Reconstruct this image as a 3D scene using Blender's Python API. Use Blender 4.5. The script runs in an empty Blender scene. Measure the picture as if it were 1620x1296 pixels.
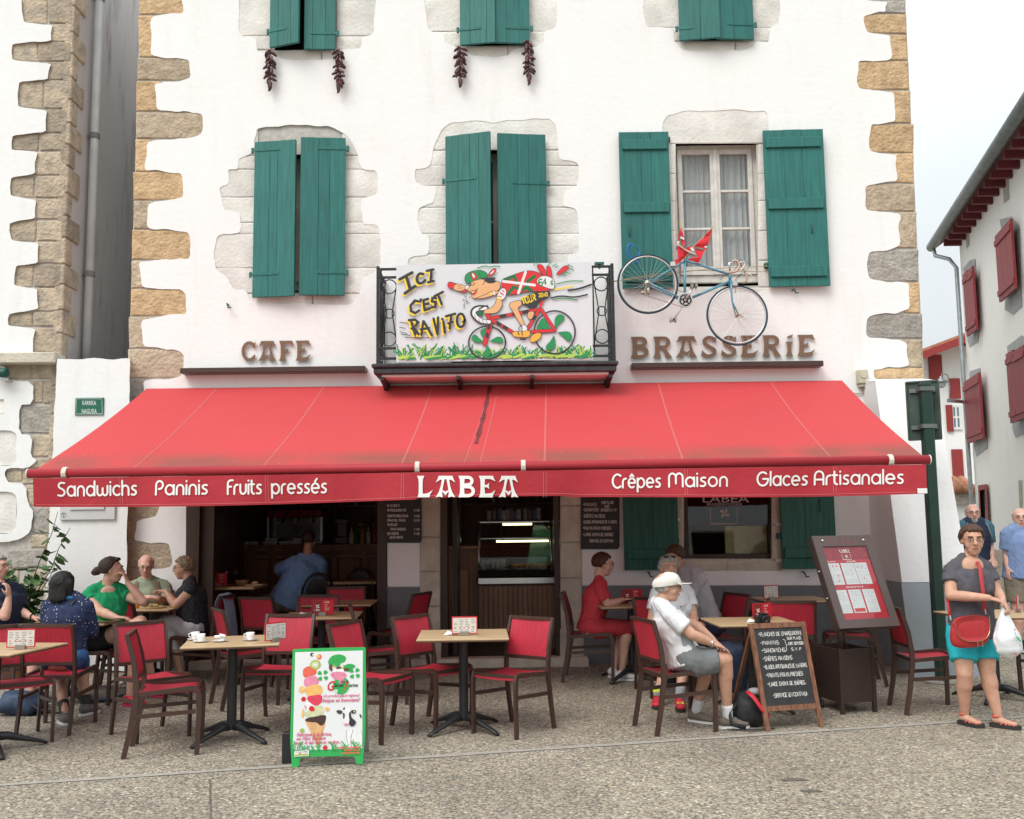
import bpy, bmesh, math, random
import numpy as np
from mathutils import Vector, Matrix, noise
from mathutils.geometry import tessellate_polygon
R=math.radians; PI=math.pi
random.seed(7)
S=bpy.context.scene
COL=S.collection
# ---------------- camera, world, sun, exposure ----------------
PITCH=6.5; ROLL=0.72; FPX=1575.0
cam=bpy.data.cameras.new('camera'); camo=bpy.data.objects.new('camera',cam); COL.objects.link(camo)
cam.sensor_width=36; cam.lens=35; cam.clip_end=3000; cam.clip_start=.05
RM=Matrix.Rotation(R(90+PITCH),4,'X')@Matrix.Rotation(R(-ROLL),4,'Z')
CP=Vector((0,0,1.6))
camo.matrix_world=Matrix.Translation(CP)@RM
S.camera=camo
R3=RM.to_3x3()
W=bpy.data.worlds.new('World'); S.world=W; W.use_nodes=True
nt=W.node_tree; nt.nodes.clear()
wo=nt.nodes.new('ShaderNodeOutputWorld'); bg=nt.nodes.new('ShaderNodeBackground')
sk=nt.nodes.new('ShaderNodeTexSky'); sk.sky_type='NISHITA'; sk.sun_disc=False
SUN_EL=50; SUN_ROT=200
sk.sun_elevation=R(SUN_EL); sk.sun_rotation=R(SUN_ROT); sk.air_density=1; sk.dust_density=3; sk.ozone_density=1
hs=nt.nodes.new('ShaderNodeHueSaturation'); hs.inputs['Saturation'].default_value=.35
# an overcast sheet of cloud lies over the blue sky
tc=nt.nodes.new('ShaderNodeTexCoord'); nz=nt.nodes.new('ShaderNodeTexNoise'); nz.inputs['Scale'].default_value=2.2; nz.inputs['Detail'].default_value=5
mp=nt.nodes.new('ShaderNodeMapping'); mp.inputs['Scale'].default_value=(1,1,2.5)
cr=nt.nodes.new('ShaderNodeValToRGB'); cr.color_ramp.elements[0].position=.3; cr.color_ramp.elements[0].color=(8.2,8.75,9.0,1)
cr.color_ramp.elements[1].position=.75; cr.color_ramp.elements[1].color=(9.6,10.1,10.25,1)
mx=nt.nodes.new('ShaderNodeMixRGB'); mx.inputs[0].default_value=.85
L=nt.links.new
L(tc.outputs['Generated'],mp.inputs[0]); L(mp.outputs[0],nz.inputs[0]); L(nz.outputs[0],cr.inputs[0])
L(sk.outputs[0],hs.inputs['Color']); L(hs.outputs[0],mx.inputs[1]); L(cr.outputs[0],mx.inputs[2]); L(mx.outputs[0],bg.inputs[0]); L(bg.outputs[0],wo.inputs[0])
bg.inputs[1].default_value=.093
# an overcast sky is brighter overhead than at the horizon (standard overcast luminance)
sx=nt.nodes.new('ShaderNodeSeparateXYZ'); L(tc.outputs['Generated'],sx.inputs[0])
ma_=nt.nodes.new('ShaderNodeMath'); ma_.operation='MULTIPLY_ADD'; ma_.use_clamp=False; ma_.inputs[1].default_value=.95; ma_.inputs[2].default_value=.54; L(sx.outputs[2],ma_.inputs[0])
mxx=nt.nodes.new('ShaderNodeMath'); mxx.operation='MAXIMUM'; mxx.inputs[1].default_value=.5; L(ma_.outputs[0],mxx.inputs[0])
vm=nt.nodes.new('ShaderNodeVectorMath'); vm.operation='SCALE'; L(mx.outputs[0],vm.inputs[0]); L(mxx.outputs[0],vm.inputs['Scale']); L(vm.outputs[0],bg.inputs[0])
sl=bpy.data.lights.new('sun','SUN'); so=bpy.data.objects.new('sun',sl); COL.objects.link(so)
sl.energy=1.4; sl.angle=R(32); sl.color=(1,.96,.9)
_el=R(SUN_EL); sd=Vector((-.6*math.cos(_el),-.8*math.cos(_el),math.sin(_el))).normalized()
so.rotation_euler=sd.to_track_quat('Z','Y').to_euler()
S.view_settings.view_transform='Standard'; S.view_settings.look='None'; S.view_settings.exposure=.60; S.view_settings.gamma=1
S.render.engine='CYCLES'; S.cycles.max_bounces=8

# ---------------- helpers ----------------
def ray(px,py): return (R3@Vector(((px-810)/FPX,-(py-648)/FPX,-1))).normalized()
def at(px,py,Y):
    d=ray(px,py); t=Y/d.y; return CP+d*t
def hit(px,py,P0,N):
    d=ray(px,py); t=(P0-CP).dot(N)/d.dot(N); return CP+d*t
def gz(x,y):
    if y<8: z=0
    elif y<11: z=.025*(y-8)
    else: z=.075+.14*(y-11) if x>0 else .075+.03*(y-11)
    return min(z,1.0)
def gp(px,py):
    y=8
    d=ray(px,py)
    for _ in range(30):
        z=gz(1,y); t=(z-CP.z)/d.z; y=.5*y+.5*d.y*t
    p=CP+d*(y/d.y); p.z=gz(p.x,p.y); return p
def gzp(x,y,z=0): return Vector((x,y,gz(x,y)+z))

MATS={}
def mat(name,col,rough=.75,metal=0,var=.12,vs=6,bump=0,bs=40,col2=None,mixs=None,rnd=0,spec=.4,emit=None,alpha=None,trans=0,coat=0,stretch=(1,1,1),sheen=0,bd=.01,det=6):
    if name in MATS: return MATS[name]
    m=bpy.data.materials.new(name); m.use_nodes=True; n=m.node_tree; l=n.links.new
    b=n.nodes['Principled BSDF']; b.inputs['Roughness'].default_value=rough; b.inputs['Metallic'].default_value=metal
    b.inputs['Specular IOR Level'].default_value=spec
    c=(*col,1); b.inputs['Base Color'].default_value=c
    if coat: b.inputs['Coat Weight'].default_value=coat
    if sheen: b.inputs['Sheen Weight'].default_value=sheen
    if trans: b.inputs['Transmission Weight'].default_value=trans
    t=n.nodes.new('ShaderNodeTexCoord'); mpn=n.nodes.new('ShaderNodeMapping'); mpn.inputs['Scale'].default_value=stretch
    l(t.outputs['Object'],mpn.inputs[0])
    if var or rnd:
        z=n.nodes.new('ShaderNodeTexNoise'); z.inputs['Scale'].default_value=vs; z.inputs['Detail'].default_value=det; l(mpn.outputs[0],z.inputs[0])
        r=n.nodes.new('ShaderNodeValToRGB'); r.color_ramp.elements[0].position=.3; r.color_ramp.elements[1].position=.7
        a=col2 or tuple(x*(1-var) for x in col); d=tuple(min(1,x*(1+var)) for x in col)
        r.color_ramp.elements[0].color=(*a,1); r.color_ramp.elements[1].color=(*d,1); l(z.outputs[0],r.inputs[0])
        src=r.outputs[0]
        if rnd:
            oi=n.nodes.new('ShaderNodeObjectInfo'); h=n.nodes.new('ShaderNodeHueSaturation')
            ma=n.nodes.new('ShaderNodeMapRange'); ma.inputs[3].default_value=1-rnd; ma.inputs[4].default_value=1+rnd
            l(oi.outputs['Random'],ma.inputs[0]); l(ma.outputs[0],h.inputs['Value']); l(src,h.inputs['Color']); src=h.outputs[0]
        l(src,b.inputs['Base Color'])
    if bump:
        z2=n.nodes.new('ShaderNodeTexNoise'); z2.inputs['Scale'].default_value=bs; z2.inputs['Detail'].default_value=5; l(mpn.outputs[0],z2.inputs[0])
        bp=n.nodes.new('ShaderNodeBump'); bp.inputs['Strength'].default_value=bump; bp.inputs['Distance'].default_value=bd
        l(z2.outputs[0],bp.inputs['Height']); l(bp.outputs[0],b.inputs['Normal'])
    if emit:
        b.inputs['Emission Color'].default_value=(*emit[0],1); b.inputs['Emission Strength'].default_value=emit[1]
    MATS[name]=m; return m

SPLIT={'shutter_stay','stripe','strap','grey_plinth','opening_frame','door_frame','glass_frame','dark_backing','light_tube','floor_slab','shelf','lens','laces','spokes_','screw_cap','door_step'}
ORD='first second third fourth fifth sixth seventh eighth ninth tenth eleventh twelfth thirteenth fourteenth'.split()
class MB:
    def __init__(s): s.v=[]; s.f=[]; s.m=[]; s.cur=0
    def add(s,vs,fs):
        o=len(s.v); s.v+= [tuple(v) for v in vs]; s.f+=[tuple(i+o for i in f) for f in fs]; s.m+=[s.cur]*len(fs); return s
    def box(s,a,b,bev=0):
        x0,y0,z0=[min(a[i],b[i]) for i in range(3)]; x1,y1,z1=[max(a[i],b[i]) for i in range(3)]
        if not bev:
            return s.add([(x0,y0,z0),(x1,y0,z0),(x1,y1,z0),(x0,y1,z0),(x0,y0,z1),(x1,y0,z1),(x1,y1,z1),(x0,y1,z1)],
             [(0,3,2,1),(4,5,6,7),(0,1,5,4),(1,2,6,5),(2,3,7,6),(3,0,4,7)])
        e=bev; X=(x0,x1);Y=(y0,y1);Z=(z0,z1); vs=[];idx={}
        for i in (0,1):
            for j in (0,1):
                for k in (0,1):
                    sx,sy,sz=(1,-1)[i],(1,-1)[j],(1,-1)[k]
                    for ax in range(3):
                        p=[X[i]+sx*e,Y[j]+sy*e,Z[k]+sz*e]; p[ax]=(X[i],Y[j],Z[k])[ax]
                        idx[i,j,k,ax]=len(vs); vs.append(tuple(p))
        F=[]
        def q(*a): F.append(tuple(idx[t] for t in a))
        for ax in range(3):
            o=[t for t in range(3) if t!=ax]
            for sd_ in (0,1):
                c=[]
                for u,w in ((0,0),(1,0),(1,1),(0,1)):
                    t=[0,0,0]; t[ax]=sd_; t[o[0]]=u; t[o[1]]=w; c.append((*t,ax))
                if (sd_==0)!=(ax==1): c=c[::-1]
                q(*c)
        for ax in range(3):
            o=[t for t in range(3) if t!=ax]
            for u in (0,1):
                for w in (0,1):
                    t0=[0,0,0];t0[ax]=0;t0[o[0]]=u;t0[o[1]]=w;t1=list(t0);t1[ax]=1
                    q((*t0,o[0]),(*t1,o[0]),(*t1,o[1]),(*t0,o[1]))
        for i in (0,1):
            for j in (0,1):
                for k in (0,1): q((i,j,k,0),(i,j,k,1),(i,j,k,2))
        return s.add(vs,F)
    def obox(s,c,ax,ay,az):   # oriented box: centre, three half-extent vectors
        c=Vector(c);ax=Vector(ax);ay=Vector(ay);az=Vector(az)
        vs=[c+i*ax+j*ay+k*az for k in(-1,1) for i,j in((-1,-1),(1,-1),(1,1),(-1,1))]
        return s.add(vs,[(0,3,2,1),(4,5,6,7),(0,1,5,4),(1,2,6,5),(2,3,7,6),(3,0,4,7)])
    def bar(s,p,q,w,h,up=(0,0,1)):
        p=Vector(p);q=Vector(q);d=(q-p); u=Vector(up)
        sx=d.cross(u); 
        if sx.length<1e-6: sx=d.cross(Vector((1,0,0)))
        sx.normalize(); u=sx.cross(d).normalized()
        return s.obox((p+q)/2,d/2,sx*w/2,u*h/2)
    def tube(s,pts,r,n=8,cap=True,flat=None,closed=False):
        pts=[Vector(p) for p in pts]; N=len(pts)
        rs=r if isinstance(r,(list,tuple)) else [r]*N
        prev=None; vs=[]
        for i,p in enumerate(pts):
            if closed: t=pts[(i+1)%N]-pts[i-1]
            else: t=(pts[min(i+1,N-1)]-pts[max(i-1,0)])
            if t.length<1e-9: t=Vector((0,0,1))
            t.normalize()
            if flat is not None: a=Vector(flat)-t*t.dot(Vector(flat)); 
            elif prev is None: a=Vector((0,0,1)) if abs(t.z)<.9 else Vector((1,0,0)); a=a-t*t.dot(a)
            else: a=prev-t*t.dot(prev)
            a.normalize(); prev=a; b=t.cross(a)
            ra,rb=(rs[i] if isinstance(rs[i],(tuple,list)) else (rs[i],rs[i]))
            for k in range(n):
                th=2*PI*k/n; vs.append(p+a*math.cos(th)*ra+b*math.sin(th)*rb)
        fs=[]
        for i in range(N if closed else N-1):
            j=(i+1)%N
            for k in range(n): fs.append((i*n+k,i*n+(k+1)%n,j*n+(k+1)%n,j*n+k))
        if cap and not closed: fs.append(tuple(range(n))[::-1]); fs.append(tuple((N-1)*n+k for k in range(n)))
        return s.add(vs,fs)
    def sweep(s,pts,w,h,side=(1,0,0)):  # rectangular section sweep, w along side
        pts=[Vector(p) for p in pts]; sd_=Vector(side); vs=[];N=len(pts)
        for i,p in enumerate(pts):
            t=(pts[min(i+1,N-1)]-pts[max(i-1,0)]).normalized(); b=t.cross(sd_).normalized()
            ww=w[i] if isinstance(w,list) else w; hh=h[i] if isinstance(h,list) else h
            for a,c in((-1,-1),(1,-1),(1,1),(-1,1)): vs.append(p+sd_*a*ww/2+b*c*hh/2)
        fs=[(i*4+k,i*4+(k+1)%4,i*4+4+(k+1)%4,i*4+4+k) for i in range(N-1) for k in range(4)]
        fs+=[(3,2,1,0),tuple((N-1)*4+k for k in range(4))]
        return s.add(vs,fs)
    def lathe(s,prof,c=(0,0,0),n=16,axis=2):
        vs=[];
        for r,z in prof:
            for k in range(n):
                a=2*PI*k/n; p=[r*math.cos(a),r*math.sin(a),z]
                if axis==1: p=[p[0],p[2],p[1]]
                if axis==0: p=[p[2],p[0],p[1]]
                vs.append((p[0]+c[0],p[1]+c[1],p[2]+c[2]))
        fs=[(i*n+k,i*n+(k+1)%n,(i+1)*n+(k+1)%n,(i+1)*n+k) for i in range(len(prof)-1) for k in range(n)]
        if prof[0][0]>1e-5: fs.append(tuple(range(n))[::-1])
        if prof[-1][0]>1e-5: fs.append(tuple((len(prof)-1)*n+k for k in range(n)))
        return s.add(vs,fs)
    def ell(s,c,r,rot=None,nu=12,nv=8):
        vs=[];c=Vector(c)
        for i in range(nv+1):
            th=PI*i/nv
            for k in range(nu):
                ph=2*PI*k/nu; p=Vector((r[0]*math.sin(th)*math.cos(ph),r[1]*math.sin(th)*math.sin(ph),r[2]*math.cos(th)))
                if rot is not None: p=rot@p
                vs.append(c+p)
        return s.add(vs,[(i*nu+k,i*nu+(k+1)%nu,(i+1)*nu+(k+1)%nu,(i+1)*nu+k) for i in range(nv) for k in range(nu)])
    def prism(s,poly,f0,f1):  # poly 2D, f0/f1 map (u,v)->3D for the front and back
        n=len(poly); a=[f0(*p) for p in poly]; b=[f1(*p) for p in poly]
        tri=tessellate_polygon([[Vector((p[0],p[1],0)) for p in poly]])
        ar=sum(poly[i-1][0]*poly[i][1]-poly[i][0]*poly[i-1][1] for i in range(n))
        fs=[tuple(t) for t in tri]+[tuple(i+n for i in t)[::-1] for t in tri]+[(i,(i+1)%n,n+(i+1)%n,n+i) for i in range(n)]
        return s.add(a+b,fs)
    def build(s,name,m,parent=None,smooth=False,world=False,auto=None):
        if name in SPLIT and len(s.f):
            par=list(range(len(s.v)))
            def fd(i):
                while par[i]!=i: par[i]=par[par[i]]; i=par[i]
                return i
            for f in s.f:
                for j in f[1:]: par[fd(j)]=fd(f[0])
            gr={}
            for f in s.f: gr.setdefault(fd(f[0]),[]).append(f)
            if len(gr)>1:
                out=[]
                for fs in gr.values():
                    q=MB(); ids=sorted({i for f in fs for i in f}); mp_={i:k for k,i in enumerate(ids)}; q.add([s.v[i] for i in ids],[tuple(mp_[i] for i in f) for f in fs]); out.append(q.build(name,m,parent,smooth,world,auto))
                return out[0]
        me=bpy.data.meshes.new(name); v=s.v
        if world and parent is not None:
            root=parent
            while root.parent: root=root.parent
            M=Matrix.Translation(root.location)@root.rotation_euler.to_matrix().to_4x4(); M=M.inverted()
            v=[tuple(M@Vector(p)) for p in v]
        me.from_pydata(v,[],s.f); 
        ms=m if isinstance(m,(list,tuple)) else [m]
        for x in ms: me.materials.append(x)
        if len(ms)>1: me.polygons.foreach_set('material_index',s.m)
        bm=bmesh.new(); bm.from_mesh(me); bmesh.ops.recalc_face_normals(bm,faces=bm.faces); bm.to_mesh(me); bm.free()
        if smooth: me.polygons.foreach_set('use_smooth',[True]*len(me.polygons))
        if auto: me.set_sharp_from_angle(angle=R(auto))
        o=bpy.data.objects.new(name,me); COL.objects.link(o)
        if parent is not None: o.parent=parent
        return o
def tag(o,label=None,cat=None,group=None,kind=None):
    if label: o['label']=label
    if cat: o['category']=cat
    if group: o['group']=group
    if kind: o['kind']=kind
    return o
def thing(name,label,cat,loc=(0,0,0),rotz=0,group=None,kind=None):
    o=bpy.data.objects.new(name,None); COL.objects.link(o); o.location=loc; o.rotation_euler=(0,0,rotz); o.empty_display_size=.1
    return tag(o,label,cat,group,kind)
def dup(root,loc,rotz,label=None,group=None):
    r=root.copy(); COL.objects.link(r); r.location=loc; r.rotation_euler=(0,0,rotz)
    if label: r['label']=label
    if group: r['group']=group
    def rec(a,b):
        for ch in list(a.children):
            c=ch.copy(); COL.objects.link(c); c.parent=b; rec(ch,c)
    rec(root,r); return r
def inst(o,parent,loc,rot=None,scale=None,name=None):
    c=bpy.data.objects.new(name or o.name.split('.')[0],o.data); COL.objects.link(c); c.parent=parent; c.location=loc
    if rot: c.rotation_euler=rot
    if scale: c.scale=scale
    return c
def chaikin(p,it=2,closed=True,k=.25):
    for _ in range(it):
        q=[]; n=len(p)
        for i in range(n if closed else n-1):
            a=p[i];b=p[(i+1)%n]
            q.append((a[0]*(1-k)+b[0]*k,a[1]*(1-k)+b[1]*k)); q.append((a[0]*k+b[0]*(1-k),a[1]*k+b[1]*(1-k)))
        if not closed: q=[p[0]]+q+[p[-1]]
        p=q
    return p
def rough(p,step=9,amp=1.6,seed=0,closed=True):
    out=[];n=len(p)
    for i in range(n if closed else n-1):
        a=p[i];b=p[(i+1)%n]; d=math.hypot(b[0]-a[0],b[1]-a[1]); k=max(1,int(d/step))
        for j in range(k):
            t=j/k; x=a[0]+(b[0]-a[0])*t; y=a[1]+(b[1]-a[1])*t
            v=noise.noise_vector(Vector((x*.06,y*.06,seed))); out.append((x+v.x*amp*2,y+v.y*amp*2))
    if not closed: out.append(p[-1])
    return out
def inset(p,d):
    n=len(p);out=[]
    A=sum(p[i-1][0]*p[i][1]-p[i][0]*p[i-1][1] for i in range(n)); sg=1 if A>0 else -1
    for i in range(n):
        a=p[i-1];b=p[i];c=p[(i+1)%n]; tx,ty=c[0]-a[0],c[1]-a[1]; L_=math.hypot(tx,ty) or 1
        out.append((b[0]-ty/L_*d*sg,b[1]+tx/L_*d*sg))
    return out
def sheet(mb,outer,holes,fn_front,fn_back,bev=None):
    """flat sheet with holes; loops in 2D, fn maps to 3D"""
    loops=[outer]+holes
    pts=[p for l_ in loops for p in l_]
    tri=tessellate_polygon([[Vector((p[0],p[1],0)) for p in l_] for l_ in loops])
    o=len(mb.v); n=len(pts)
    fs=[tuple(t) for t in tri]
    vs=[fn_front(*p) for p in pts]+[fn_back(*p) for p in pts]
    k=0
    for l_ in loops:
        m_=len(l_)
        for i in range(m_): fs.append((k+i,k+(i+1)%m_,n+k+(i+1)%m_,n+k+i))
        k+=m_
    mb.add(vs,fs)
def pw(Y): return lambda x,y: at(x,y,Y)
# ---- strokes and lettering ----
def ribbon(mb,pts,w,fn,lift=0,rnd=True):
    """2D stroke of width w mapped by fn(u,v,lift)->3D"""
    P=[p for i,p in enumerate(pts) if i==0 or math.hypot(p[0]-pts[i-1][0],p[1]-pts[i-1][1])>1e-6]
    n=len(P)
    if n<2: return
    ws=w if isinstance(w,list) else [w]*n
    if isinstance(w,list) and len(ws)!=n:
        ws=[w[min(len(w)-1,int(i*len(w)/n))] for i in range(n)]
    Lf=[];Rt=[]
    for i in range(n):
        a=P[max(i-1,0)];c=P[min(i+1,n-1)]; tx,ty=c[0]-a[0],c[1]-a[1]; l_=math.hypot(tx,ty) or 1; tx/=l_;ty/=l_; h=ws[i]/2
        if 0<i<n-1:
            ax,ay=P[i][0]-a[0],P[i][1]-a[1]; la=math.hypot(ax,ay) or 1
            cs=max(.5,abs((ax*tx+ay*ty)/la)); h/=cs
        Lf.append((P[i][0]-ty*h,P[i][1]+tx*h)); Rt.append((P[i][0]+ty*h,P[i][1]-tx*h))
    if rnd:
        def capp(c,a,b,k=4):
            out=[]; t0=math.atan2(a[1]-c[1],a[0]-c[0]); r=math.hypot(a[0]-c[0],a[1]-c[1])
            return [(c[0]+r*math.cos(t0+PI*j/k),c[1]+r*math.sin(t0+PI*j/k)) for j in range(1,k)]
        e0=capp(P[0],Lf[0],Rt[0]); e1=capp(P[-1],Rt[-1],Lf[-1])
    else: e0=e1=[]
    o=len(mb.v); vs=[fn(u,v,lift) for u,v in Lf+Rt+e0+e1]
    fs=[(i,i+1,n+i+1,n+i) for i in range(n-1)]
    if e0: fs.append(tuple([0]+[2*n+j for j in range(len(e0))]+[n]))
    if e1: fs.append(tuple([2*n-1]+[2*n+len(e0)+j for j in range(len(e1))]+[n-1]))
    mb.add(vs,fs)
def arc(cx,cy,rx,ry,a0,a1,n=14):
    return [(cx+rx*math.cos(R(a0+(a1-a0)*i/n)),cy+ry*math.sin(R(a0+(a1-a0)*i/n))) for i in range(n+1)]
SF={'A':"00 26 40,12 32",'B':"00 06 36 45 43 33 03,33 42 41 30 00",'C':"45 36 16 05 01 10 30 41",'D':"00 06 26 45 41 20 00",'E':"40 00 06 46,03 33",'F':"00 06 46,03 33",
'G':"45 36 16 05 01 10 30 41 43 23",'H':"00 06,40 46,03 43",'I':"20 26",'J':"46 41 30 10 01",'K':"00 06,46 03 40",'L':"06 00 40",'M':"00 06 23 46 40",'N':"00 06 40 46",
'O':"10 01 05 16 36 45 41 30 10",'P':"00 06 36 45 44 33 03",'Q':"10 01 05 16 36 45 41 30 10,22 40",'R':"00 06 36 45 44 33 03,23 40",'S':"45 36 16 05 04 13 33 42 41 30 10 01",
'T':"20 26,06 46",'U':"06 01 10 30 41 46",'V':"06 20 46",'W':"06 10 23 30 46",'X':"00 46,06 40",'Y':"06 23 46,23 20",'Z':"06 46 00 40",
'0':"10 01 05 16 36 45 41 30 10",'1':"14 26 20",'2':"05 16 36 45 44 00 40",'3':"05 16 36 45 33 42 41 30 10 01",'4':"30 36 02 42",'5':"46 06 03 33 42 41 30 00",'6':"45 36 16 05 01 10 30 41 42 33 13 02",
'7':"06 46 10",'8':"13 04 05 16 36 45 44 33 13 02 01 10 30 41 42 33",'9':"01 10 30 41 45 36 16 05 04 13 33 44",'-':"13 33",'.':"20 21",',':"20 11",'*':"13 23 24 14 13",'}':"16 26 24 33 22 20 10","'":"26 24",'!':"26 22,20 21",':':"21 20,24 23",'?':"05 16 36 45 23 22,20 21"}
ACC={'É':('E',"27 38"),'Ê':('E',"17 28 37"),'È':('E',"28 17"),'Ô':('O',"17 28 37")}
def stroke_text(mb,txt,x,y,h,w,fn,lift=.0005,adv=.86,jit=0,width=None,up=1,rot=0):
    s=h/6; cx=0; n=len(txt)
    if width: adv=width/max(1,n)/ (s*4)
    for k,ch in enumerate(txt):
        if ch==' ': cx+=s*4*adv*.75; continue
        spec=SF.get(ch.upper()); extra=''
        if ch.upper() in ACC: b,extra=ACC[ch.upper()]; spec=SF[b]+','+extra
        if spec:
            for j,pl in enumerate(spec.split(',')):
                pts=[]
                for t in pl.split():
                    u=int(t[0])*s*.82*min(1,adv)+cx; v=int(t[1])*s
                    u+=random.uniform(-jit,jit)*s; v+=random.uniform(-jit,jit)*s
                    c_,s_=math.cos(rot),math.sin(rot)
                    pts.append((x+u*c_-v*s_,y+up*(u*s_+v*c_)))
                ribbon(mb,pts,w,fn,lift+j*.00008,rnd=False)
        cx+=s*4*adv
    return cx
RF={}
def _rf():
    a=arc
    RF['o']=(1,[a(.5,.5,.5,.5,0,360,24)]); RF['a']=(1,[a(.5,.5,.5,.5,0,360,24),[(1,1),(1,0)]])
    RF['n']=(.82,[[(0,0),(0,.6)]+a(.41,.58,.41,.42,180,0)+[(.82,0)]]); RF['d']=(1,[a(.5,.5,.5,.5,0,360,24),[(1,1.5),(1,0)]])
    RF['w']=(1.3,[[(0,1),(0,.4)]+a(.34,.36,.34,.36,180,360)+[(.68,.75)],a(.99,.36,.31,.36,180,360)+[(1.3,1)]])
    RF['i']=(0,[[(0,0),(0,1)],[(0,1.36),(0,1.4)]]); RF['c']=(.8,[a(.5,.5,.5,.5,50,310,20)])
    RF['h']=(.82,[[(0,1.5),(0,0)],[(0,.58)]+a(.41,.58,.41,.42,180,0)+[(.82,0)]])
    sd_=[(.62,.93),(.3,.98),(.08,.82),(.12,.62),(.42,.5),(.62,.36),(.6,.13),(.36,.0),(.02,.06)]
    RF['s']=(.64,[chaikin(sd_,2,False)]); RF['S']=(.9,[chaikin([(p[0]*1.42,p[1]*1.45) for p in sd_],2,False)])
    RF['P']=(.85,[[(0,0),(0,1)]+a(.42,1.02,.42,.42,180,-100,18)]); RF['F']=(.6,[[(0,0),(0,1.05)]+a(.4,1.05,.4,.4,180,90)+[(.72,1.45)],[(0,.78),(.5,.78)]])
    RF['f']=RF['F']; RF['r']=(.5,[[(0,0),(0,.55)]+a(.42,.56,.42,.42,180,80)]); RF['u']=(.82,[[(0,1),(0,.42)]+a(.41,.42,.41,.42,180,360)+[(.82,1)]])
    RF['t']=(.45,[[(0.1,1.4),(.1,.35)]+a(.43,.34,.33,.34,180,270),[(-.12,1),(.45,1)]]); RF['p']=(1,[a(.5,.5,.5,.5,0,360,24),[(0,1),(0,-.45)]])
    e=[[(.04,.5),(.98,.5)],a(.5,.5,.5,.5,0,305,20)]; RF['e']=(1,e); RF['é']=(1,e+[[(.45,1.2),(.72,1.48)]]); RF['ê']=(1,e+[[(.25,1.2),(.5,1.42),(.75,1.2)]])
    RF['C']=(1.15,[a(.72,.72,.72,.73,50,310,20)]); RF['G']=(1.4,[a(.72,.72,.72,.73,50,360,22),[(.75,.72),(1.44,.72)]])
    RF['M']=(1.6,[[(0,0),(0,1.05)]+a(.4,1.03,.4,.42,180,0)+[(.8,.35)],[(.8,1.0)]+a(1.2,1.03,.4,.42,180,0)+[(1.6,0)]]); RF['l']=(0,[[(0,0),(0,1.5)]])
    RF['A']=(1.05,[[(0,0),(0,.92)]+a(.52,.92,.52,.53,180,0)+[(1.05,0)],[(0,.55),(1.05,.55)]])
_rf()
def round_text(mb,txt,x0,x1,y0,xh,fn,w=.2,lift=.0006):
    gap=.36; tot=0
    for ch in txt: tot+= (.55 if ch==' ' else RF[ch][0]+gap)
    tot-=gap; sx=(x1-x0)/tot; cx=0
    for ch in txt:
        if ch==' ': cx+=.55; continue
        wd,st=RF[ch]
        for j,pl in enumerate(st): ribbon(mb,[(x0+(cx+u)*sx,y0+v*xh) for u,v in pl],w*xh,fn,lift+j*.0002)
        cx+=wd+gap
def bfont(mb,txt,x,y,size,fn,lift=.0006,shear=0,bold=0,align='LEFT',width=None):
    cu=bpy.data.curves.new('t','FONT'); cu.body=txt; cu.size=size; cu.shear=shear; cu.offset=bold; cu.align_x=align; cu.resolution_u=2
    ob=bpy.data.objects.new('t',cu); me=ob.to_mesh()
    vs=[(v.co.x,v.co.y) for v in me.vertices]; fs=[tuple(p.vertices) for p in me.polygons]
    if width and vs:
        mxx=max(v[0] for v in vs) or 1; k=width/mxx; vs=[(v[0]*k,v[1]) for v in vs]
    mb.add([fn(x+u,y+v,lift) for u,v in vs],fs)
    ob.to_mesh_clear(); bpy.data.objects.remove(ob); bpy.data.curves.remove(cu)
# Basque display letters as outlines on a 10 x 14 cell (several overlapping flared pieces)
def flare(p,q,w0,w1,wm,n=6):
    px_,py_=p;qx,qy=q;dx,dy=qx-px_,qy-py_;l_=math.hypot(dx,dy);nx,ny=-dy/l_,dx/l_;Lf=[];Rt=[]
    for i in range(n+1):
        t=i/n; k=(2*t-1)**4; w=(wm+( (w0 if t<.5 else w1)-wm)*k)/2
        Lf.append((px_+dx*t+nx*w,py_+dy*t+ny*w)); Rt.append((px_+dx*t-nx*w,py_+dy*t-ny*w))
    return Lf+Rt[::-1]
def band(pts,w):
    n=len(pts);Lf=[];Rt=[]
    for i in range(n):
        a=pts[max(i-1,0)];c=pts[min(i+1,n-1)];tx,ty=c[0]-a[0],c[1]-a[1];l_=math.hypot(tx,ty) or 1
        h=(w[0]+(w[1]-w[0])*i/(n-1))/2 if isinstance(w,tuple) else w/2
        Lf.append((pts[i][0]-ty/l_*h,pts[i][1]+tx/l_*h));Rt.append((pts[i][0]+ty/l_*h,pts[i][1]-tx/l_*h))
    return Lf+Rt[::-1]
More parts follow.
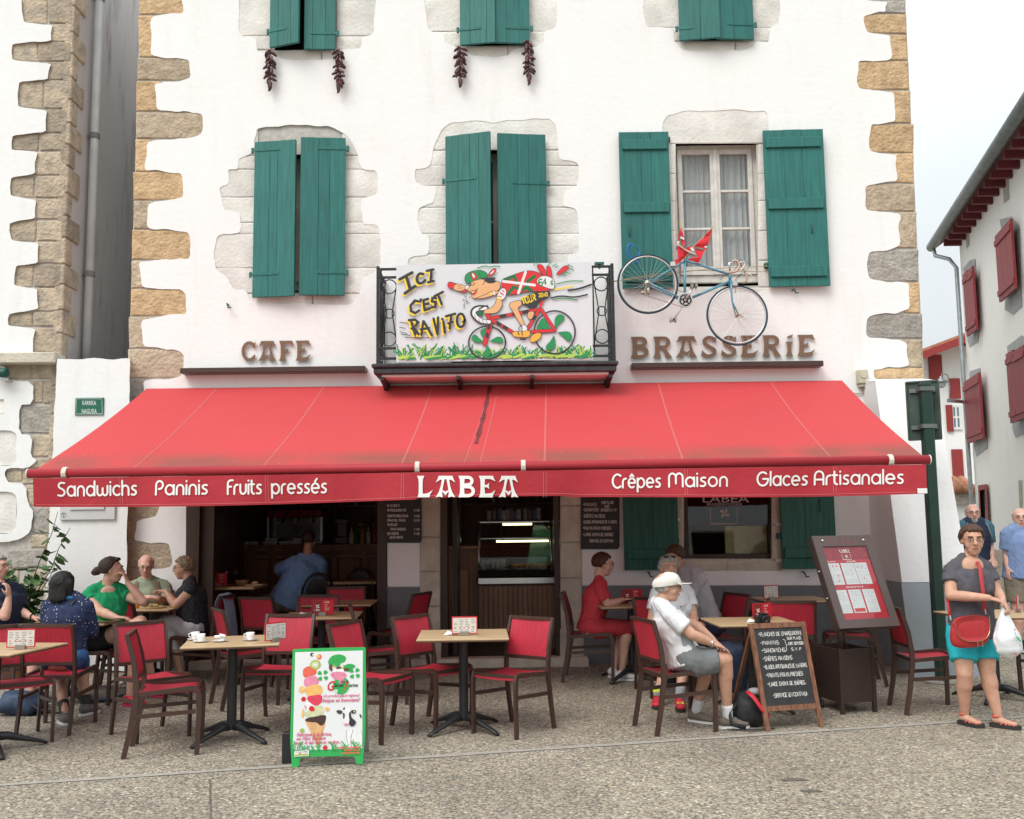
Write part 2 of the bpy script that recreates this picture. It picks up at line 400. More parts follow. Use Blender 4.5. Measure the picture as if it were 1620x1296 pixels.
BL={
'L':(9,[flare((1.8,0),(1.8,14),3.6,4.4,2.3),[(.2,0),(7.2,0),(7.6,2.0),(9.3,4.8),(6.6,2.9),(4.5,2.3),(1,2.3)]]),
'A':(12,[[(1.8,14),(10.2,14),(10.7,12.2),(11.9,9.6),(9.4,11.4),(6,11.8),(2.6,11.4),(.1,9.6),(1.3,12.2)],[(6.5,12),(8.2,12),(8.8,7.5),(10,3.5),(12,0),(9.8,.5),(7.7,0),(8,3),(7.5,7)],[(3.8,12),(5.5,12),(4.5,7),(4,3),(4.3,0),(2.2,.5),(0,0),(2,3.5),(3.2,7.5)],[(3.9,4.2),(4.8,4.5),(6,3.5),(7.2,4.5),(8.1,4.2),(6,1.3)]]),
'B':(10.5,[flare((2.2,0),(2.2,14),4.6,4.6,2.5),band([(2,13),(5.5,13)]+arc(5.8,10.6,2.4,2.4,90,-80,8)+[(3,8.0)],2.0),band([(3,6.9),(5.6,6.9)]+arc(5.9,4.0,3.1,2.9,90,-90,8)+[(2,1.1)],2.1)]),
'E':(10,[flare((2.2,0),(2.2,14),4.6,4.6,2.5),[(1,14),(8.6,14),(8.9,12.6),(10,10.4),(7,11.9),(2,12)],[(1,0),(8.3,0),(8.7,2),(10,4.8),(7.4,2.7),(2,2.2)],[(2.5,8.1),(4.8,8.1),(6.2,9.4),(5.9,7.4),(6.3,5.5),(4.8,6.5),(2.5,6.5)]]),
'F':(9,[flare((2.2,0),(2.2,14),4.8,4.6,2.5),[(1,14),(8.6,14),(8.9,12.6),(9.6,10.4),(7,11.9),(2,12)],[(2.5,7.9),(4.8,7.9),(6.2,9.2),(5.9,7.2),(6.3,5.3),(4.8,6.2),(2.5,6.2)]]),
'R':(10.5,[flare((2.2,0),(2.2,14),4.6,4.6,2.5),band([(2,13),(5.5,13)]+arc(5.8,10.1,2.7,2.9,90,-90,8)+[(3,7.2)],2.0),[(4.5,7.2),(6.7,7.2),(8.2,4),(10.8,0),(8.6,.4),(6.8,0),(5.9,3.6)]]),
'S':(9,[band(arc(4.7,10.4,2.9,2.6,20,235,10)+[(4.4,7.2)]+arc(4.4,3.7,3.3,2.8,60,-160,10),2.1),[(6.8,11.2),(8.6,14),(8.2,9.2)],[(1.8,3.2),(0,0),(.6,5)]]),
'C':(9.5,[band(arc(5.6,7,4.1,5.9,50,310,14),(2.2,2.2)),[(7.6,10.4),(9.8,13.8),(9.4,8.8)],[(7.6,3.6),(9.6,.2),(9.4,5.0)]]),
'I':(5,[flare((2.5,0),(2.5,9.6),4.6,4.4,2.3),[(1,11.6),(1.8,13.3),(4.6,14.3),(4,12.2)]]),
}
# ---------------- materials ----------------
def mplaster(name,col,warm,dirt=.5,stain=None):
    m=mat(name,col,rough=.9,var=.02,vs=1.3,bump=.35,bs=14,bd=.012,det=8)
    n=m.node_tree; l=n.links.new; b=n.nodes['Principled BSDF']; src=b.inputs['Base Color'].links[0].from_socket
    t=n.nodes.new('ShaderNodeTexCoord'); mp_=n.nodes.new('ShaderNodeMapping'); mp_.inputs['Scale'].default_value=(1.6,1.6,.28)
    z=n.nodes.new('ShaderNodeTexNoise'); z.inputs['Scale'].default_value=2.4; z.inputs['Detail'].default_value=9; z.inputs['Roughness'].default_value=.7
    r=n.nodes.new('ShaderNodeValToRGB'); r.color_ramp.elements[0].position=.52; r.color_ramp.elements[0].color=(0,0,0,1); r.color_ramp.elements[1].position=.78; r.color_ramp.elements[1].color=(dirt,dirt,dirt,1)
    x=n.nodes.new('ShaderNodeMixRGB'); x.inputs[2].default_value=(*warm,1)
    l(t.outputs['Object'],mp_.inputs[0]); l(mp_.outputs[0],z.inputs[0]); l(z.outputs[0],r.inputs[0]); l(r.outputs[0],x.inputs[0]); l(src,x.inputs[1]); l(x.outputs[0],b.inputs['Base Color'])
    return m
PLA=mplaster('plaster_white',(.84,.835,.83),(.66,.60,.54),.35)
PLB=mplaster('plaster_cool',(.82,.825,.825),(.6,.58,.55),.4)
PLC=mplaster('plaster_street_house',(.87,.86,.82),(.7,.67,.6),.3)
PGREY=mplaster('plinth_grey_paint',(.17,.185,.20),(.24,.25,.25),.6)
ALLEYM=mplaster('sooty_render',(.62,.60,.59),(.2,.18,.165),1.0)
def mstone(name,a,b_,rnd=.25,vs=9,bump=.9):
    m=mat(name,a,rough=.92,var=.2,vs=vs,col2=b_,bump=bump,bs=26,rnd=rnd,bd=.03,det=10)
    n=m.node_tree; l=n.links.new; b=n.nodes['Principled BSDF']; src=b.inputs['Base Color'].links[0].from_socket
    t=n.nodes.new('ShaderNodeTexCoord'); z=n.nodes.new('ShaderNodeTexVoronoi'); z.inputs['Scale'].default_value=60
    r=n.nodes.new('ShaderNodeValToRGB'); r.color_ramp.elements[0].position=.05; r.color_ramp.elements[0].color=(.45,.42,.4,1); r.color_ramp.elements[1].position=.3; r.color_ramp.elements[1].color=(1,1,1,1)
    x=n.nodes.new('ShaderNodeMixRGB'); x.blend_type='MULTIPLY'; x.inputs[0].default_value=.6
    l(t.outputs['Object'],z.inputs[0]); l(z.outputs[0],r.inputs[0]); l(src,x.inputs[1]); l(r.outputs[0],x.inputs[2]); l(x.outputs[0],b.inputs['Base Color']); return m
STO=mstone('sandstone_ochre',(.56,.40,.235),(.44,.30,.17),.12)
STB=mstone('sandstone_beige',(.47,.385,.28),(.36,.285,.205),.12)
STG=mstone('sandstone_grey',(.37,.345,.31),(.28,.255,.23),.15)
STN=mstone('neighbour_stone',(.46,.375,.275),(.30,.26,.21),.22,vs=7)
STL=mstone('pale_limestone',(.69,.67,.635),(.60,.58,.54),.06,vs=3,bump=.3)
STJ=mstone('jamb_stone',(.52,.48,.40),(.44,.40,.335),.06,vs=5,bump=.4)
MORT=mat('mortar',(.50,.47,.43),rough=.95,var=.15,vs=20,bump=.5,bs=60)
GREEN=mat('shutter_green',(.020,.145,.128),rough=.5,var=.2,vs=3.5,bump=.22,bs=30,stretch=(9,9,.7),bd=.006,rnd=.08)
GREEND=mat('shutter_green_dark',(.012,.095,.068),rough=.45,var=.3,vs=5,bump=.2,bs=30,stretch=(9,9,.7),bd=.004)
REDW=mat('red_shutter_paint',(.26,.028,.032),rough=.55,var=.2,vs=5,bump=.1,stretch=(5,5,.6))
REDR=mat('red_wood_far',(.28,.035,.035),rough=.6)
BLACK=mat('black_iron',(.022,.024,.026),rough=.42,var=.4,vs=30,bump=.2,bs=80,bd=.003)
BROWN=mat('chair_brown_metal',(.055,.027,.02),rough=.36,var=.12,vs=30,spec=.5)
BROWNI=mat('room_wood',(.24,.135,.085),rough=.5,var=.35,vs=4,stretch=(1,1,.15),bump=.1)
BROWNW=mat('dark_brown_wood',(.045,.024,.016),rough=.45,var=.35,vs=4,stretch=(1,1,.15),bump=.1)
WOODI=mat('bar_wood',(.34,.19,.11),rough=.4,var=.35,vs=5,stretch=(1,1,.15),bump=.1)
ZINC=mat('zinc',(.36,.39,.40),rough=.45,metal=.7,var=.15,vs=8)
STEEL=mat('steel',(.6,.6,.6),rough=.28,metal=1,var=.05)
WHITEP=mat('white_paint_old',(.62,.60,.56),rough=.6,var=.12,vs=12,bump=.2,bs=60,bd=.003)
GLASS=mat('window_glass',(.02,.022,.022),rough=.05,var=0,spec=.6)
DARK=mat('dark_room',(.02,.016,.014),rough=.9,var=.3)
WPL=mat('white_plastic',(.75,.75,.73),rough=.4,var=.03)
CURT=mat('lace_curtain',(.62,.61,.60),rough=.9,var=.06,vs=30)
TILE=mat('roof_tile_red',(.42,.19,.11),rough=.85,var=.3,vs=6,rnd=.25)

# ---------------- ground ----------------
def mground():
    m=bpy.data.materials.new('washed_aggregate'); m.use_nodes=True; n=m.node_tree; l=n.links.new; b=n.nodes['Principled BSDF']; b.inputs['Roughness'].default_value=.8
    N=n.nodes.new; t=N('ShaderNodeTexCoord')
    mp_=N('ShaderNodeMapping'); l(t.outputs['Object'],mp_.inputs[0])
    nzw=N('ShaderNodeTexNoise'); nzw.inputs['Scale'].default_value=18; l(mp_.outputs[0],nzw.inputs[0])
    va=N('ShaderNodeVectorMath'); va.operation='MULTIPLY_ADD'; va.inputs[1].default_value=(.03,.03,.03); l(nzw.outputs[1],va.inputs[0]); l(mp_.outputs[0],va.inputs[2])
    v=N('ShaderNodeTexVoronoi'); v.inputs['Scale'].default_value=41; l(va.outputs[0],v.inputs[0])
    v2=N('ShaderNodeTexVoronoi'); v2.inputs['Scale'].default_value=70; l(va.outputs[0],v2.inputs[0])
    sep=N('ShaderNodeSeparateColor'); l(v.outputs['Color'],sep.inputs[0])
    r=N('ShaderNodeValToRGB'); e=r.color_ramp.elements; e[0].position=0; e[0].color=(.085,.08,.07,1); e[1].position=1; e[1].color=(.56,.53,.46,1)
    for p,c in((.15,(.10,.095,.085)),(.3,(.20,.165,.125)),(.45,(.33,.24,.165)),(.6,(.25,.225,.19)),(.72,(.13,.125,.12)),(.86,(.40,.34,.26))):
        x=e.new(p); x.color=(*c,1)
    l(sep.outputs[0],r.inputs[0])
    sep2=N('ShaderNodeSeparateColor'); l(v2.outputs['Color'],sep2.inputs[0])
    r2=N('ShaderNodeValToRGB'); r2.color_ramp.elements[0].color=(.085,.078,.068,1); r2.color_ramp.elements[1].color=(.38,.34,.28,1); l(sep2.outputs[1],r2.inputs[0])
    # pebbles vs. cement between
    rm=N('ShaderNodeValToRGB'); rm.color_ramp.elements[0].position=.28; rm.color_ramp.elements[0].color=(1,1,1,1); rm.color_ramp.elements[1].position=.5; rm.color_ramp.elements[1].color=(0,0,0,1); l(v.outputs['Distance'],rm.inputs[0])
    mx1=N('ShaderNodeMixRGB'); l(rm.outputs[0],mx1.inputs[0]); l(r2.outputs[0],mx1.inputs[1]); l(r.outputs[0],mx1.inputs[2])
    big=N('ShaderNodeTexNoise'); big.inputs['Scale'].default_value=.9; big.inputs['Detail'].default_value=7; l(mp_.outputs[0],big.inputs[0])
    rb=N('ShaderNodeValToRGB'); rb.color_ramp.elements[0].position=.33; rb.color_ramp.elements[0].color=(.97,.94,.89,1); rb.color_ramp.elements[1].position=.66; rb.color_ramp.elements[1].color=(1.30,1.27,1.20,1); l(big.outputs[0],rb.inputs[0])
    mx2=N('ShaderNodeMixRGB'); mx2.blend_type='MULTIPLY'; mx2.inputs[0].default_value=1; l(mx1.outputs[0],mx2.inputs[1]); l(rb.outputs[0],mx2.inputs[2]); l(mx2.outputs[0],b.inputs['Base Color'])
    mm=N('ShaderNodeMath'); mm.operation='MULTIPLY'; mm.inputs[1].default_value=-1; l(v.outputs['Distance'],mm.inputs[0])
    ad=N('ShaderNodeMath'); ad.operation='ADD'; l(mm.outputs[0],ad.inputs[0]); 
    m3=N('ShaderNodeMath'); m3.operation='MULTIPLY'; m3.inputs[1].default_value=-.45; l(v2.outputs['Distance'],m3.inputs[0]); l(m3.outputs[0],ad.inputs[1])
    bp=N('ShaderNodeBump'); bp.inputs['Strength'].default_value=.75; bp.inputs['Distance'].default_value=.012; l(ad.outputs[0],bp.inputs['Height']); l(bp.outputs[0],b.inputs['Normal'])
    return m
GRM=mground()
g=MB(); xs=[-300,-60,-20,-9,-6,-3,-.001,.001,3,6,9,20,60,300]; ys=[-300,-60,-20,-5,0,4,8,9,10,11,12,13,14,15.5,17.6,22,60,400]
vs=[(x,y,gz(x,y)) for y in ys for x in xs]; nx=len(xs)
g.add(vs,[(j*nx+i,j*nx+i+1,(j+1)*nx+i+1,(j+1)*nx+i) for j in range(len(ys)-1) for i in range(nx-1)])
tag(g.build('ground',GRM),kind='structure')
JO=mat('joint_concrete',(.33,.305,.265),rough=.9,var=.15,vs=14,bump=.4,bs=90)
def strip(pa,pb,w,name):
    mb=MB(); a=gp(*pa); b=gp(*pb); d=(b-a); d.z=0; nrm=Vector((-d.y,d.x,0)).normalized()*w/2; N_=24
    vs=[]
    for i in range(N_+1):
        p=a+(b-a)*i/N_; k=1+.15*math.sin(i*2.3)
        for s_ in(-1,1):
            q=p+nrm*s_*k; vs.append((q.x,q.y,gz(q.x,q.y)+.004))
    mb.add(vs,[(2*i,2*i+1,2*i+3,2*i+2) for i in range(N_)]); return tag(mb.build(name,JO),kind='structure')
strip((-200,1256),(1900,1114),.065,'paving_joint')
JD=mat('joint_dark',(.11,.095,.08),rough=.95,var=.3,vs=40)
JO_,JO=JO,JD
strip((332,1234),(337,1400),.010,'paving_joint'); strip((604,1175),(616,1080),.010,'paving_joint'); JO=JO_
# two worn patches in the paving
mb=MB()
for (px,py,rx,ry) in((1256,1234,.09,.045),(1284,1252,.07,.03)):
    c=gp(px,py); n_=14; vs=[(c.x,c.y,gz(c.x,c.y)+.003)]
    for k in range(n_):
        a=2*PI*k/n_; q=.8+.35*random.random(); vs.append((c.x+rx*q*math.cos(a),c.y+ry*q*math.sin(a),gz(c.x,c.y)+.003))
    mb.add(vs,[(0,1+k,1+(k+1)%n_) for k in range(n_)])
tag(mb.build('paving_stain',mat('stain',(.12,.105,.09),rough=.9,var=.3,vs=60,bump=.5)),kind='structure')

# ---------------- main building ----------------
FY=11.0
BLD=thing('corner_building','white plastered corner building with green shutters and tan corner stones','building',(0.2,FY,0.08))
fnF=pw(FY); fnB=pw(FY+.03); fnS=pw(FY+.014)
# quoins: (y0,y1,x extent)
QL=[(-190,-150,297),(-150,-106,238),(-106,-66,300),(-66,-6,240),(-6,24,289),(24,91,237),(91,128,301),(128,177,245),(177,220,319),(220,272,230),(272,317,289),(317,363,232),(363,412,300),(412,457,221),(457,501,293),(501,552,225),(552,599,289),(599,640,226),(640,690,270),(690,745,222),(745,798,262),(798,821,250),(821,858,214),(858,901,271),(901,945,224),(945,1000,258),(1000,1045,230)]
QR=[(-190,-140,1400),(-140,-90,1360),(-90,-40,1404),(-40,0,1362),(0,22,1403),(22,54,1369),(54,96,1411),(96,143,1357),(143,196,1416),(196,242,1377),(242,290,1420),(290,335,1370),(335,394,1425),(394,446,1374),(446,496,1440),(496,536,1372),(536,582,1437),(582,608,1384)]
def xl(y): return 222-(19/600)*y
def xr(y): return 1432+(30/600)*y
def qline(Q,sg):
    p=[]
    for i,(a,b,x) in enumerate(Q):
        d=2
        q=random.uniform(-2.5,2.5); lg=2.5 if (i and abs(x-Q[i-1][2])>25) else 1
        p+=[(x+q,a+d+random.uniform(-1,2)),(x+sg*random.uniform(.5,lg),(a+b)/2),(x-q,b-d-random.uniform(-1,2))]
    return p
def soften(p,seed): return rough(chaikin(chaikin(p,1,False,.13),1,False,.25),6,1.5,seed,False)
lft=soften(qline(QL[:18],1),1); rgt=soften(qline(QR,-1),2)
YB=690
outer=lft+[(xl(YB)+18,YB),(xr(608)-50,YB),(1384,640)]+rgt[::-1]
def S2(lst,ox,oy,k): return [(ox+x*k,oy+y*k) for x,y in lst]
c2=.3827
W1=S2([(225,528),(350,518),(520,520),(590,550),(625,600),(648,640),(650,700),(715,705),(727,720),(722,810),(658,818),(658,925),(735,930),(740,1100),(710,1130),(660,1150),(655,1215),(610,1262),(400,1256),(205,1250),(180,1205),(130,1195),(105,1145),(48,1115),(55,970),(160,965),(162,880),(90,872),(72,770),(105,765),(108,700),(145,695),(150,655),(210,635),(222,560)],320,0,c2)
W2=S2([(1035,505),(1140,497),(1200,510),(1290,493),(1440,490),(1462,520),(1470,600),(1478,660),(1545,670),(1558,690),(1550,780),(1495,790),(1492,850),(1555,862),(1560,1040),(1510,1052),(1510,1085),(1560,1100),(1600,1110),(1600,1240),(1560,1250),(1560,1400),(1480,1500),(950,1500),(940,1400),(930,1260),(850,1250),(850,1060),(935,1050),(938,980),(895,965),(890,860),(960,840),(965,770),(880,760),(877,695),(940,690),(965,590),(985,545)],320,0,c2)
W3=[(1048,216),(1049,195),(1058,182),(1080,176),(1150,174),(1208,175),(1215,182),(1217,210),(1222,330),(1226,462),(1140,463),(1060,463),(1057,330),(1052,230)]
W4=S2([(150,-420),(150,-300),(190,-290),(190,-160),(152,-150),(150,150),(222,155),(225,215),(310,225),(330,250),(540,245),(555,205),(655,200),(660,150),(710,140),(715,0),(715,-150),(660,-160),(660,-300),(700,-310),(700,-420)],320,0,c2)
W5=S2([(922,-420),(922,-300),(980,-290),(980,-160),(922,-150),(922,0),(928,130),(1000,140),(1005,185),(1065,195),(1115,235),(1260,235),(1290,205),(1410,185),(1410,125),(1462,118),(1465,0),(1465,-150),(1410,-160),(1410,-300),(1465,-310),(1465,-420)],320,0,c2)
W6=[(1018,-160),(1018,-60),(1030,-55),(1030,-20),(1018,0),(1020,42),(1065,45),(1067,68),(1080,82),(1190,80),(1195,66),(1218,66),(1218,45),(1232,40),(1234,0),(1220,-20),(1220,-60),(1232,-70),(1232,-160)]
holes=[rough(chaikin(chaikin(w,1,True,.14),1,True,.25),6,1.3,10+i) for i,w in enumerate((W1,W2,W3,W4,W5,W6))]
mb=MB(); sheet(mb,outer,holes,fnF,fnB); mb.build('plaster_wall',PLA,BLD,world=True)
# masonry behind the plaster, with the real openings
OPN={'W1':[(413,246),(540,243),(542,462),(408,464)],'W2':[(716,238),(858,236),(862,572),(714,574)],'W3':[(1068,228),(1196,227),(1200,452),(1074,454)],
'W4':[(435,-150),(533,-150),(530,78),(434,80)],'W5':[(733,-150),(832,-150),(832,72),(733,73)],'W6':[(1076,-150),(1178,-150),(1178,64),(1076,65)]}
back=[(xl(-195),-195),(xr(-195),-195),(xr(608),608),(xr(608),690),(xl(690),690)]
mb=MB(); sheet(mb,back,[OPN[k] for k in('W1','W2','W3','W4','W5','W6')],pw(FY+.024),pw(FY+.5)); mb.build('masonry_wall',MORT,BLD,world=True)
# lower part with shop openings (Y 11 plane)
def rect(a,b,c,d): return [(a,b),(c,b),(c,d),(a,d)]
low=[(xl(690),689),(xr(690),689),(xr(690),1080),(1218,1080),(1218,1080),(886,1062),(886,640+52),(697,692),(697,1062),(612,1062),(612,692),(296,692),(296,1060),(xl(1060),1060)]
low=[(xl(689),689.5),(xr(689),689.5),(xr(1080),1090),(886,1090),(886,700),(697,700),(697,1090),(612,1090),(612,700),(297,700),(294,1090),(xl(1090),1090)]
mb=MB(); sheet(mb,low,[rect(1082,740,1220,884)],pw(FY+.022),pw(FY+.5)); mb.build('masonry_wall',MORT,BLD,world=True)
ql2=soften(qline(QL[18:],1),3)
lp=ql2+[(292,1060),(294,700),(297,692)]
mb=MB(); sheet(mb,[(262,691)]+ql2[2:]+[(240,1062),(293,1062),(295,700),(296,692)],[],fnF,fnB); mb.build('plaster_wall',PLA,BLD,world=True)
mb=MB(); sheet(mb,rect(613,692,664,928),[],fnF,fnB); mb.build('plaster_wall',PLA,BLD,world=True)
mb=MB(); sheet(mb,[(921,692),(1384,692),(1384,926),(921,926)],[[(1078,705),(1226,705),(1228,902),(1076,904)]],fnF,fnB); mb.build('plaster_wall',PLA,BLD,world=True)
mb=MB(); sheet(mb,rect(613,929.5,664,1062),[],pw(FY-.006),fnB); sheet(mb,rect(921,927.5,1384,1085),[],pw(FY-.006),fnB); mb.build('grey_plinth',PGREY,BLD,world=True)
# lintel beam over the shop openings
mb=MB(); sheet(mb,rect(290,640,612,700),[],pw(FY-.004),fnB); mb.build('lintel',PLA,BLD,world=True)
def stone_block(poly,m,Y0=FY+.005,Y1=FY+.12,nm='stone',parent=BLD,lab=None):
    n=len(poly); c=(sum(p[0] for p in poly)/n,sum(p[1] for p in poly)/n)
    inn=[(p[0]+(c[0]-p[0])*min(.3,2.2/max(1,abs(p[0]-c[0]))),p[1]+(c[1]-p[1])*min(.4,1.8/max(1,abs(p[1]-c[1])))) for p in poly]
    mb=MB(); f=[at(x,y,Y0+random.uniform(0,.004)) for x,y in inn]; k=[at(x,y,Y0+(.006 if m.name.startswith('pale') else .011)) for x,y in poly]; bk=[at(x,y,Y1) for x,y in poly]
    ctr=at(*c,Y0-.002)
    mb.add(f+k+bk+[ctr],[(i,(i+1)%n,3*n) for i in range(n)]+[(i,(i+1)%n,n+(i+1)%n,n+i) for i in range(n)]+[(n+i,n+(i+1)%n,2*n+(i+1)%n,2*n+i) for i in range(n)])
    o=mb.build(nm,m,parent,world=True)
    if lab: o['label']=lab
    return o
def jr(a,b,c,d,j=1.2):
    r=lambda: random.uniform(-j,j)
    return [(a+r(),b+r()),((a+c)/2+r(),b+r()),(c+r(),b+r()),(c+r(),(b+d)/2),(c+r(),d+r()),((a+c)/2,d+r()),(a+r(),d+r()),(a+r(),(b+d)/2)]
tl=[STO,STO,STB,STO,STB,STO,STO,STB,STO,STB,STO,STB,STB,STB,STB]
for i,(a,b,x) in enumerate(QL):
    m_=[STB,STO,STB,STO,STO,STO,STB,STO,STB,STO,STO,STB,STO,STB,STO,STB,STB,STG][i] if i<18 else STB
    stone_block(jr(xl((a+b)/2)-1+random.uniform(-1,1),a+1.2,x+9,b-1.2,.7),m_)
for i,(a,b,x) in enumerate(QR):
    m_=[STB,STO,STO,STO,STG,STO,STO,STO,STO,STO,STO,STB,STB,STG,STO,STG,STB,STO][i]
    stone_block(jr(x-9,a+1.2,xr((a+b)/2)+random.uniform(-1,2),b-1.2,.7),m_)
    # the return face on the street side
# window surround stones
def surround(o,op,rows,m=STL,top=None,bot=None):
    o=rough(o,5,0,1); gp_=.35
    ox0,ox1=min(p[0] for p in op),max(p[0] for p in op); oy0=min(p[1] for p in op); oy1=max(p[1] for p in op)
    for a,b in zip(rows[:-1],rows[1:]):
        seg=[p for p in o if a-6<=p[1]<=b+6]
        if not seg: seg=o
        l_=min(p[0] for p in seg)-8; r_=max(p[0] for p in seg)+8
        if b<=oy0+2 or a>=oy1-2: stone_block(jr(l_,a+1,(l_+r_)/2+20 if (r_-l_)>150 and a>=oy1-2 else r_,b-1,.5),m); 
        if (b<=oy0+2 or a>=oy1-2):
            if (r_-l_)>150 and a>=oy1-2: stone_block(jr((l_+r_)/2+22,a+1,r_,b-1,.5),m)
            continue
        stone_block(jr(l_,a+gp_,ox0+.5,b-gp_,.4),m); stone_block(jr(ox1-.5,a+gp_,r_,b-gp_,.4),m)
surround(W1,OPN['W1'],[190,246,268,312,352,370,424,464,486])
surround(W2,OPN['W2'],[180,238,262,294,328,370,402,440,500,574,600])
surround(W3,OPN['W3'],[166,228,275,318,365,412,454,472])
surround(W4,OPN['W4'],[-160,-112,-60,0,57,79,100])
surround(W5,OPN['W5'],[-160,-112,-60,0,50,73,94])
surround(W6,OPN['W6'],[-150,-60,-20,44,65,88])
# jamb stones beside the door and the shop window
for (x0,x1,ys_) in((664.5,696.5,(692,770,850,905,960,1010,1058)),(886.5,920.5,(692,762,800,858,915,1000,1058))):
    for a,b in zip(ys_[:-1],ys_[1:]): stone_block(jr(x0,a+.6,x1,b-.6,.2),STJ,FY-.012,nm='jamb_stone')
stone_block(jr(664,1000,698,1060,.2),STJ,FY-.03,nm='jamb_stone'); stone_block(jr(886,995,924,1062,.2),STJ,FY-.035,nm='jamb_stone')
for a,b,c,d in((1064,700,1081,760),(1064,760,1081,822),(1064,822,1081,886),(1221,700,1239,765),(1221,765,1239,830),(1221,830,1239,886),(1064,887,1150,905),(1150,887,1239,905)):
    stone_block(jr(a,b+.5,c,d-.5,.2),STJ,FY-.004,nm='reveal_stone')
# back, sides, roof, so that it stands as a house
A_=at(xl(300),300,FY); B_=at(xr(300),300,FY); X0=A_.x; X1=B_.x; 
ZT=at(800,-195,FY).z
mb=MB(); mb.box((X0+.02,FY+.5,0),(X0+.3,FY+9,ZT)); mb.box((X1-.3,FY+.5,0),(X1-.02,FY+9,ZT)); mb.box((X0+.3,FY+8.7,0),(X1-.3,FY+9,ZT)); mb.build('side_wall',PLA,BLD,world=True)
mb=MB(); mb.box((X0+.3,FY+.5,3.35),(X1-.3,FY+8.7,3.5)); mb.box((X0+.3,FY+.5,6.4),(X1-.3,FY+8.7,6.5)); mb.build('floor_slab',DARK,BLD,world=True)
mb=MB(); mb.add([(X0-.1,FY-.1,ZT),(X1+.1,FY-.1,ZT),(X1+.1,FY+9.1,ZT),(X0-.1,FY+9.1,ZT),((X0+X1)/2,FY-.1,ZT+.25),((X0+X1)/2,FY+9.1,ZT+.25)],[(0,1,2,3),(0,4,5,3),(1,4,5,2),(0,1,4),(3,2,5)]); mb.build('roof',TILE,BLD,world=True)  # out-of-view roof, its ridge flattened to let sunlight onto the street house
mb=MB()
mb.box((X1-.45,FY+.4,3.4),(X1-.44,FY+.6,3.41))
# threshold step
st=MB(); a=at(697,1040,FY); b=at(886,1040,FY); st.box((a.x-.35,FY-.16,.0),(b.x+.3,FY+.1,.165),.012); a2=at(294,1040,FY); b2=at(612,1040,FY); st.box((a2.x,FY-.1,0),(b2.x,FY+.1,.165),.012); st.build('door_step',STJ,BLD,world=True)

# near-black panels, their colour standing in for unlit rooms behind upper windows
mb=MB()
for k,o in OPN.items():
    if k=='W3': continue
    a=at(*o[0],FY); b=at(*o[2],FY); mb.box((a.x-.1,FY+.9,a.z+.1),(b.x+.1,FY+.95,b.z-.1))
mb.build('dark_backing',DARK,BLD,world=True)
# shutters -------------------------------------------------
def shutter(corn,hinge,nplank,m,hinges,ang,thick=.035,open_=False,battens=None,label=None,Y=FY):
    """corn: px rect (x0,y0,x1,y1) hinge 'L' or 'R'"""
    x0,y0,x1,y1=corn; a=at(x0,y1,Y); b=at(x1,y0,Y); w=(b.x-a.x)/math.cos(R(ang)); h=b.z-a.z
    hx=a.x if hinge=='L' else b.x; sg=1 if hinge=='L' else -1
    o=thing('shutter',None,None); o.parent=BLD
    o.location=(hx-BLD.location.x,Y-.035-BLD.location.y,a.z-BLD.location.z); o.rotation_euler=(0,0,-sg*R(ang))
    if label: o['label']=label
    cut=[0]+sorted(random.uniform(.85,1.15)*w*i/nplank for i in range(1,nplank))+[w]
    for i in range(nplank):
        mb=MB(); g_=.0009; dz=random.uniform(-.002,.002)
        mb.box((sg*(cut[i]+g_),-thick-random.uniform(0,.0012),dz),(sg*(cut[i+1]-g_),0,h+dz),.002); mb.build('plank',m,o)
    for t in hinges:
        if t[0]=='strap':
            _,z,ln=t; mb=MB(); mb.bar((sg*-.03,-thick-.006,z*h),(sg*ln*w,-thick-.006,z*h+.0),.006,.03,(0,0,1)) if False else mb.box((sg*-.02,-thick-.007,z*h-.014),(sg*ln*w,-thick-.001,z*h+.014))
            mb.lathe([(.016,-.03),(.016,.03)],(sg*-.025,-thick+.004,z*h),8)
            for q in(.15,.5,.9): mb.ell((sg*ln*w*q,-thick-.008,z*h),(.006,.004,.006),nu=6,nv=4)
            mb.build('strap_hinge',m,o)
        else:
            _,z,hh=t; mb=MB(); mb.box((sg*.02,-thick-.028,z*h-hh/2),(sg*(w-.035),-thick-.001,z*h+hh/2),.006); mb.build('batten',m,o)
    return o
g1='white framed'
shutter((402,228,473,473),'L',3,GREEN,[('strap',.945,.62),('strap',.145,.62)],9)
shutter((476,222,548,470),'R',3,GREEN,[('strap',.93,.62),('strap',.14,.62)],5)
shutter((708,219,777,560),'L',4,GREEN,[('strap',.79,.7),('strap',.15,.7)],16)
shutter((790,217,862,558),'R',3,GREEN,[('strap',.77,.7),('strap',.15,.7)],7)
shutter((430,-160,482,80),'L',3,GREEN,[('strap',.105,.6)],20)
shutter((483,-160,534,83),'R',3,GREEN,[('strap',.1,.8)],3)
shutter((729,-160,782,76),'L',3,GREEN,[('strap',.1,.6)],10)
shutter((783,-160,834,74),'R',3,GREEN,[('strap',.1,.7)],5)
shutter((1074,-160,1128,69),'L',2,GREEN,[('strap',.08,.35)],10)
shutter((1130,-160,1181,68),'R',2,GREEN,[('strap',.1,.7)],6)
s=shutter((984,212,1056,459),'R',3,GREEN,[('batten',.915,.12),('batten',.51,.12),('batten',.07,.12)],0,label='folded back shutter with three horizontal battens')
s=shutter((1215,209,1298,456),'L',3,GREEN,[('batten',.915,.12),('batten',.52,.12),('batten',.09,.12)],2,label='folded back shutter with three horizontal battens')
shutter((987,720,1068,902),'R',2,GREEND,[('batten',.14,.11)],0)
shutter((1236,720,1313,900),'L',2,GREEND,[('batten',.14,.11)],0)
mb=MB()
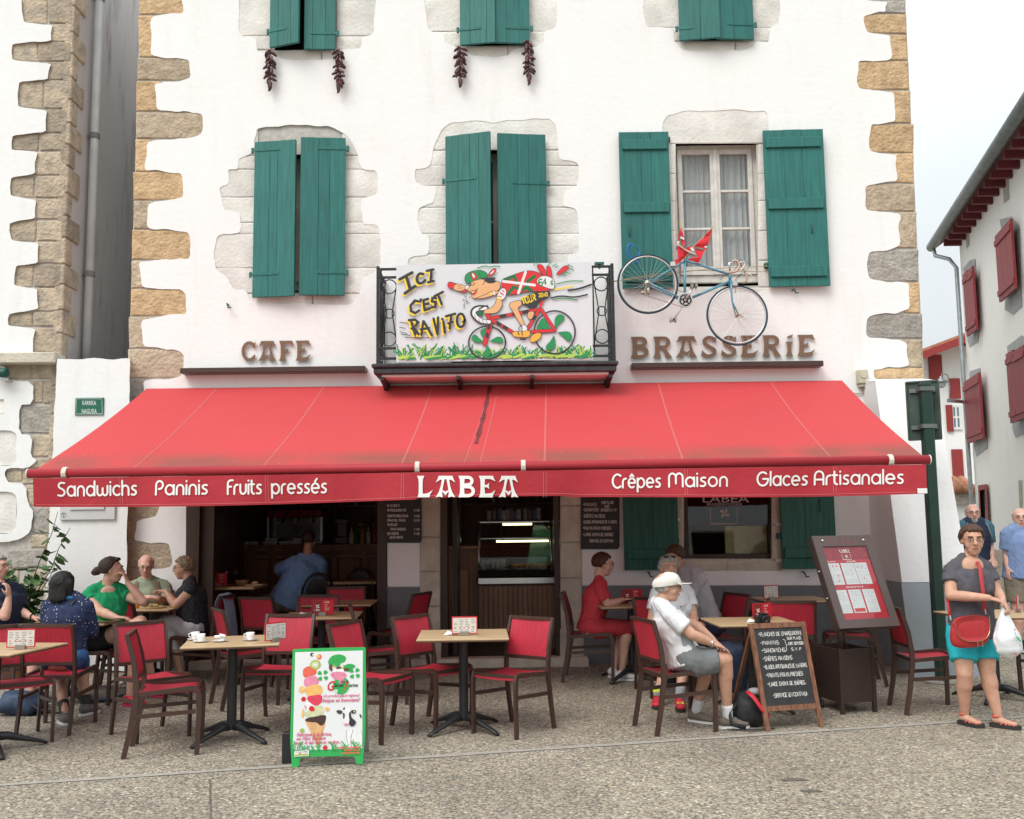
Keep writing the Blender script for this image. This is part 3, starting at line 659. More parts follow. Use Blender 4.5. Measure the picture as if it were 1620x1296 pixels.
for (px,py) in((1213,222),(1056,221),(1213,420),(1070,855),(1233,848)):
    c=at(px,py,FY-.03); mb.box((c.x-.03,c.y-.02,c.z-.03),(c.x+.03,c.y+.03,c.z+.03),.008)
for (px,py) in((1254,459),(1025,905),(1270,905),(361,482)):
    c=at(px,py,FY-.02); mb.tube([c+Vector((0,.02,0)),c+Vector((0,-.05,0)),c+Vector((.02,-.06,-.05)),c+Vector((.05,-.06,-.045))],.009,6)
for (px,py) in((996,365),(1284,362),(1297,800),(1284,427)):
    c=at(px,py,FY-.08); mb.tube([c+Vector((0,.01,.06)),c+Vector((0,-.02,.05)),c+Vector((0,-.02,-.05)),c+Vector((0,.01,-.06))],.006,6)
mb.build('shutter_stay',GREEND,BLD,world=True,smooth=True)
# windows
def window(x0,y0,x1,y1,nv,Y=FY+.16,curtain=True,lab=None):
    a=at(x0,y1,Y); b=at(x1,y0,Y); w=MB(); wx=b.x-a.x; f=.055
    w.box((a.x,Y,a.z),(a.x+f,Y+.06,b.z),.004); w.box((b.x-f,Y,a.z),(b.x,Y+.06,b.z),.004); w.box((a.x+f+.001,Y+.002,b.z-f),(b.x-f-.001,Y+.062,b.z),.004); w.box((a.x+f+.001,Y+.002,a.z),(b.x-f-.001,Y+.062,a.z+f+.03),.004)
    o=w.build('window',WHITEP,BLD,world=True); 
    mid=(a.x+b.x)/2
    for s_ in(0,1):
        l0=a.x+f+.003 if s_==0 else mid+.003; l1=mid-.003 if s_==0 else b.x-f-.003; z0=a.z+f+.033; z1=b.z-f-.003; c=MB(); e=.055
        c.box((l0,Y-.022,z0),(l0+e,Y+.03,z1),.005); c.box((l1-e,Y-.022,z0),(l1,Y+.03,z1),.005); c.box((l0+e+.001,Y-.02,z1-e),(l1-e-.001,Y+.03,z1)); c.box((l0+e+.001,Y-.02,z0),(l1-e-.001,Y+.03,z0+e+.04))
        for k in range(1,nv): z=z0+e+.04+(z1-z0-2*e-.04)*k/nv; c.box((l0+e+.001,Y-.018,z-.014),(l1-e-.001,Y+.02,z+.014),.004)
        if s_==1: c.box((mid-.022,Y-.034,z0),(mid+.022,Y-.023,z1),.004)
        c.build('casement',WHITEP,o,world=False) if False else None
        cc=c.build('casement',WHITEP,BLD,world=True)
        zz=z0+e+.04; st=(z1-e-zz)/nv
        for k in range(nv):
            p=MB(); p.box((l0+e,Y+.008,zz+st*k+.014),(l1-e,Y+.012,zz+st*(k+1)-.014)); pp=p.build('pane',CLEAR if curtain else GLASS,cc); 
            for q in pp.data.vertices: q.co-=BLD.location
    if curtain:
        cu=MB(); n=90; Yc=Y+.09
        vs=[]
        for i in range(n+1):
            x=a.x+f+(wx-2*f)*i/n; yy=Yc+.022*math.sin(i*.9+1.3*math.sin(i*.23))+.01*math.sin(i*2.1)
            for z in(a.z+.02,b.z-.02): vs.append((x,yy,z))
        cu.add(vs,[(2*i,2*i+2,2*i+3,2*i+1) for i in range(n) if not (42<=i<=45)])
        cu.build('curtain',CURT,BLD,world=True,smooth=True)
        d=MB(); d.box((a.x,Yc+.3,a.z),(b.x,Yc+.32,b.z)); d.build('dark_backing',DARK,BLD,world=True)  # near-black panel close behind the curtain, coloured for an unlit room
CLEAR=bpy.data.materials.new('clear_glass'); CLEAR.use_nodes=True
_n=CLEAR.node_tree; _n.nodes.clear(); _o=_n.nodes.new('ShaderNodeOutputMaterial'); _m=_n.nodes.new('ShaderNodeMixShader'); _t=_n.nodes.new('ShaderNodeBsdfTransparent'); _g=_n.nodes.new('ShaderNodeBsdfGlossy'); _g.inputs['Roughness'].default_value=.03; _lw=_n.nodes.new('ShaderNodeLayerWeight'); _lw.inputs[0].default_value=.5; _pw=_n.nodes.new('ShaderNodeMath'); _pw.operation='POWER'; _pw.inputs[1].default_value=4; _f=_n.nodes.new('ShaderNodeMath'); _f.operation='MULTIPLY_ADD'; _f.inputs[1].default_value=.8; _f.inputs[2].default_value=.045; _n.links.new(_lw.outputs['Facing'],_pw.inputs[0]); _n.links.new(_pw.outputs[0],_f.inputs[0])
_t.inputs[0].default_value=(.88,.9,.9,1)
_n.links.new(_f.outputs[0],_m.inputs[0]); _n.links.new(_t.outputs[0],_m.inputs[1]); _n.links.new(_g.outputs[0],_m.inputs[2]); _n.links.new(_m.outputs[0],_o.inputs[0])
window(1069,229,1196,448,3)
window(416,250,536,460,3,Y=FY+.25,curtain=False); window(720,242,856,570,3,Y=FY+.3,curtain=False)
# brasserie window (dark brown frame)
a=at(1082,884,FY+.12); b=at(1220,745,FY+.12); w=MB(); f=.05
w.box((a.x,FY+.06,a.z),(a.x+f,FY+.16,b.z)); w.box((b.x-f,FY+.06,a.z),(b.x,FY+.16,b.z)); w.box((a.x+f,FY+.062,a.z),(b.x-f,FY+.158,a.z+.045)); w.box((a.x+f,FY+.062,b.z-.05),(b.x-f,FY+.158,b.z))
bw=w.build('shop_window',BROWNW,BLD,world=True)
p=MB(); p.box((a.x+f,FY+.1,a.z+.045),(b.x-f,FY+.106,b.z-.05)); pp=p.build('pane',CLEAR,bw); 
for q in pp.data.vertices: q.co-=BLD.location
WTXT=mat('window_lettering',(.5,.42,.4),rough=.6,var=0)
mb=MB(); fnw=lambda u,v,l_: (lambda q:(q.x,q.y,q.z))(at(u,-v,FY+.098-l_))
bfont(mb,'LABEA',1110,-795,17,fnw,width=75); bfont(mb,'BRASSERIE-PIZZERIA',1118,-800,6,fnw,width=56)
for s_ in([(1124,-803),(1124,-829),(1166,-829),(1166,-803)],): ribbon(mb,s_,1,fnw,.001)
for k in range(4):
    th=PI/2*k; ribbon(mb,[(1146+math.cos(th+t*.5)*t*3,-812+math.sin(th+t*.5)*t*3) for t in(0.3,1,1.6,2.2)],3,fnw,.0012)
tx=mb.build('window_lettering',WTXT,bw); 
for q in tx.data.vertices: q.co-=BLD.location
# framed map inside the window
d=MB(); a1=at(1148,876,FY+.3); b1=at(1212,832,FY+.3); d.box((a1.x,FY+.3,a1.z),(b1.x,FY+.32,b1.z)); d.box((a1.x-.4,FY+1.2,a.z-.6),(b1.x+.4,FY+1.25,b.z+.6))
d=MB(); d.box((a1.x,FY+.3,a1.z),(b1.x,FY+.32,b1.z)); tag(d.build('paper_map',mat('map_print',(.38,.40,.22),rough=.7,var=.5,vs=14,col2=(.5,.42,.2))),'pale green and yellow paper map behind the shop window glass','map')
d=MB(); d.box((a1.x-.7,FY+1.3,a.z-.6),(b1.x+.4,FY+1.35,b.z+.6)); d.build('dark_backing',DARK,BLD,world=True)  # near-black panel, its colour in place of the shop room's shade
# ledges above the awning
for nm,(x0,x1,y) in (('l',(292,581,590)),('r',(997,1296,580))):
    a=at(x0,y+4,FY); b=at(x1,y-4-(1 if nm=='l' else 0),FY); mb=MB(); s_=(at(x1,y-3,FY).z-at(x0,y-3,FY).z)
    za=at(x0,y+(0 if nm=='l' else 2),FY).z
    mb.box((a.x,FY-.16,za-.03),(b.x,FY-.001,za+.03),.006); mb.build('sign_ledge',BROWN,BLD,world=True)
# small fittings
mb=MB(); c=at(1364,598,FY-.05); mb.box((c.x-.055,FY-.1,c.z-.07),(c.x+.055,FY-.001,c.z+.09),.01); mb.lathe([(.04,-.11),(.04,-.101)],(c.x,FY,c.z+.03),14,axis=1); mb.box((c.x-.04,FY-.08,c.z-.1),(c.x+.04,FY-.001,c.z-.071))
mb.tube([(c.x,FY-.03,c.z-.1),(c.x+.02,FY-.03,c.z-.15),(c.x-.02,FY-.02,c.z-.17),(c.x-.12,FY-.02,c.z-.17)],.008,6)
tag(mb.build('junction_box',mat('beige_plastic',(.5,.46,.35),rough=.5)),'beige electrical box with dangling cable above the right end of the awning','electrical box')
# string lines of loose cable, hook
mb=MB(); p=[at(x,y,FY-.12) for x,y in((970,445),(1050,432),(1150,424),(1215,421))]; mb.tube(p,.004,5); mb.tube([at(970,446,FY-.12),at(1100,428,FY-.14),at(1213,430,FY-.1)],.004,5)
tag(mb.build('rope',mat('rope_tan',(.38,.28,.17),rough=.9)),'thin tan rope stretched from the balcony rail to the shutter behind the bicycle','rope')

# ---------------- buttress at the right corner ----------------
BT=thing('buttress','white sloping corner buttress with a grey painted base beside the green signpost','buttress',(4.28,10.4,.06))
x0=at(1380,900,FY).x; x1=x0+.66
prof=[(FY+.3,3.13),(FY-.36,3.08),(10.35,1.5),(10.22,.96)] 
def bt(z): return 10.62-(3.1-z)*.205
m1=MB(); zs=[.955,1.6,2.3,3.07]; 
vs=[];
for z in zs: vs+=[(x0+.0,FY+.2,z),(x0+.002,bt(z),z),(x1-.02+.02*(3.1-z),bt(z),z),(x1+.0,FY+.2,z)]
m1.add(vs,[(4*i+k,4*i+k+1,4*i+5+k,4*i+4+k) for i in range(3) for k in range(3)]+[(12,13,14,15)])
m1.add([(x0,FY+.2,3.07),(x0,bt(3.07),3.07),(x1,bt(3.07),3.07),(x1,FY+.2,3.07),(x0,FY-.02,3.14),(x1,FY-.02,3.14)],[(0,1,4),(1,2,5,4),(2,3,5)])
m1.build('white_face',PLB,BT,world=True)
m1=MB(); vs=[]
for z in(-.1,.5,.95): vs+=[(x0-.012,FY+.2,z),(x0-.012,bt(z)-.01,z),(x1+.04-.02*z,bt(z)-.01,z),(x1+.04,FY+.2,z)]
m1.add(vs,[(4*i+k,4*i+k+1,4*i+5+k,4*i+4+k) for i in range(2) for k in range(3)]+[(8,9,10,11)])
m1.build('grey_base',mplaster('buttress_grey',(.30,.335,.36),(.4,.42,.43),.5),BT,world=True)

# ---------------- low screen wall on the left of the building ----------------
LWy=10.82
a=at(90,568,LWy); b=at(206,568,LWy)
LW=thing('screen_wall','low white plastered wall closing the alley, with the green street name plate','wall',(a.x+.4,LWy,.07))
mb=MB(); op=rough([(90,568),(120,568),(150,567),(180,568),(206,567),(204,700),(201,850),(197,1062),(67,1062),(74,900),(82,740)],10,.8,44)
sheet(mb,op,[],pw(LWy),pw(LWy+.3)); mb.build('plaster_face',PLB,LW,world=True)

def pmap(Y,off=0): return lambda u,v,l_: tuple(at(u,-v,Y-off-l_))
ST=thing('street_sign','small green enamel plate with white capitals on the white screen wall','sign',tuple(at(141,643,LWy-.01)))
mb=MB(); a=at(118,657,LWy-.02); b=at(164,629,LWy-.02); mb.box((a.x,LWy-.016,a.z),(b.x,LWy-.002,b.z),.003); mb.build('plate',mat('enamel_green',(.02,.13,.085),rough=.3,var=.05),ST,world=True)
mb=MB(); f_=pmap(LWy,.016); bfont(mb,'KARRIKA',130,-641,10,f_,width=22,bold=.02); bfont(mb,'NAGUSIA',129,-654,10,f_,width=24,bold=.02)
for c_ in([(121,-631),(161,-631),(162,-655),(120,-655),(121,-631)],): ribbon(mb,c_,.5,f_,.0008)
mb.build('lettering',WPL,ST,world=True)
NB=thing('notice_board','white wall panel half hidden under the left end of the awning','notice board',tuple(at(139,800,LWy-.01)))
mb=MB(); a=at(94,823,LWy-.03); b=at(183,770,LWy-.03); mb.box((a.x,LWy-.03,a.z),(b.x,LWy-.002,b.z),.004); a=at(110,807,LWy-.04); b=at(166,775,LWy-.04); mb.box((a.x,LWy-.045,a.z),(b.x,LWy-.03,b.z),.003); mb.build('panel',mat('panel_grey',(.6,.6,.6),rough=.5,var=.04),NB,world=True)
mb=MB(); f_=pmap(LWy,.031); ribbon(mb,arc(100.5,-815,4,4,0,360,14),.8,f_); ribbon(mb,[(97,-813),(104,-813)],1.2,f_,.001); ribbon(mb,[(100.5,-813),(100.5,-818)],1.2,f_,.0012); mb.build('emblem',mat('emblem_grey',(.25,.25,.25),rough=.6),NB,world=True)

# ---------------- left neighbour ----------------
NY=11.0
NE=thing('neighbour_house','white house at the left edge with grey brown rubble corner stones','house',(-6.5,NY,.08))
def xc(y): return 117-26/557*y if y<560 else 91-(y-560)*.04
QN=[(-190,-130,80),(-130,-90,20),(-90,-50,84),(-50,-4,20),(-4,38,36),(38,66,82),(66,97,20),(97,127,78),(127,172,30),(172,211,73),(211,239,20),(239,278,57),(278,313,18),(313,348,56),(348,382,17),(382,418,60),(418,455,24),(455,493,60),(493,517,14),(517,558,54)]
ln=rough(chaikin(qline(QN,-1),1,False,.1),9,.6,21,False)
lx=-60
mb=MB(); sheet(mb,[(lx,-195),(20,-195)]+ln+[(54,558),(lx,558)],[],pw(NY-.03),pw(NY+.02)); mb.build('plaster_wall',PLB,NE,world=True)
bk=[(lx,-195),(xc(-195),-195),(xc(560),560),(xc(1062)-2,1062),(lx,1062)]
mb=MB(); sheet(mb,bk,[],pw(NY+.012),pw(NY+.3)); mb.build('masonry_wall',MORT,NE,world=True)
for a,b,x in QN: 
    xm=random.uniform(.45,.6)
    r_=xc((a+b)/2)+random.uniform(-2,1.5)
    if r_-x>52: 
        xx=x-6+(r_-x)*xm; stone_block(jr(x-7,a+1,xx,b-1,1),STN,NY-.006,parent=NE); stone_block(jr(xx+1.5,a+1,r_,b-1,1),STN,NY-.01,parent=NE)
    else: stone_block(jr(x-7,a+1,r_,b-1,1),STN,NY-.006,parent=NE)
# ledge
mb=MB(); a=at(lx,573,NY-.1); b=at(91,558,NY-.1); mb.box((a.x,NY-.16,b.z-.12),(b.x,NY+.1,b.z+.0),.01); o=mb.build('string_course',STJ,NE,world=True)
# lower part
SL=[(8,574,50,600,0),(50,574,86,600,0),(53,603,68,639,0),(69,603,84,639,0),(31,641,84,687,2),(52,689,83,723,0),(47,725,80,742,0),(9,745,36,762,0),(36,744,79,766,0),(43,768,78,800,0),(52,803,78,845,2),(48,847,77,868,0),(10,870,76,900,2),(48,902,76,940,0),(40,942,75,985,2),(20,987,74,1040,0),(-30,632,6,655,3),(-30,681,27,737,3),(-30,778,26,845,3),(-30,640,0,660,3),(-40,900,30,960,0),(-40,962,18,1010,0)]
for a,b,c,d,k in SL: stone_block(jr(a,b,c,d-1,.9),[STN,STN,STG,STL][k],NY-.006,parent=NE)
lo=[(lx,574),(8,576),(8,601),(54,603),(52,640),(30,641),(31,687),(50,690),(49,722),(60,728),(44,740),(10,742),(6,750),(14,764),(42,766),(45,800),(52,810),(50,842),(34,852),(8,858),(-20,858),(lx,850)]
lh=[rect(-50,631,6,656)[::1],chaikin(rect(-50,680,27,738),1,True,.1),chaikin(rect(-50,777,26,846),1,True,.1)]
mb=MB(); lo2=rough(chaikin(lo,1,True,.2),8,1,33)
sheet(mb,lo2,[[(-20,632),(6,632),(6,655),(-20,655)],chaikin([(-22,681),(27,681),(25,710),(27,737),(-22,737)],2,True,.2),chaikin([(-22,778),(26,778),(27,810),(24,845),(-22,845)],2,True,.2)],pw(NY-.028),pw(NY+.02)); mb.build('plaster_wall',PLB,NE,world=True)
# side wall along the alley
XA=at(xc(300),300,NY).x+.02
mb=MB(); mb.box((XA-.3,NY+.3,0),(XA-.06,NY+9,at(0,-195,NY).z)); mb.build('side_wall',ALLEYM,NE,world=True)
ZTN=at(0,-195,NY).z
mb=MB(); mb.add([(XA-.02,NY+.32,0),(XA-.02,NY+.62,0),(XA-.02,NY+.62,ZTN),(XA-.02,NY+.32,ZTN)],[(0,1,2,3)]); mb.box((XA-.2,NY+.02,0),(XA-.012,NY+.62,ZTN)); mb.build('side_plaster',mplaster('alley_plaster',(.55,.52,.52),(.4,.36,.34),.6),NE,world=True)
z=.2; k=0
while z<ZTN-.3:
    h=random.uniform(.22,.33); dpt=.34 if k%2 else .16
    mb=MB(); mb.box((XA-.1,NY-.004,z),(XA+.006+random.uniform(0,.008),NY+dpt+random.uniform(-.03,.05),z+h-.015),.012); mb.build('stone',STN,NE,world=True); z+=h; k+=1
# downpipe in the alley
DP=thing('downpipe','grey downpipe running up the alley side of the left house','downpipe',(XA+.07,NY+.52,3.2))
mb=MB(); mb.tube([(XA+.07,NY+.52,2.9),(XA+.07,NY+.52,ZTN)],.05,12); mb.build('pipe',mat('pipe_grey',(.55,.56,.56),rough=.5,var=.1,vs=4),DP,smooth=True,world=True)
for z in(4.55,6.25,8.0):
    mb=MB(); mb.lathe([(.058,0),(.062,.01),(.062,.06),(.058,.07)],(XA+.07,NY+.52,z),12); mb.box((XA-.02,NY+.5,z+.02),(XA+.03,NY+.53,z+.04)); mb.build('bracket',mat('pipe_clip',(.2,.19,.18),rough=.6),DP,world=True)
# flood lamp on neighbour wall
FL=thing('flood_lamp','small dark green spotlight on a grey bracket at the left edge','lamp',tuple(at(2,592,NY-.1)))
c=at(2,590,NY-.15); mb=MB(); mb.lathe([(.03,-.1),(.05,-.02),(.055,.06),(.05,.065)],tuple(c),14,axis=0); mb.build('lamp_head',GREEND,FL,world=True,smooth=True)
mb=MB(); c2_=at(12,600,NY-.1); mb.box((c2_.x-.06,NY-.15,c2_.z-.02),(c2_.x+.03,NY-.03,c2_.z),.004); mb.tube([(c2_.x,NY-.1,c2_.z),(c2_.x,NY-.12,c2_.z+.09)],.012,6); mb.build('bracket',STEEL,FL,world=True)
# ---------------- street house on the right ----------------
u_=Vector((-.2334,-.9724,0)).normalized()   # along the wall toward the camera
nW=Vector((u_.y,-u_.x,0))
G0=at(1475,388,20.6); C0=G0-nW*.42+u_*.55; C0.z=0; zgut=G0.z
def hw(px,py,off=0): return hit(px,py,C0+nW*off,nW)
RH=thing('street_house','long white house with dark red shutters running down the street at the right','house',(C0.x,C0.y,.9))
def wc(t,z,off=0): return C0+u_*t+nW*off+Vector((0,0,z))
zg=zgut-.05
mb=MB(); mb.add([wc(0,0),wc(9,0),wc(9,zg+.1),wc(0,zg+.1),wc(0,0,-8),wc(9,0,-8),wc(9,zg+.1,-8),wc(0,zg+.1,-8),wc(0,zg+3,-4),wc(9,zg+3,-4)],[(0,1,2,3),(4,5,6,7),(0,4,7,8,3),(1,5,6,9,2)]); mb.build('wall',PLC,RH,world=True)
# roof with tiles rows
mb=MB(); mb.add([wc(-.6,zg-.02,.36),wc(9.4,zg-.02,.36),wc(9.4,zg+3.1,-4),wc(-.6,zg+3.1,-4),wc(-.6,zg+.08,.36),wc(9.4,zg+.08,.36),wc(9.4,zg+3.22,-4),wc(-.6,zg+3.22,-4)],[(0,1,2,3),(4,5,6,7),(0,1,5,4),(0,3,7,4),(1,2,6,5)]); mb.build('roof',mat('eave_board',(.10,.03,.028),rough=.7),RH,world=True)
mb=MB(); mb.tube([wc(-.65,zg+.03,.43),wc(9.4,zg+.03,.43)],.10,10); mb.build('gutter',mat('old_zinc',(.20,.22,.22),rough=.5,metal=.5,var=.2),RH,world=True,smooth=True)
for i in range(20):
    t=.2+i*.46; mb=MB(); a=wc(t,zg-.13,.0); b=wc(t,zg-.11,.33); mb.bar(a,b,.08,.13); mb.build('rafter',mat('eave_red',(.14,.022,.025),rough=.6),RH,world=True)
mb=MB(); mb.tube([wc(-.45,zg+.0,.43),wc(-.4,zg-.22,.40),wc(-.05,zg-.4,.2),wc(.08,zg-.62,.1),wc(.08,1.4,.1),wc(.08,.6,.1)],.042,10); mb.build('downpipe',ZINC,RH,world=True,smooth=True)
def wshut(q,n=3,lab=None):
    p=[hw(*c,.12) for c in q]; mid=sum(p,Vector())/4
    ux=((p[1]-p[0])+(p[2]-p[3]))/2; uz=((p[0]-p[3])+(p[1]-p[2]))/2; w=abs(ux.dot(u_)); h=uz.z
    o=thing('shutter',None,None); o.parent=RH; o.location=mid-RH.location
    if lab:o['label']=lab
    for i in range(n):
        m_=MB(); c=u_*((i+.5)/n-.5)*w; m_.obox(c,u_*(w/n/2-.004),nW*.02,Vector((0,0,h/2))); m_.build('plank',REDW,o)
    for z in(.38,-.38):
        m_=MB(); m_.obox(nW*.03+Vector((0,0,z*h)),u_*(w/2-.01),nW*.012,Vector((0,0,.045))); m_.build('batten',REDW,o)
wshut([(1575,366),(1602,353),(1607,463),(1582,473)],3)
wshut([(1525,433),(1532,428),(1538,527),(1530,533)],2); wshut([(1532,428),(1540,422),(1546,521),(1538,527)],2)
wshut([(1593,559),(1605,554),(1611,665),(1600,671)],2); wshut([(1605,554),(1622,547),(1628,659),(1611,665)],2)
wshut([(1525,601),(1550,594),(1557,696),(1532,699)],4)
PATCH=mat('cement_patch',(.40,.41,.41),rough=.9,var=.12,vs=6,bump=.3)
for q in([(1581,348),(1600,342),(1613,360),(1616,485),(1602,498),(1590,490),(1586,380)],[(1524,424),(1534,412),(1543,410),(1544,430),(1549,525),(1547,542),(1534,549),(1531,540),(1526,440)],
 [(1593,548),(1616,530),(1640,545),(1640,680),(1607,692),(1602,680)],[(1534,588),(1550,582),(1552,600),(1560,650),(1562,710),(1545,722),(1540,700)]):
    m_=MB(); m_.prism(rough(q,6,.6,3),lambda x,y: tuple(hw(x,y,.012)),lambda x,y: tuple(hw(x,y,-.05))); m_.build('cement_patch',PATCH,RH,world=True)
for q in([(1585,268),(1594,262),(1597,315),(1588,323)],[(1526,352),(1531,346),(1534,388),(1529,394)],[(1611,760),(1617,760),(1618,803),(1613,803)]):
    m_=MB(); m_.prism(q,lambda x,y: tuple(hw(x,y,.006)),lambda x,y: tuple(hw(x,y,-.06))); m_.build('vent_slot',mat('slot_stone',(.42,.39,.32),rough=.9),RH,world=True)
m_=MB(); sheet(m_,[(1547,768),(1561,766),(1565,840),(1551,848)],[[(1550,776),(1558,774),(1561,834),(1553,838)]],lambda x,y: tuple(hw(x,y,.05)),lambda x,y: tuple(hw(x,y,-.05))); fr=m_.build('window',REDW,RH,world=True)
m_=MB(); m_.prism([(1550,776),(1558,774),(1561,834),(1553,838)],lambda x,y: tuple(hw(x,y,.01)),lambda x,y: tuple(hw(x,y,-.03))); m_.build('pane',GLASS,RH,world=True)
# ---------------- far gabled house ----------------
FH=thing('gabled_house','small white gabled house with red shutters behind the green signpost','house',tuple(at(1495,780,34)))
FHY=34; pf=pw(FHY); pbk=pw(FHY+5)
m_=MB(); a=at(1450,900,FHY);b=at(1560,560,FHY)
Zt=at(1490,560,FHY).z; ridge=at(1502,537,FHY)
m_.add([(a.x-3,FHY,0),(b.x+1,FHY,0),(b.x+1,FHY,Zt),(ridge.x+.3,FHY,ridge.z-.2),(a.x-3,FHY,Zt-1.4),(a.x-3,FHY+8,0),(b.x+1,FHY+8,0),(b.x+1,FHY+8,Zt),(ridge.x+.3,FHY+8,ridge.z-.2),(a.x-3,FHY+8,Zt-1.4)],[(0,1,2,3,4),(5,6,7,8,9),(0,4,9,5),(1,2,7,6)]); m_.build('wall',PLB,FH,world=True)
rx,rz=ridge.x+.3,ridge.z
for s_,xe,ze in((-1,a.x-3.6,Zt-1.5),(1,b.x+1.6,Zt-.3)):
    m_=MB(); m_.add([(rx,FHY-.9,rz),(xe,FHY-.9,ze),(xe,FHY+8,ze),(rx,FHY+8,rz),(rx,FHY-.9,rz+.12),(xe,FHY-.9,ze+.12),(xe,FHY+8,ze+.12),(rx,FHY+8,rz+.12)],[(0,1,2,3),(4,5,6,7),(0,1,5,4),(1,2,6,5),(0,3,7,4)]); m_.build('roof',TILE,FH,world=True)
    m_=MB(); m_.bar((rx,FHY-.93,rz-.1),(xe,FHY-.93,ze-.1),.06,.24); m_.build('bargeboard',REDR,FH,world=True)
for x0,y0,x1,y1 in((1470,562,1488,601),(1503,599,1517,631),(1498,641,1505,683),(1507,711,1521,755)):
    p=at(x0,y1,FHY);q=at(x1,y0,FHY); m_=MB(); m_.box((p.x,FHY-.08,p.z),(q.x,FHY-.01,q.z)); m_.build('shutter',REDR,FH,world=True)
p=at(1505,680,FHY);q=at(1519,641,FHY); m_=MB(); e=.08
m_.box((p.x,FHY-.06,p.z),(p.x+e,FHY+.01,q.z)); m_.box((q.x-e,FHY-.06,p.z),(q.x,FHY+.01,q.z)); m_.box((p.x+e,FHY-.06,q.z-e),(q.x-e,FHY+.01,q.z)); m_.box((p.x+e,FHY-.06,p.z),(q.x-e,FHY+.01,p.z+e)); m_.box(((p.x+q.x)/2-.03,FHY-.06,p.z+e),((p.x+q.x)/2+.03,FHY,q.z-e)); m_.box((p.x+e,FHY-.055,(p.z+q.z)/2-.03),(q.x-e,FHY,(p.z+q.z)/2+.03))
m_.build('window',WPL,FH,world=True); m_=MB(); m_.box((p.x+e,FHY-.03,p.z+e),(q.x-e,FHY-.02,q.z-e)); m_.build('pane',mat('far_glass',(.12,.2,.26),rough=.1,var=0),FH,world=True)
# low shed roof and wall between the buttress and the street house
SH=thing('garden_wall','low white wall with a red tiled coping beyond the buttress','wall',tuple(at(1519,860,22)))
a=at(1500,900,22);b=at(1522,778,22); m_=MB(); m_.box((a.x-.6,22,0),(b.x+.25,22.3,b.z)); m_.build('wall',PLB,SH,world=True)
for i in range(7):
    m_=MB(); x=a.x-.4+i*.17; m_.tube([(x,21.8,b.z+.02),(x,22.5,b.z+.3)],.085,8); m_.build('tile',TILE,SH,world=True,smooth=True)
m_=MB(); m_.box((a.x-.6,21.9,b.z-.28),(b.x+.25,21.999,b.z-.01)); m_.build('stone_band',STG,SH,world=True)
# hidden wooded backdrop behind the street: none in view
# street lamp far
SLm=thing('street_lamp','grey street lamp on a bracket behind the top of the green signpost','street lamp',tuple(hw(1526,637,.1)))
YL=17.5; h=at(1489,604,YL); m_=MB(); m_.lathe([(.01,.10),(.025,.09),(.035,.055),(.10,.015),(.125,-.01),(.09,-.025),(.05,-.03)],tuple(h),18); m_.build('lamp_head',ZINC,SLm,world=True,smooth=True)
m_=MB(); m_.lathe([(.08,-.025),(.07,-.08),(.03,-.11),(.001,-.115)],tuple(h),14); m_.build('lamp_glass',mat('lamp_glass',(.6,.62,.62),rough=.2),SLm,world=True,smooth=True)
m_=MB(); bb=at(1498,633,YL); w0=hw(1526,636,.02); m_.bar((h.x+.1,YL,h.z-.34),w0,.04,.06); m_.tube([h+Vector((0,0,.09)),h+Vector((.03,0,.15)),h+Vector((.12,0,.12)),h+Vector((.15,0,-.1)),h+Vector((.12,0,-.34))],.011,6); m_.build('bracket',ZINC,SLm,world=True)

# ---------------- green signpost ----------------
PY=gp(1492,1078).y
SP=thing('signpost','dark green square post carrying a back turned traffic sign beside the buttress','signpost',tuple(gp(1492,1078)))
PG=mat('post_green',(.012,.04,.03),rough=.4,var=.15,vs=10)
b0=gp(1491,1078); tp=at(1463,606,PY); m_=MB(); m_.tube([b0-Vector((0,0,.1)),(b0.x,b0.y,tp.z)],.055,4,flat=(1,1,0)); 
m_=MB(); m_.box((b0.x-.052,b0.y-.05,b0.z-.1),(b0.x+.052,b0.y+.05,tp.z),.01); m_.build('post',PG,SP,world=True)
m_=MB(); m_.lathe([(.19,-.02),(.2,.008),(.19,.012),(.06,.014)],tuple(b0),16); m_.build('base_ring',JO,SP,world=True)
a=at(1453,690,PY); 
ax=Vector((.83,-.4,0)).normalized(); sc=at(1474,647,PY-.03)
SB=mat('sign_back_green',(.055,.085,.07),rough=.5,metal=.3,var=.2)
m_=MB(); hw_,hh_=.165,.28
cx=Vector((b0.x+.02,b0.y+.11,sc.z)); m_.obox(cx,ax*.15,Vector((-ax.y,ax.x,0))*.006,Vector((0,0,.29))); m_.build('sign_panel',SB,SP,world=True)
m_=MB(); nb=Vector((ax.y,-ax.x,0))
for s_ in(-1,1): m_.obox(cx+ax*.15*s_+nb*.008,ax*.008,nb*.018,Vector((0,0,.29)))
for s_ in(-1,1): m_.obox(cx+Vector((0,0,.29*s_))+nb*.008,ax*.15,nb*.018,Vector((0,0,.008)))
m_.build('sign_rim',SB,SP,world=True)
m_=MB()
for z in(-.17,.2): m_.obox(cx+nb*.025+Vector((0,0,z)),ax*.12,nb*.012,Vector((0,0,.02))); m_.box((b0.x-.07,b0.y-.06,sc.z+z-.02),(b0.x+.07,b0.y+.06,sc.z+z+.02))
m_.build('clamp',mat('clamp_dull',(.16,.18,.17),rough=.5,metal=.5),SP,world=True)

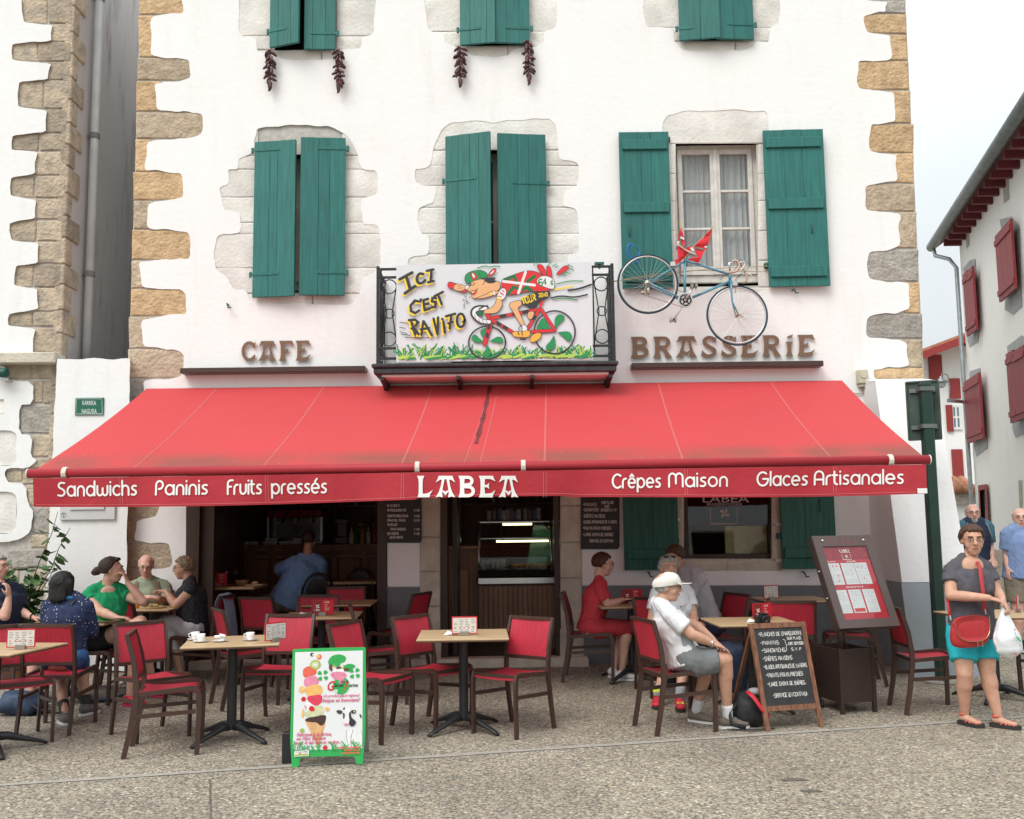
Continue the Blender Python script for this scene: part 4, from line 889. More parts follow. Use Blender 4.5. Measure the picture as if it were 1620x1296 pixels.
# ---------------- café interior ----------------
IF=.165
CI=thing('cafe_interior','dark wood panelled cafe room seen through the open front','room',(-1.2,13,IF))
XL=X0+.35; XR=at(886,900,FY).x+.5
m_=MB(); m_.box((XL,FY+.05,-.1),(XR,17.0,IF)); tag(m_.build('interior_floor',mat('floor_tile_dark',(.05,.04,.035),rough=.5,var=.3,vs=3)),kind='structure')
m_=MB(); m_.box((XL,16.9,IF),(XR,17.0,3.3)); m_.box((XL-.05,FY+.5,IF),(XL,16.9,3.3)); m_.box((XR,FY+.5,IF),(XR+.05,16.9,3.3)); m_.build('panelling',BROWNI,CI,world=True)
# back wall cabinet frames
for i in range(9):
    x=XL+.2+i*.7; m_=MB(); m_.box((x,16.78,IF+.95),(x+.06,16.9,3.1),.005); m_.build('panel_post',WOODI,CI,world=True)
for z in(1.2,1.9,2.5):
    m_=MB(); m_.box((XL+.1,16.6,z),(XR-.1,16.88,z+.03)); m_.build('shelf',WOODI,CI,world=True)
# dark brown opening frames
m_=MB(); a=at(294,900,FY); b=at(306,900,FY); m_.box((a.x+.002,FY-.02,IF),(b.x+.06,FY+.2,2.85)); c=at(310,900,FY); m_.box((b.x+.065,FY+.05,IF),(b.x+.2,FY+.14,2.85)); a=at(597,900,FY);b=at(612,900,FY); m_.box((a.x,FY-.01,IF),(b.x-.002,FY+.2,2.85)); m_.build('opening_frame',BROWNW,CI,world=True)
m_=MB(); a=at(697,900,FY); m_.box((a.x+.002,FY-.005,IF),(a.x+.075,FY+.2,2.85)); m_.box((a.x+.12,FY+.2,IF),(a.x+.17,FY+.75,3.0)); a=at(886,900,FY); m_.box((a.x-.06,FY-.005,IF),(a.x-.002,FY+.2,2.85)); m_.build('door_frame',BROWNW,CI,world=True)
m_=MB(); a=at(697,900,FY); m_.box((a.x+.135,FY+.3,IF+.2),(a.x+.155,FY+.7,2.8)); m_.build('door_glass',CLEAR,CI,world=True)
# bar
BY=14.6
def P(px,py,Y): return at(px,py,Y)
a=P(300,862,BY); zt=P(450,862,BY).z; xb0=P(372,862,BY).x; xb1=P(625,862,BY).x
BA=thing('bar_counter','panelled dark wood bar counter behind the man in blue','counter',((xb0+xb1)/2,BY,IF))
m_=MB(); m_.box((xb0,BY,zt-.05),(xb1,BY+.6,zt),.01); m_.box((xb0,BY+.02,zt-.09),(xb1,BY+.6,zt-.052)); m_.build('top',WOODI,BA,world=True)
m_=MB(); m_.box((xb0+.04,BY+.1,IF),(xb1-.04,BY+.55,zt-.092)); m_.build('body',BROWNI,BA,world=True)
for i in range(5):
    w=(xb1-xb0-.1)/5; x=xb0+.05+i*w; m_=MB(); m_.box((x+.12,BY+.075,IF+.15),(x+w-.03,BY+.099,zt-.22),.008); m_.build('panel',WOODI,BA,world=True)
    m_=MB(); m_.box((x,BY+.06,IF),(x+.09,BY+.099,zt-.1),.01); m_.build('pilaster',WOODI,BA,world=True)
m_=MB(); m_.box((xb0+.04,BY+.05,zt-.2),(xb1-.04,BY+.098,zt-.15),.006); m_.build('moulding',WOODI,BA,world=True)
# espresso machine
YE=BY+.15; e0=P(421,858,YE); e1=P(512,806,YE)
EM=thing('espresso_machine','chrome and red espresso machine standing on the bar','coffee machine',((e0.x+e1.x)/2,YE+.2,zt))
m_=MB(); zz=e1.z; m_.box((e0.x,YE,zz-.11),(e1.x-.02,YE+.45,zz),.02); m_.build('hood',mat('machine_red',(.35,.02,.035),rough=.25,var=.1),EM,world=True)
m_=MB(); m_.box((e0.x+.03,YE+.2,zt+.02),(e1.x-.04,YE+.44,zz-.112)); m_.box((e0.x,YE-.02,zt+.002),(e1.x,YE+.45,zt+.05),.01); m_.build('body',mat('dark_chrome',(.25,.25,.25),rough=.2,metal=1,var=.3,vs=7),EM,world=True)
for x in(e0.x+.02,e1.x-.03): m_=MB(); m_.box((x-.012,YE-.01,zt+.05),(x+.012,YE+.02,zz-.112)); m_.build('leg',STEEL,EM,world=True)
for k in range(3):
    x=e0.x+.18+k*.23; m_=MB(); m_.lathe([(.03,0),(.035,-.06),(.02,-.07)],(x,YE+.08,zz-.115),10); m_.tube([(x,YE+.06,zz-.17),(x,YE-.08,zz-.19)],.011,6); m_.build('group_head',STEEL,EM,world=True)
for k in range(4): m_=MB(); m_.lathe([(.018,-.0),(.018,-.03)],(e0.x+.1+k*.2,YE,zz-.05),8,axis=1); m_.build('knob',DARK,EM,world=True)
# grinder, taps, bottles, crockery on the bar
def put(name,lab,cat,mb,m,loc,group=None,smooth=True):
    o=mb.build(name,m,None,smooth=smooth); o.location=loc; return tag(o,lab,cat,group)
m_=MB(); m_.box((-.1,-.1,0),(.1,.1,.1),.01); m_.box((-.07,-.06,.1),(.07,.08,.3),.01); m_.box((-.1,-.1,.3),(.1,.1,.36),.01); put('coffee_grinder','boxy grey coffee grinder right of the espresso machine','grinder',m_,mat('grinder_grey',(.16,.15,.14),rough=.35),(P(540,860,BY+.2).x,BY+.3,zt),smooth=False)
m_=MB(); m_.lathe([(.05,0),(.05,.02),(.02,.03),(.018,.25),(.03,.26),(.03,.3),(.001,.31)],(0,0,0),12); m_.tube([(0,0,.24),(0,-.1,.24),(0,-.12,.2)],.01,6)
tapp=m_.build('beer_tap',mat('brass',(.6,.42,.15),rough=.3,metal=1),None,smooth=True); tapp.location=(P(568,860,BY+.2).x,BY+.25,zt); tag(tapp,'leftmost brass beer tap on the bar','tap','brass taps on the bar')
for k in range(2): c=tapp.copy(); COL.objects.link(c); c.location.x+=.1*(k+1); c['label']=['middle brass beer tap on the bar','rightmost brass beer tap on the bar'][k]
bm_={}
def bottle(col,h=.3,r=.037):
    m_=MB(); m_.lathe([(r*.9,0),(r,.01),(r,h*.6),(r*.35,h*.75),(r*.33,h*.97),(r*.36,h)],(0,0,0),10)
    return m_
cols=[(.7,.62,.4),(.06,.18,.07),(.45,.22,.06),(.7,.7,.7),(.4,.05,.05)]
for k,px in enumerate((556,563,573,582,592,598,604)):
    o=bottle(0,.24+.03*(k%3)).build('bottle',mat('bottle_%s'%['straw','green','amber','clear','ruby'][k%5],cols[k%5],rough=.15,var=.1),None,smooth=True); o.location=(P(px,860,BY+.1).x,BY+.1+.06*(k%2),zt); tag(o,ORD[k]+' small bottle from the left on the right end of the bar','bottle','bottles on the right end of the bar')
for k in range(14):
    o=bottle(0,.27+.03*(k%3)).build('bottle',mat('bottle_%s'%['straw','green','amber','clear','ruby'][k%5],cols[k%5],rough=.15,var=.1),None,smooth=True); o.location=(XL+.35+.33*k+random.uniform(-.05,.05),16.72,1.93); tag(o,ORD[k]+' dim bottle from the left on the back shelf of the cafe','bottle','bottles on the back shelf')
CUPM=mat('porcelain',(.78,.77,.75),rough=.2,var=.02,coat=.3)
def cupmesh(s=1):
    m_=MB(); m_.lathe([(.001,.0),(.02*s,0),(.024*s,.006),(.033*s,.03*s),(.036*s,.06*s),(.033*s,.06*s),(.03*s,.03*s),(.018*s,.01),(.001,.009)],(0,0,0),14); m_.tube([(-.034*s,0,.05*s),(-.052*s,0,.045*s),(-.05*s,0,.022*s),(-.031*s,0,.02*s)],.005*s,6); return m_
for kk,px in enumerate((388,396,405,418,424,432,445,452,459,466,472)):
    s=random.choice((1,1.3,1.6)); 
    m_=MB()
    for j in range(random.choice((1,2,2))): m_.lathe([(.03*s,j*.045),(.045*s,.05+j*.045),(.042*s,.052+j*.045),(.02*s,.01+j*.045)],(0,0,0),12)
    put('crockery',ORD[kk]+' pile of white crockery from the left on the bar','cup',m_,CUPM,(P(px,860,BY+.08).x,BY+.1,zt),'crockery on the bar')
# display case in the doorway
DY=12.3
d0=P(757,925,DY); d1=P(887,820,DY); dz=P(800,912,DY).z; zt2=P(800,824,DY).z
DC=thing('display_case','curved glass display case with steel trim standing in the doorway','display case',((d0.x+d1.x)/2,DY+.3,IF))
zs0=P(800,926,DY).z
m_=MB(); m_.box((d0.x,DY+.02,IF),(d1.x+.3,DY+.7,zs0-.002)); m_.build('body',BROWNI,DC,world=True)
n=22
for i in range(n):
    x=d0.x+(d1.x+.3-d0.x)*i/n; m_=MB(); m_.box((x+.003,DY+.004,IF+.03),(x+(d1.x+.3-d0.x)/n-.004,DY+.0195,zs0-.01),.003); m_.build('slat',WOODI,DC,world=True)
m_=MB(); m_.box((d0.x-.02,DY-.02,zs0),(d1.x+.32,DY+.7,dz),.02); m_.build('steel_band',STEEL,DC,world=True)
m_=MB(); m_.box((d0.x,DY+.0,dz+.001),(d1.x+.3,DY+.65,dz+.08)); m_.build('black_tray',DARK,DC,world=True)
m_=MB(); m_.box((d0.x-.01,DY+.18,zt2-.03),(d1.x,DY+.6,zt2),.01); m_.box((d0.x+.02,DY+.12,P(800,851,DY).z-.02),(d1.x,DY+.5,P(800,851,DY).z),.006)
m_.build('shelf',STEEL,DC,world=True)
crv=[(DY+.0,dz+.08),(DY-.01,dz+.2),(DY+.02,dz+.35),(DY+.1,zt2-.1),(DY+.2,zt2-.01)]
m_=MB(); m_.tube([(d1.x-.12,y,z) for y,z in crv],.016,6); m_.tube([(d0.x+.01,y,z) for y,z in crv],.014,6); m_.tube([(d1.x-.27,DY+.24,zt2),(d1.x-.14,DY+.12,zt2-.12),(d1.x-.03,DY+.05,dz+.25),(d1.x-.02,DY+.02,dz+.0)],.016,6); m_.build('glass_frame',STEEL,DC,world=True,smooth=True)
m_=MB(); vs=[(x,y,z) for y,z in crv for x in(d0.x,d1.x-.1)]; m_.add(vs,[(2*i,2*i+1,2*i+3,2*i+2) for i in range(4)]); m_.build('curved_glass',CLEAR,DC,world=True,smooth=True)
TUBE=mat('lit_tube',(.9,.9,.7),emit=((1,.95,.55),2.2),var=0)
m_=MB(); m_.tube([(d0.x+.3,DY+.2,zt2-.045),(d1.x-.35,DY+.2,zt2-.045)],.012,6); m_.tube([(d0.x+.22,DY+.14,P(800,853,DY).z-.03),(d1.x-.15,DY+.14,P(800,853,DY).z-.03)],.012,6); m_.build('light_tube',TUBE,DC,world=True)
m_=MB(); m_.add([(d1.x-.42,DY+.55,dz+.1),(d1.x+.05,DY+.4,dz+.1),(d1.x+.05,DY+.4,zt2-.1),(d1.x-.32,DY+.55,zt2-.05)],[(0,1,2,3)]); m_.build('green_side_glass',mat('sea_green_glass',(.16,.42,.30),rough=.15,var=.5,vs=4,col2=(.05,.14,.10)),DC,world=True)
FOOD=mat('pastry',(.35,.24,.09),rough=.8,var=.4,vs=20)
for k in range(12):
    m_=MB(); m_.ell((0,0,.03),(.05,.04,.03),nu=8,nv=5); put('pastry',ORD[k]+' pastry from the left inside the glass display case','pastry',m_,FOOD,(d0.x+.45+k*.055,DY+.25+.08*(k%3),dz+.08),'pastries in the display case')
for k in range(5):
    m_=MB(); m_.lathe([(.03,0),(.035,.12),(.033,.12)],(0,0,0),10); put('glass_jar',ORD[k]+' pale glass jar from the left in the display case','jar',m_,mat('jar_glass',(.35,.38,.4),rough=.1),(d0.x+.06+k*.06,DY+.15,dz+.082),'jars in the display case')
for k,px in enumerate((774,782,791,797,803,809,815,821,831,838,845,852)):
    m_=MB(); m_.box((-.024,-.06,0),(.024,.06,.13+.012*(k%3)),.002); put('paper_booklet',['grey','brown','blue','cream'][k%4]+' booklet, '+ORD[k]+' from the left on the display case','booklet',m_,mat('booklet_%s'%['grey','brown','blue','cream'][k%4],[(.25,.25,.25),(.16,.10,.07),(.06,.12,.22),(.42,.38,.33)][k%4],rough=.5,var=.5,vs=30),(P(px,822,DY+.3).x,DY+.35,zt2),'booklets on the display case',smooth=False)
# cabinet left of display
c0=P(709,980,12.6); c1=P(758,863,12.6)
CB=thing('side_cabinet','dark wood cabinet with panelled doors left of the display case','cabinet',((c0.x+c1.x)/2,12.8,IF))
m_=MB(); m_.box((c0.x,12.6,IF),(c1.x,13.1,c1.z-.05)); m_.build('body',BROWNI,CB,world=True); m_=MB(); m_.box((c0.x-.02,12.56,c1.z-.048),(c1.x+.01,13.1,c1.z),.01); m_.build('top',WOODI,CB,world=True)
m_=MB(); m_.box((c0.x+.04,12.58,IF+.15),(c1.x-.14,12.599,c1.z-.3),.006); m_.build('door',WOODI,CB,world=True)
for k in range(4): m_=MB(); m_.box((c1.x-.11+k*.026,12.575,IF+.1),(c1.x-.095+k*.026,12.599,c1.z-.12)); m_.build('flute',WOODI,CB,world=True)
m_=MB(); m_.lathe([(.04,0),(.06,.04),(.06,.1),(.03,.14),(.04,.16),(.001,.18)],(0,0,0),12); put('teapot','dull metal pot standing on the side cabinet','pot',m_,STEEL,(c0.x+.12,12.75,c1.z))
# coat rack glass/lamp near door on back wall
m_=MB(); m_.box((P(325,900,15.5).x,15.4,IF),(P(372,900,15.5).x,15.9,2.6)); m_.box((P(329,900,15.4).x,15.37,IF+.4),(P(366,900,15.4).x,15.399,2.4),.01); tag(m_.build('glass_cabinet',BROWNI),'tall dark cabinet at the left of the cafe interior','cabinet')

# ---------------- awning ----------------
RED=mat('awning_red',(.47,.036,.05),rough=.75,var=.05,vs=2,bump=.12,bs=300,sheen=.25,bd=.002)
def awnmat():
    m=mat('awning_canopy_red',(.54,.032,.038),rough=.75,var=.03,vs=1.2,bump=.1,bs=300,sheen=.12,bd=.002)
    n=m.node_tree; l=n.links.new; b=n.nodes['Principled BSDF']; src=b.inputs['Base Color'].links[0].from_socket
    t=n.nodes.new('ShaderNodeTexCoord'); z=n.nodes.new('ShaderNodeTexNoise'); z.inputs['Scale'].default_value=1.6; z.inputs['Detail'].default_value=6
    at_=n.nodes.new('ShaderNodeSeparateXYZ'); l(t.outputs['UV'],at_.inputs[0])
    mr=n.nodes.new('ShaderNodeMapRange'); mr.inputs[1].default_value=.80; mr.inputs[2].default_value=.90; l(at_.outputs[1],mr.inputs[0])
    l(t.outputs['Object'],z.inputs[0]); r=n.nodes.new('ShaderNodeValToRGB'); r.color_ramp.elements[0].position=.3; r.color_ramp.elements[1].position=.58; l(z.outputs[0],r.inputs[0])
    mu=n.nodes.new('ShaderNodeMath'); mu.operation='MULTIPLY'; l(mr.outputs[0],mu.inputs[0]); l(r.outputs[0],mu.inputs[1])
    m2=n.nodes.new('ShaderNodeMath'); m2.operation='MULTIPLY'; m2.inputs[1].default_value=.95; l(mu.outputs[0],m2.inputs[0])
    x=n.nodes.new('ShaderNodeMixRGB'); x.inputs[2].default_value=(.27,.055,.038,1); l(m2.outputs[0],x.inputs[0]); l(src,x.inputs[1])
    v=n.nodes.new('ShaderNodeTexVoronoi'); v.inputs['Scale'].default_value=7; l(t.outputs['Object'],v.inputs[0]); rv=n.nodes.new('ShaderNodeValToRGB'); rv.color_ramp.elements[0].position=.035; rv.color_ramp.elements[0].color=(.6,.6,.6,1); rv.color_ramp.elements[1].position=.05; rv.color_ramp.elements[1].color=(0,0,0,1); l(v.outputs['Distance'],rv.inputs[0])
    y=n.nodes.new('ShaderNodeMixRGB'); y.inputs[2].default_value=(.6,.5,.45,1); l(rv.outputs[0],y.inputs[0]); l(x.outputs[0],y.inputs[1]); l(y.outputs[0],b.inputs['Base Color'])
    tr=n.nodes.new('ShaderNodeBsdfTranslucent'); tr.inputs[0].default_value=(.75,.12,.10,1); ms=n.nodes.new('ShaderNodeMixShader'); ms.inputs[0].default_value=.08; o_=n.nodes['Material Output']; l(b.outputs[0],ms.inputs[1]); l(tr.outputs[0],ms.inputs[2]); l(ms.outputs[0],o_.inputs[0]); return m
CAN=awnmat()
TL=at(232,615,FY-.05); TR=at(1332,602,FY-.05); AYF=8.55
BLc=at(52,746,AYF); BRc=at(1463,724,AYF)
AW=thing('awning','large red fabric awning over the terrace with white lettering on its valance','awning',(-.2,FY-.05,2.9))
def cs(s,t,dz=0):
    top=TL.lerp(TR,s); bt_=BLc.lerp(BRc,s); p=top.lerp(bt_,t); p.z+=-.035*math.sin(PI*t)*1.0+dz+.006*math.sin(s*40)*t*(1-t); return p
m_=MB(); NS,NT=60,16
m_.add([cs(i/NS,j/NT) for j in range(NT+1) for i in range(NS+1)],[(j*(NS+1)+i,j*(NS+1)+i+1,(j+1)*(NS+1)+i+1,(j+1)*(NS+1)+i) for j in range(NT) for i in range(NS)])
cn=m_.build('canopy',CAN,AW,world=True,smooth=True)
uv=cn.data.uv_layers.new(name='UVMap')
for lp_ in cn.data.loops:
    k=lp_.vertex_index; uv.data[lp_.index].uv=((k%(NS+1))/NS,(k//(NS+1))/NT)
STI=mat('seam_thread',(.60,.19,.18),rough=.8,var=0)
m_=MB()
for xt,xb in((343,207),(512,413),(684,633),(776,733),(789,758),(863,860),(1040,1080),(1217,1315)):
    st_=(xt-232)/1100; sb=(xb-52)/1411
    for o_ in(0,.0012) if xt not in(776,789) else (0,):
        vs=[]
        for j in range(17):
            t=j/16; s=(st_+(sb-st_)*t)  # straight in plan
            s=((xt-232)/1100)
            p=cs(st_*(1-t)+sb*t+o_,t,.003); vs+=[p,p+Vector((.0045,0,0))]
        m_.add(vs,[(2*j,2*j+1,2*j+3,2*j+2) for j in range(16)])
m_.build('seam',STI,AW,world=True)
m_=MB(); vs=[]
for j in range(13):
    t=.02+j/12*.74; s=(776-232)/1100*(1-t)+((744-52)/1411)*t; w=.018*(1+.4*math.sin(j*2.1)); p=cs(s,t,.005); vs+=[p-Vector((w,0,0)),p+Vector((w,0,0))]
m_.add(vs,[(2*j,2*j+1,2*j+3,2*j+2) for j in range(12)]); m_.build('dirt_streak',mat('grime',(.16,.03,.035),rough=.9,var=.5,vs=25),AW,world=True)
m_=MB(); m_.tube([BLc+Vector((-.02,-.03,-.02)),BRc+Vector((.02,-.03,-.02))],.040,12); m_.build('front_bar',mat('bar_red',(.36,.02,.032),rough=.6,var=.05,vs=3),AW,world=True,smooth=True)
m_=MB()
for e_ in(BLc,BRc): m_.lathe([(.042,-.004),(.042,.004)],(e_.x+(-.026 if e_ is BLc else .026),e_.y-.03,e_.z-.02),12,axis=0)
m_.build('end_cap',WPL,AW,world=True)
VY=AYF-.075
vl=[at(52,765,VY),at(1465,738,VY)]; 
def vs_(s,t):
    a=at(52+1413*s,(757-22*s),VY); b=at(52+1413*s,(802-22*s)+3*math.sin(s*9)-(2 if .43<s<.6 else 0),VY); p=a.lerp(b,t); p.y+=.012*math.sin(s*75)*t+.018*math.sin(s*23+1)*t; return p
m_=MB(); NS=220; m_.add([vs_(i/NS,j/6) for j in range(7) for i in range(NS+1)],[(j*(NS+1)+i,j*(NS+1)+i+1,(j+1)*(NS+1)+i+1,(j+1)*(NS+1)+i) for j in range(6) for i in range(NS)]); m_.build('valance',mat('valance_red',(.40,.022,.035),rough=.75,var=.06,vs=3,bump=.3,bs=14,sheen=.1,bd=.02),AW,world=True,smooth=True)
def vfn(u,v,l_):
    s=(u-52)/1413; top=757-22*s; bt2=(802-22*s)+3*math.sin(s*9)-(2 if .43<s<.6 else 0); t=(-v-top)/(bt2-top); p=vs_(s,t); return (p.x,p.y-.006-l_,p.z)
m_=MB()
for xs_ in(190,420,635,860,1083,1318):
    for o_ in(0,4): ribbon(m_,[(xs_+o_,-(759-22*(xs_-52)/1413)),(xs_+o_,-(799-22*(xs_-52)/1413))],.6,vfn)
ribbon(m_,[(56+i*28,-(798.5-22*(i*28/1413)-3*0+3*math.sin(i*28/1413*9)*1-(2 if .43<i*28/1413<.6 else 0))) for i in range(51)],.6,vfn)
m_.build('seam',STI,AW,world=True)
AWT=mat('awning_lettering',(.80,.79,.77),rough=.6,var=.02)
def vtext(txt,x0,x1,yb,xh,par):
    dy=-22/1413
    f=lambda u,v,l_: vfn(u,v-(u-x0)*dy,l_)
    m2=MB(); round_text(m2,txt,x0,x1,-yb,xh,f); m2.build('lettering',AWT,par,world=True)
for t in(('Sandwichs',91,216,785,15),('Paninis',248,328,783,15),('Fruits',361,413,782,15),('pressés',430,516,781,15),('Crêpes',969,1044,772,14.5),('Maison',1058,1150,770.5,14.5),('Glaces',1198,1277,768.5,14.5),('Artisanales',1289,1427,767,14.5)): vtext(*t,AW)
def basque(txt,x0,x1,ytop,ybot,fn_f,m,par,depth,gap=1.8,world=True,nm='letter'):
    tot=sum(BL[c][0]+gap for c in txt)-gap; k=(x1-x0)/tot; cx=0; h=(ybot-ytop)/14
    for ch in txt:
        w,ps=BL[ch]; m2=MB()
        for j,poly in enumerate(ps):
            pl=[(x0+(cx+u)*k,-(ybot-v*h)) for u,v in poly]
            m2.prism(pl,lambda u,v: fn_f(u,v,depth+j*.0009),lambda u,v: fn_f(u,v,-.002))
        m2.build(nm,m,par,world=world); cx+=w+gap
basque('LABEA',661,820,753,787,vfn,AWT,AW,.003,1.9,nm='lettering')
# maker's tag
m_=MB(); ribbon(m_,[(1449,-777),(1465,-776.7)],8,vfn,rnd=False,lift=.001); m_.build('care_label',WPL,AW,world=True)
for px,py in((101,750),(660,744),(828,741),(1410,729)):
    c=at(px,py,AYF-.06); m_=MB(); m_.lathe([(.050,-.02),(.054,-.016),(.054,.016),(.050,.02)],(c.x,BLc.y-.03,BLc.lerp(BRc,(px-52)/1411).z-.022),12,axis=0); m_.build('clip',mat('clip_cream',(.62,.58,.5),rough=.5,var=.15,vs=60),AW,world=True)
# folding arms beneath
for s in(.18,.82):
    a=TL.lerp(TR,s); b=BLc.lerp(BRc,s+(.1 if s<.5 else -.1)); mid=a.lerp(b,.5)+Vector((.5 if s<.5 else -.5,0,-.12)); a=a+Vector((0,0,-.15)); m_=MB(); m_.bar(a,mid,.05,.07); m_.bar(mid,b+Vector((0,.03,-.05)),.04,.055); m_.build('folding_arm',WPL,AW,world=True)
m_=MB(); m_.tube([TL+Vector((0,.02,-.03)),TR+Vector((0,.02,-.03))],.03,10); m_.build('roller',RED,AW,world=True,smooth=True)

# ---------------- wall lettering signs ----------------
WL=mat('rusty_letter',(.13,.085,.065),rough=.6,var=.3,vs=25,col2=(.21,.11,.05),bump=.2,bs=60)
def wf(u,v,l_): p=at(u,-v,FY-.02-l_); return (p.x,p.y,p.z)
CS=thing('wall_lettering','raised brown capitals CAFE on the white wall above the left ledge','sign',tuple(at(436,572,FY-.03)))
basque('CAFE',381,492,540,572,lambda u,v,l_: wf(u,v-(u-381)*-.012+0,l_),WL,CS,.014,1.9)
BS=thing('wall_lettering','raised brown capitals BRASSERIE on the white wall below the hanging bicycle','sign',tuple(at(1143,567,FY-.03)))
basque('BRASSERIE',998,1290,533,567,lambda u,v,l_: wf(u,v+(u-998)*.012,l_),WL,BS,.014,2.1)

# ---------------- balcony ----------------
BYF=10.42
BC=thing('balcony','narrow balcony with black wrought iron rails and a dark iron slab edge','balcony',tuple(at(783,590,FY)))
sa=at(588,577,BYF-.03); sb=at(978,570,BYF-.03); sz=(sa.z+sb.z)/2
IRON=mat('slab_iron',(.035,.035,.038),rough=.5,var=.4,vs=12,bump=.2)
zt_=sz; m_=MB(); m_.box((sa.x,BYF-.06,zt_-.045),(sb.x,FY,zt_),.012); m_.box((sa.x+.02,BYF-.04,zt_-.11),(sb.x-.02,FY,zt_-.046),.01); m_.build('slab',IRON,BC,world=True)
m_=MB(); m_.box((sa.x+.1,BYF+.02,zt_-.135),(sb.x-.1,FY,zt_-.111)); m_.build('soffit',PLA,BC,world=True)
for px in(604,725,842,966):
    x=at(px,590,BYF).x; m_=MB(); m_.prism([(BYF,zt_-.136),(BYF,zt_-.17),(FY-.3,zt_-.2),(FY,zt_-.32),(FY,zt_-.136)],lambda a,b: (x-.02,a,b),lambda a,b: (x+.02,a,b)); m_.build('bracket',IRON,BC,world=True)
xl_=at(598,500,BYF).x; xr_=at(970,500,BYF).x; zr=at(783,424,BYF).z; zb=zt_+.06
m_=MB(); e=.012
for z in(zr,zr-.09,zb+.0,zb+.11): m_.box((xl_,BYF-.012,z-e),(xr_,BYF+.012,z+e)); [m_.box((x-.012,BYF+.0125,z-e),(x+.012,FY,z+e)) for x in(xl_,xr_)]
m_.build('handrail',BLACK,BC,world=True)
for x in(xl_,xr_): 
    for y in(BYF,): m_=MB(); m_.box((x-.016,y-.016,zt_),(x+.016,y+.016,zr+.03)); m_.build('corner_post',BLACK,BC,world=True)
def motif(org,ax,w):
    # upright with circles and crossing diagonals
    f=lambda u,z: org+ax*u+Vector((0,0,z)); m2=MB(); h=zr-.09-(zb+.11)
    zc0=zb+.055; zc1=zr-.045
    for zc,r in((zr-.19,.075),(zb+.21,.075),((zr+zb)/2,.05)):
        m2.tube([f(w/2+r*math.cos(t*PI/9),zc+r*math.sin(t*PI/9)) for t in range(18)],.007,5,closed=True)
    for s_ in(0,1):
        u0=.01 if s_==0 else w-.01
        m2.tube([f(u0,zb+.11),f(w/2+(.03 if s_ else -.03),(zr+zb)/2),f(u0,zr-.09)],.007,5)
    for u0 in(0.012,w-.012): m2.tube([f(u0,zb),f(u0,zr)],.008,5)
    return m2
for x,sg in((xl_,1),(xr_,-1)):
    for k in range(3 if True else 1): 
        motif(Vector((x+sg*(.02+.2*k),BYF,0)),Vector((sg,0,0)),.2).build('baluster_panel',BLACK,BC,world=True)
    for k in range(3): motif(Vector((x,BYF+.01+.19*k,0)),Vector((0,1,0)),.18).build('baluster_panel',BLACK,BC,world=True)
for k in range(13):
    x=xl_+.65+k*(xr_-xl_-1.3)/12; m_=MB(); m_.tube([(x,BYF,zb),(x,BYF,zr)],.008,5); m_.build('baluster',BLACK,BC,world=True)
m_=MB(); c=at(948,417,BYF); m_.box((c.x-.05,BYF-.03,c.z-.01),(c.x+.05,BYF+.03,c.z+.01)); m_.tube([(c.x,BYF,c.z-.06),(c.x,BYF,c.z)],.012,6); tag(m_.build('screw_clamp',GREEN),'little green clamp on the right end of the balcony handrail','clamp')

# ---------------- painted banner ----------------
NYB=BYF-.05
q00=at(627,573,NYB); q10=at(938,569,NYB); q01=at(627,420,NYB); q11=at(936,415,NYB)
BN=thing('painted_banner','white painted board on the balcony with a cartoon cyclist and ICI C\'EST RAVITO','banner',tuple((q00+q10)/2))
CX0,CX1,CY0,CY1=184,1380,76,660
def bf(u,v,l_):   # crop pixel space, v is negative downward
    s=(u-CX0)/(CX1-CX0); t=(-v-CY0)/(CY1-CY0); p=(q01.lerp(q11,s)).lerp(q00.lerp(q10,s),t); return (p.x,p.y-l_,p.z)
m_=MB(); m_.add([bf(CX0,-CY0,0),bf(CX1,-CY0,0),bf(CX1,-CY1,0),bf(CX0,-CY1,0),bf(CX0,-CY0,-.012),bf(CX1,-CY0,-.012),bf(CX1,-CY1,-.012),bf(CX0,-CY1,-.012)],[(0,1,2,3),(4,5,6,7),(0,1,5,4),(1,2,6,5),(2,3,7,6),(3,0,4,7)]); m_.build('board',mat('board_white',(.66,.68,.71),rough=.5,var=.02),BN,world=True)
PC={'K':(.035,.035,.04),'Y':(.85,.62,.04),'R':(.66,.03,.035),'G':(.02,.27,.085),'L':(.42,.62,.1),'T':(.74,.42,.2),'W':(.74,.75,.76),'O':(.80,.42,.06),'D':(.01,.16,.05)}
PM=[mat('paint_%s'%n,PC[k],rough=.5,var=.05,vs=9) for k,n in zip('KYRGLTWOD',('black','yellow','red','green','lime','skin','white','orange','deep_green'))]
PK=mb=MB(); lay=[0.0004]
def pc(k): PK.cur='KYRGLTWOD'.index(k); lay[0]+=.00005
def pp(k,pts,sm=1,out=3.2):
    p=[(x,-y) for x,y in pts]
    if sm: p=chaikin(p,2)
    if out:
        pc('K'); ribbon(PK,p+[p[0]],out*2,bf,lay[0])
    pc(k); tri=tessellate_polygon([[Vector((a,b,0)) for a,b in p]]); PK.add([bf(a,b,lay[0]+.00003) for a,b in p],[tuple(t) for t in tri])
def ps(k,pts,w,sm=1):
    p=[(x,-y) for x,y in pts]
    if sm: p=chaikin(p,2,False)
    pc(k); ribbon(PK,p,w,bf,lay[0])
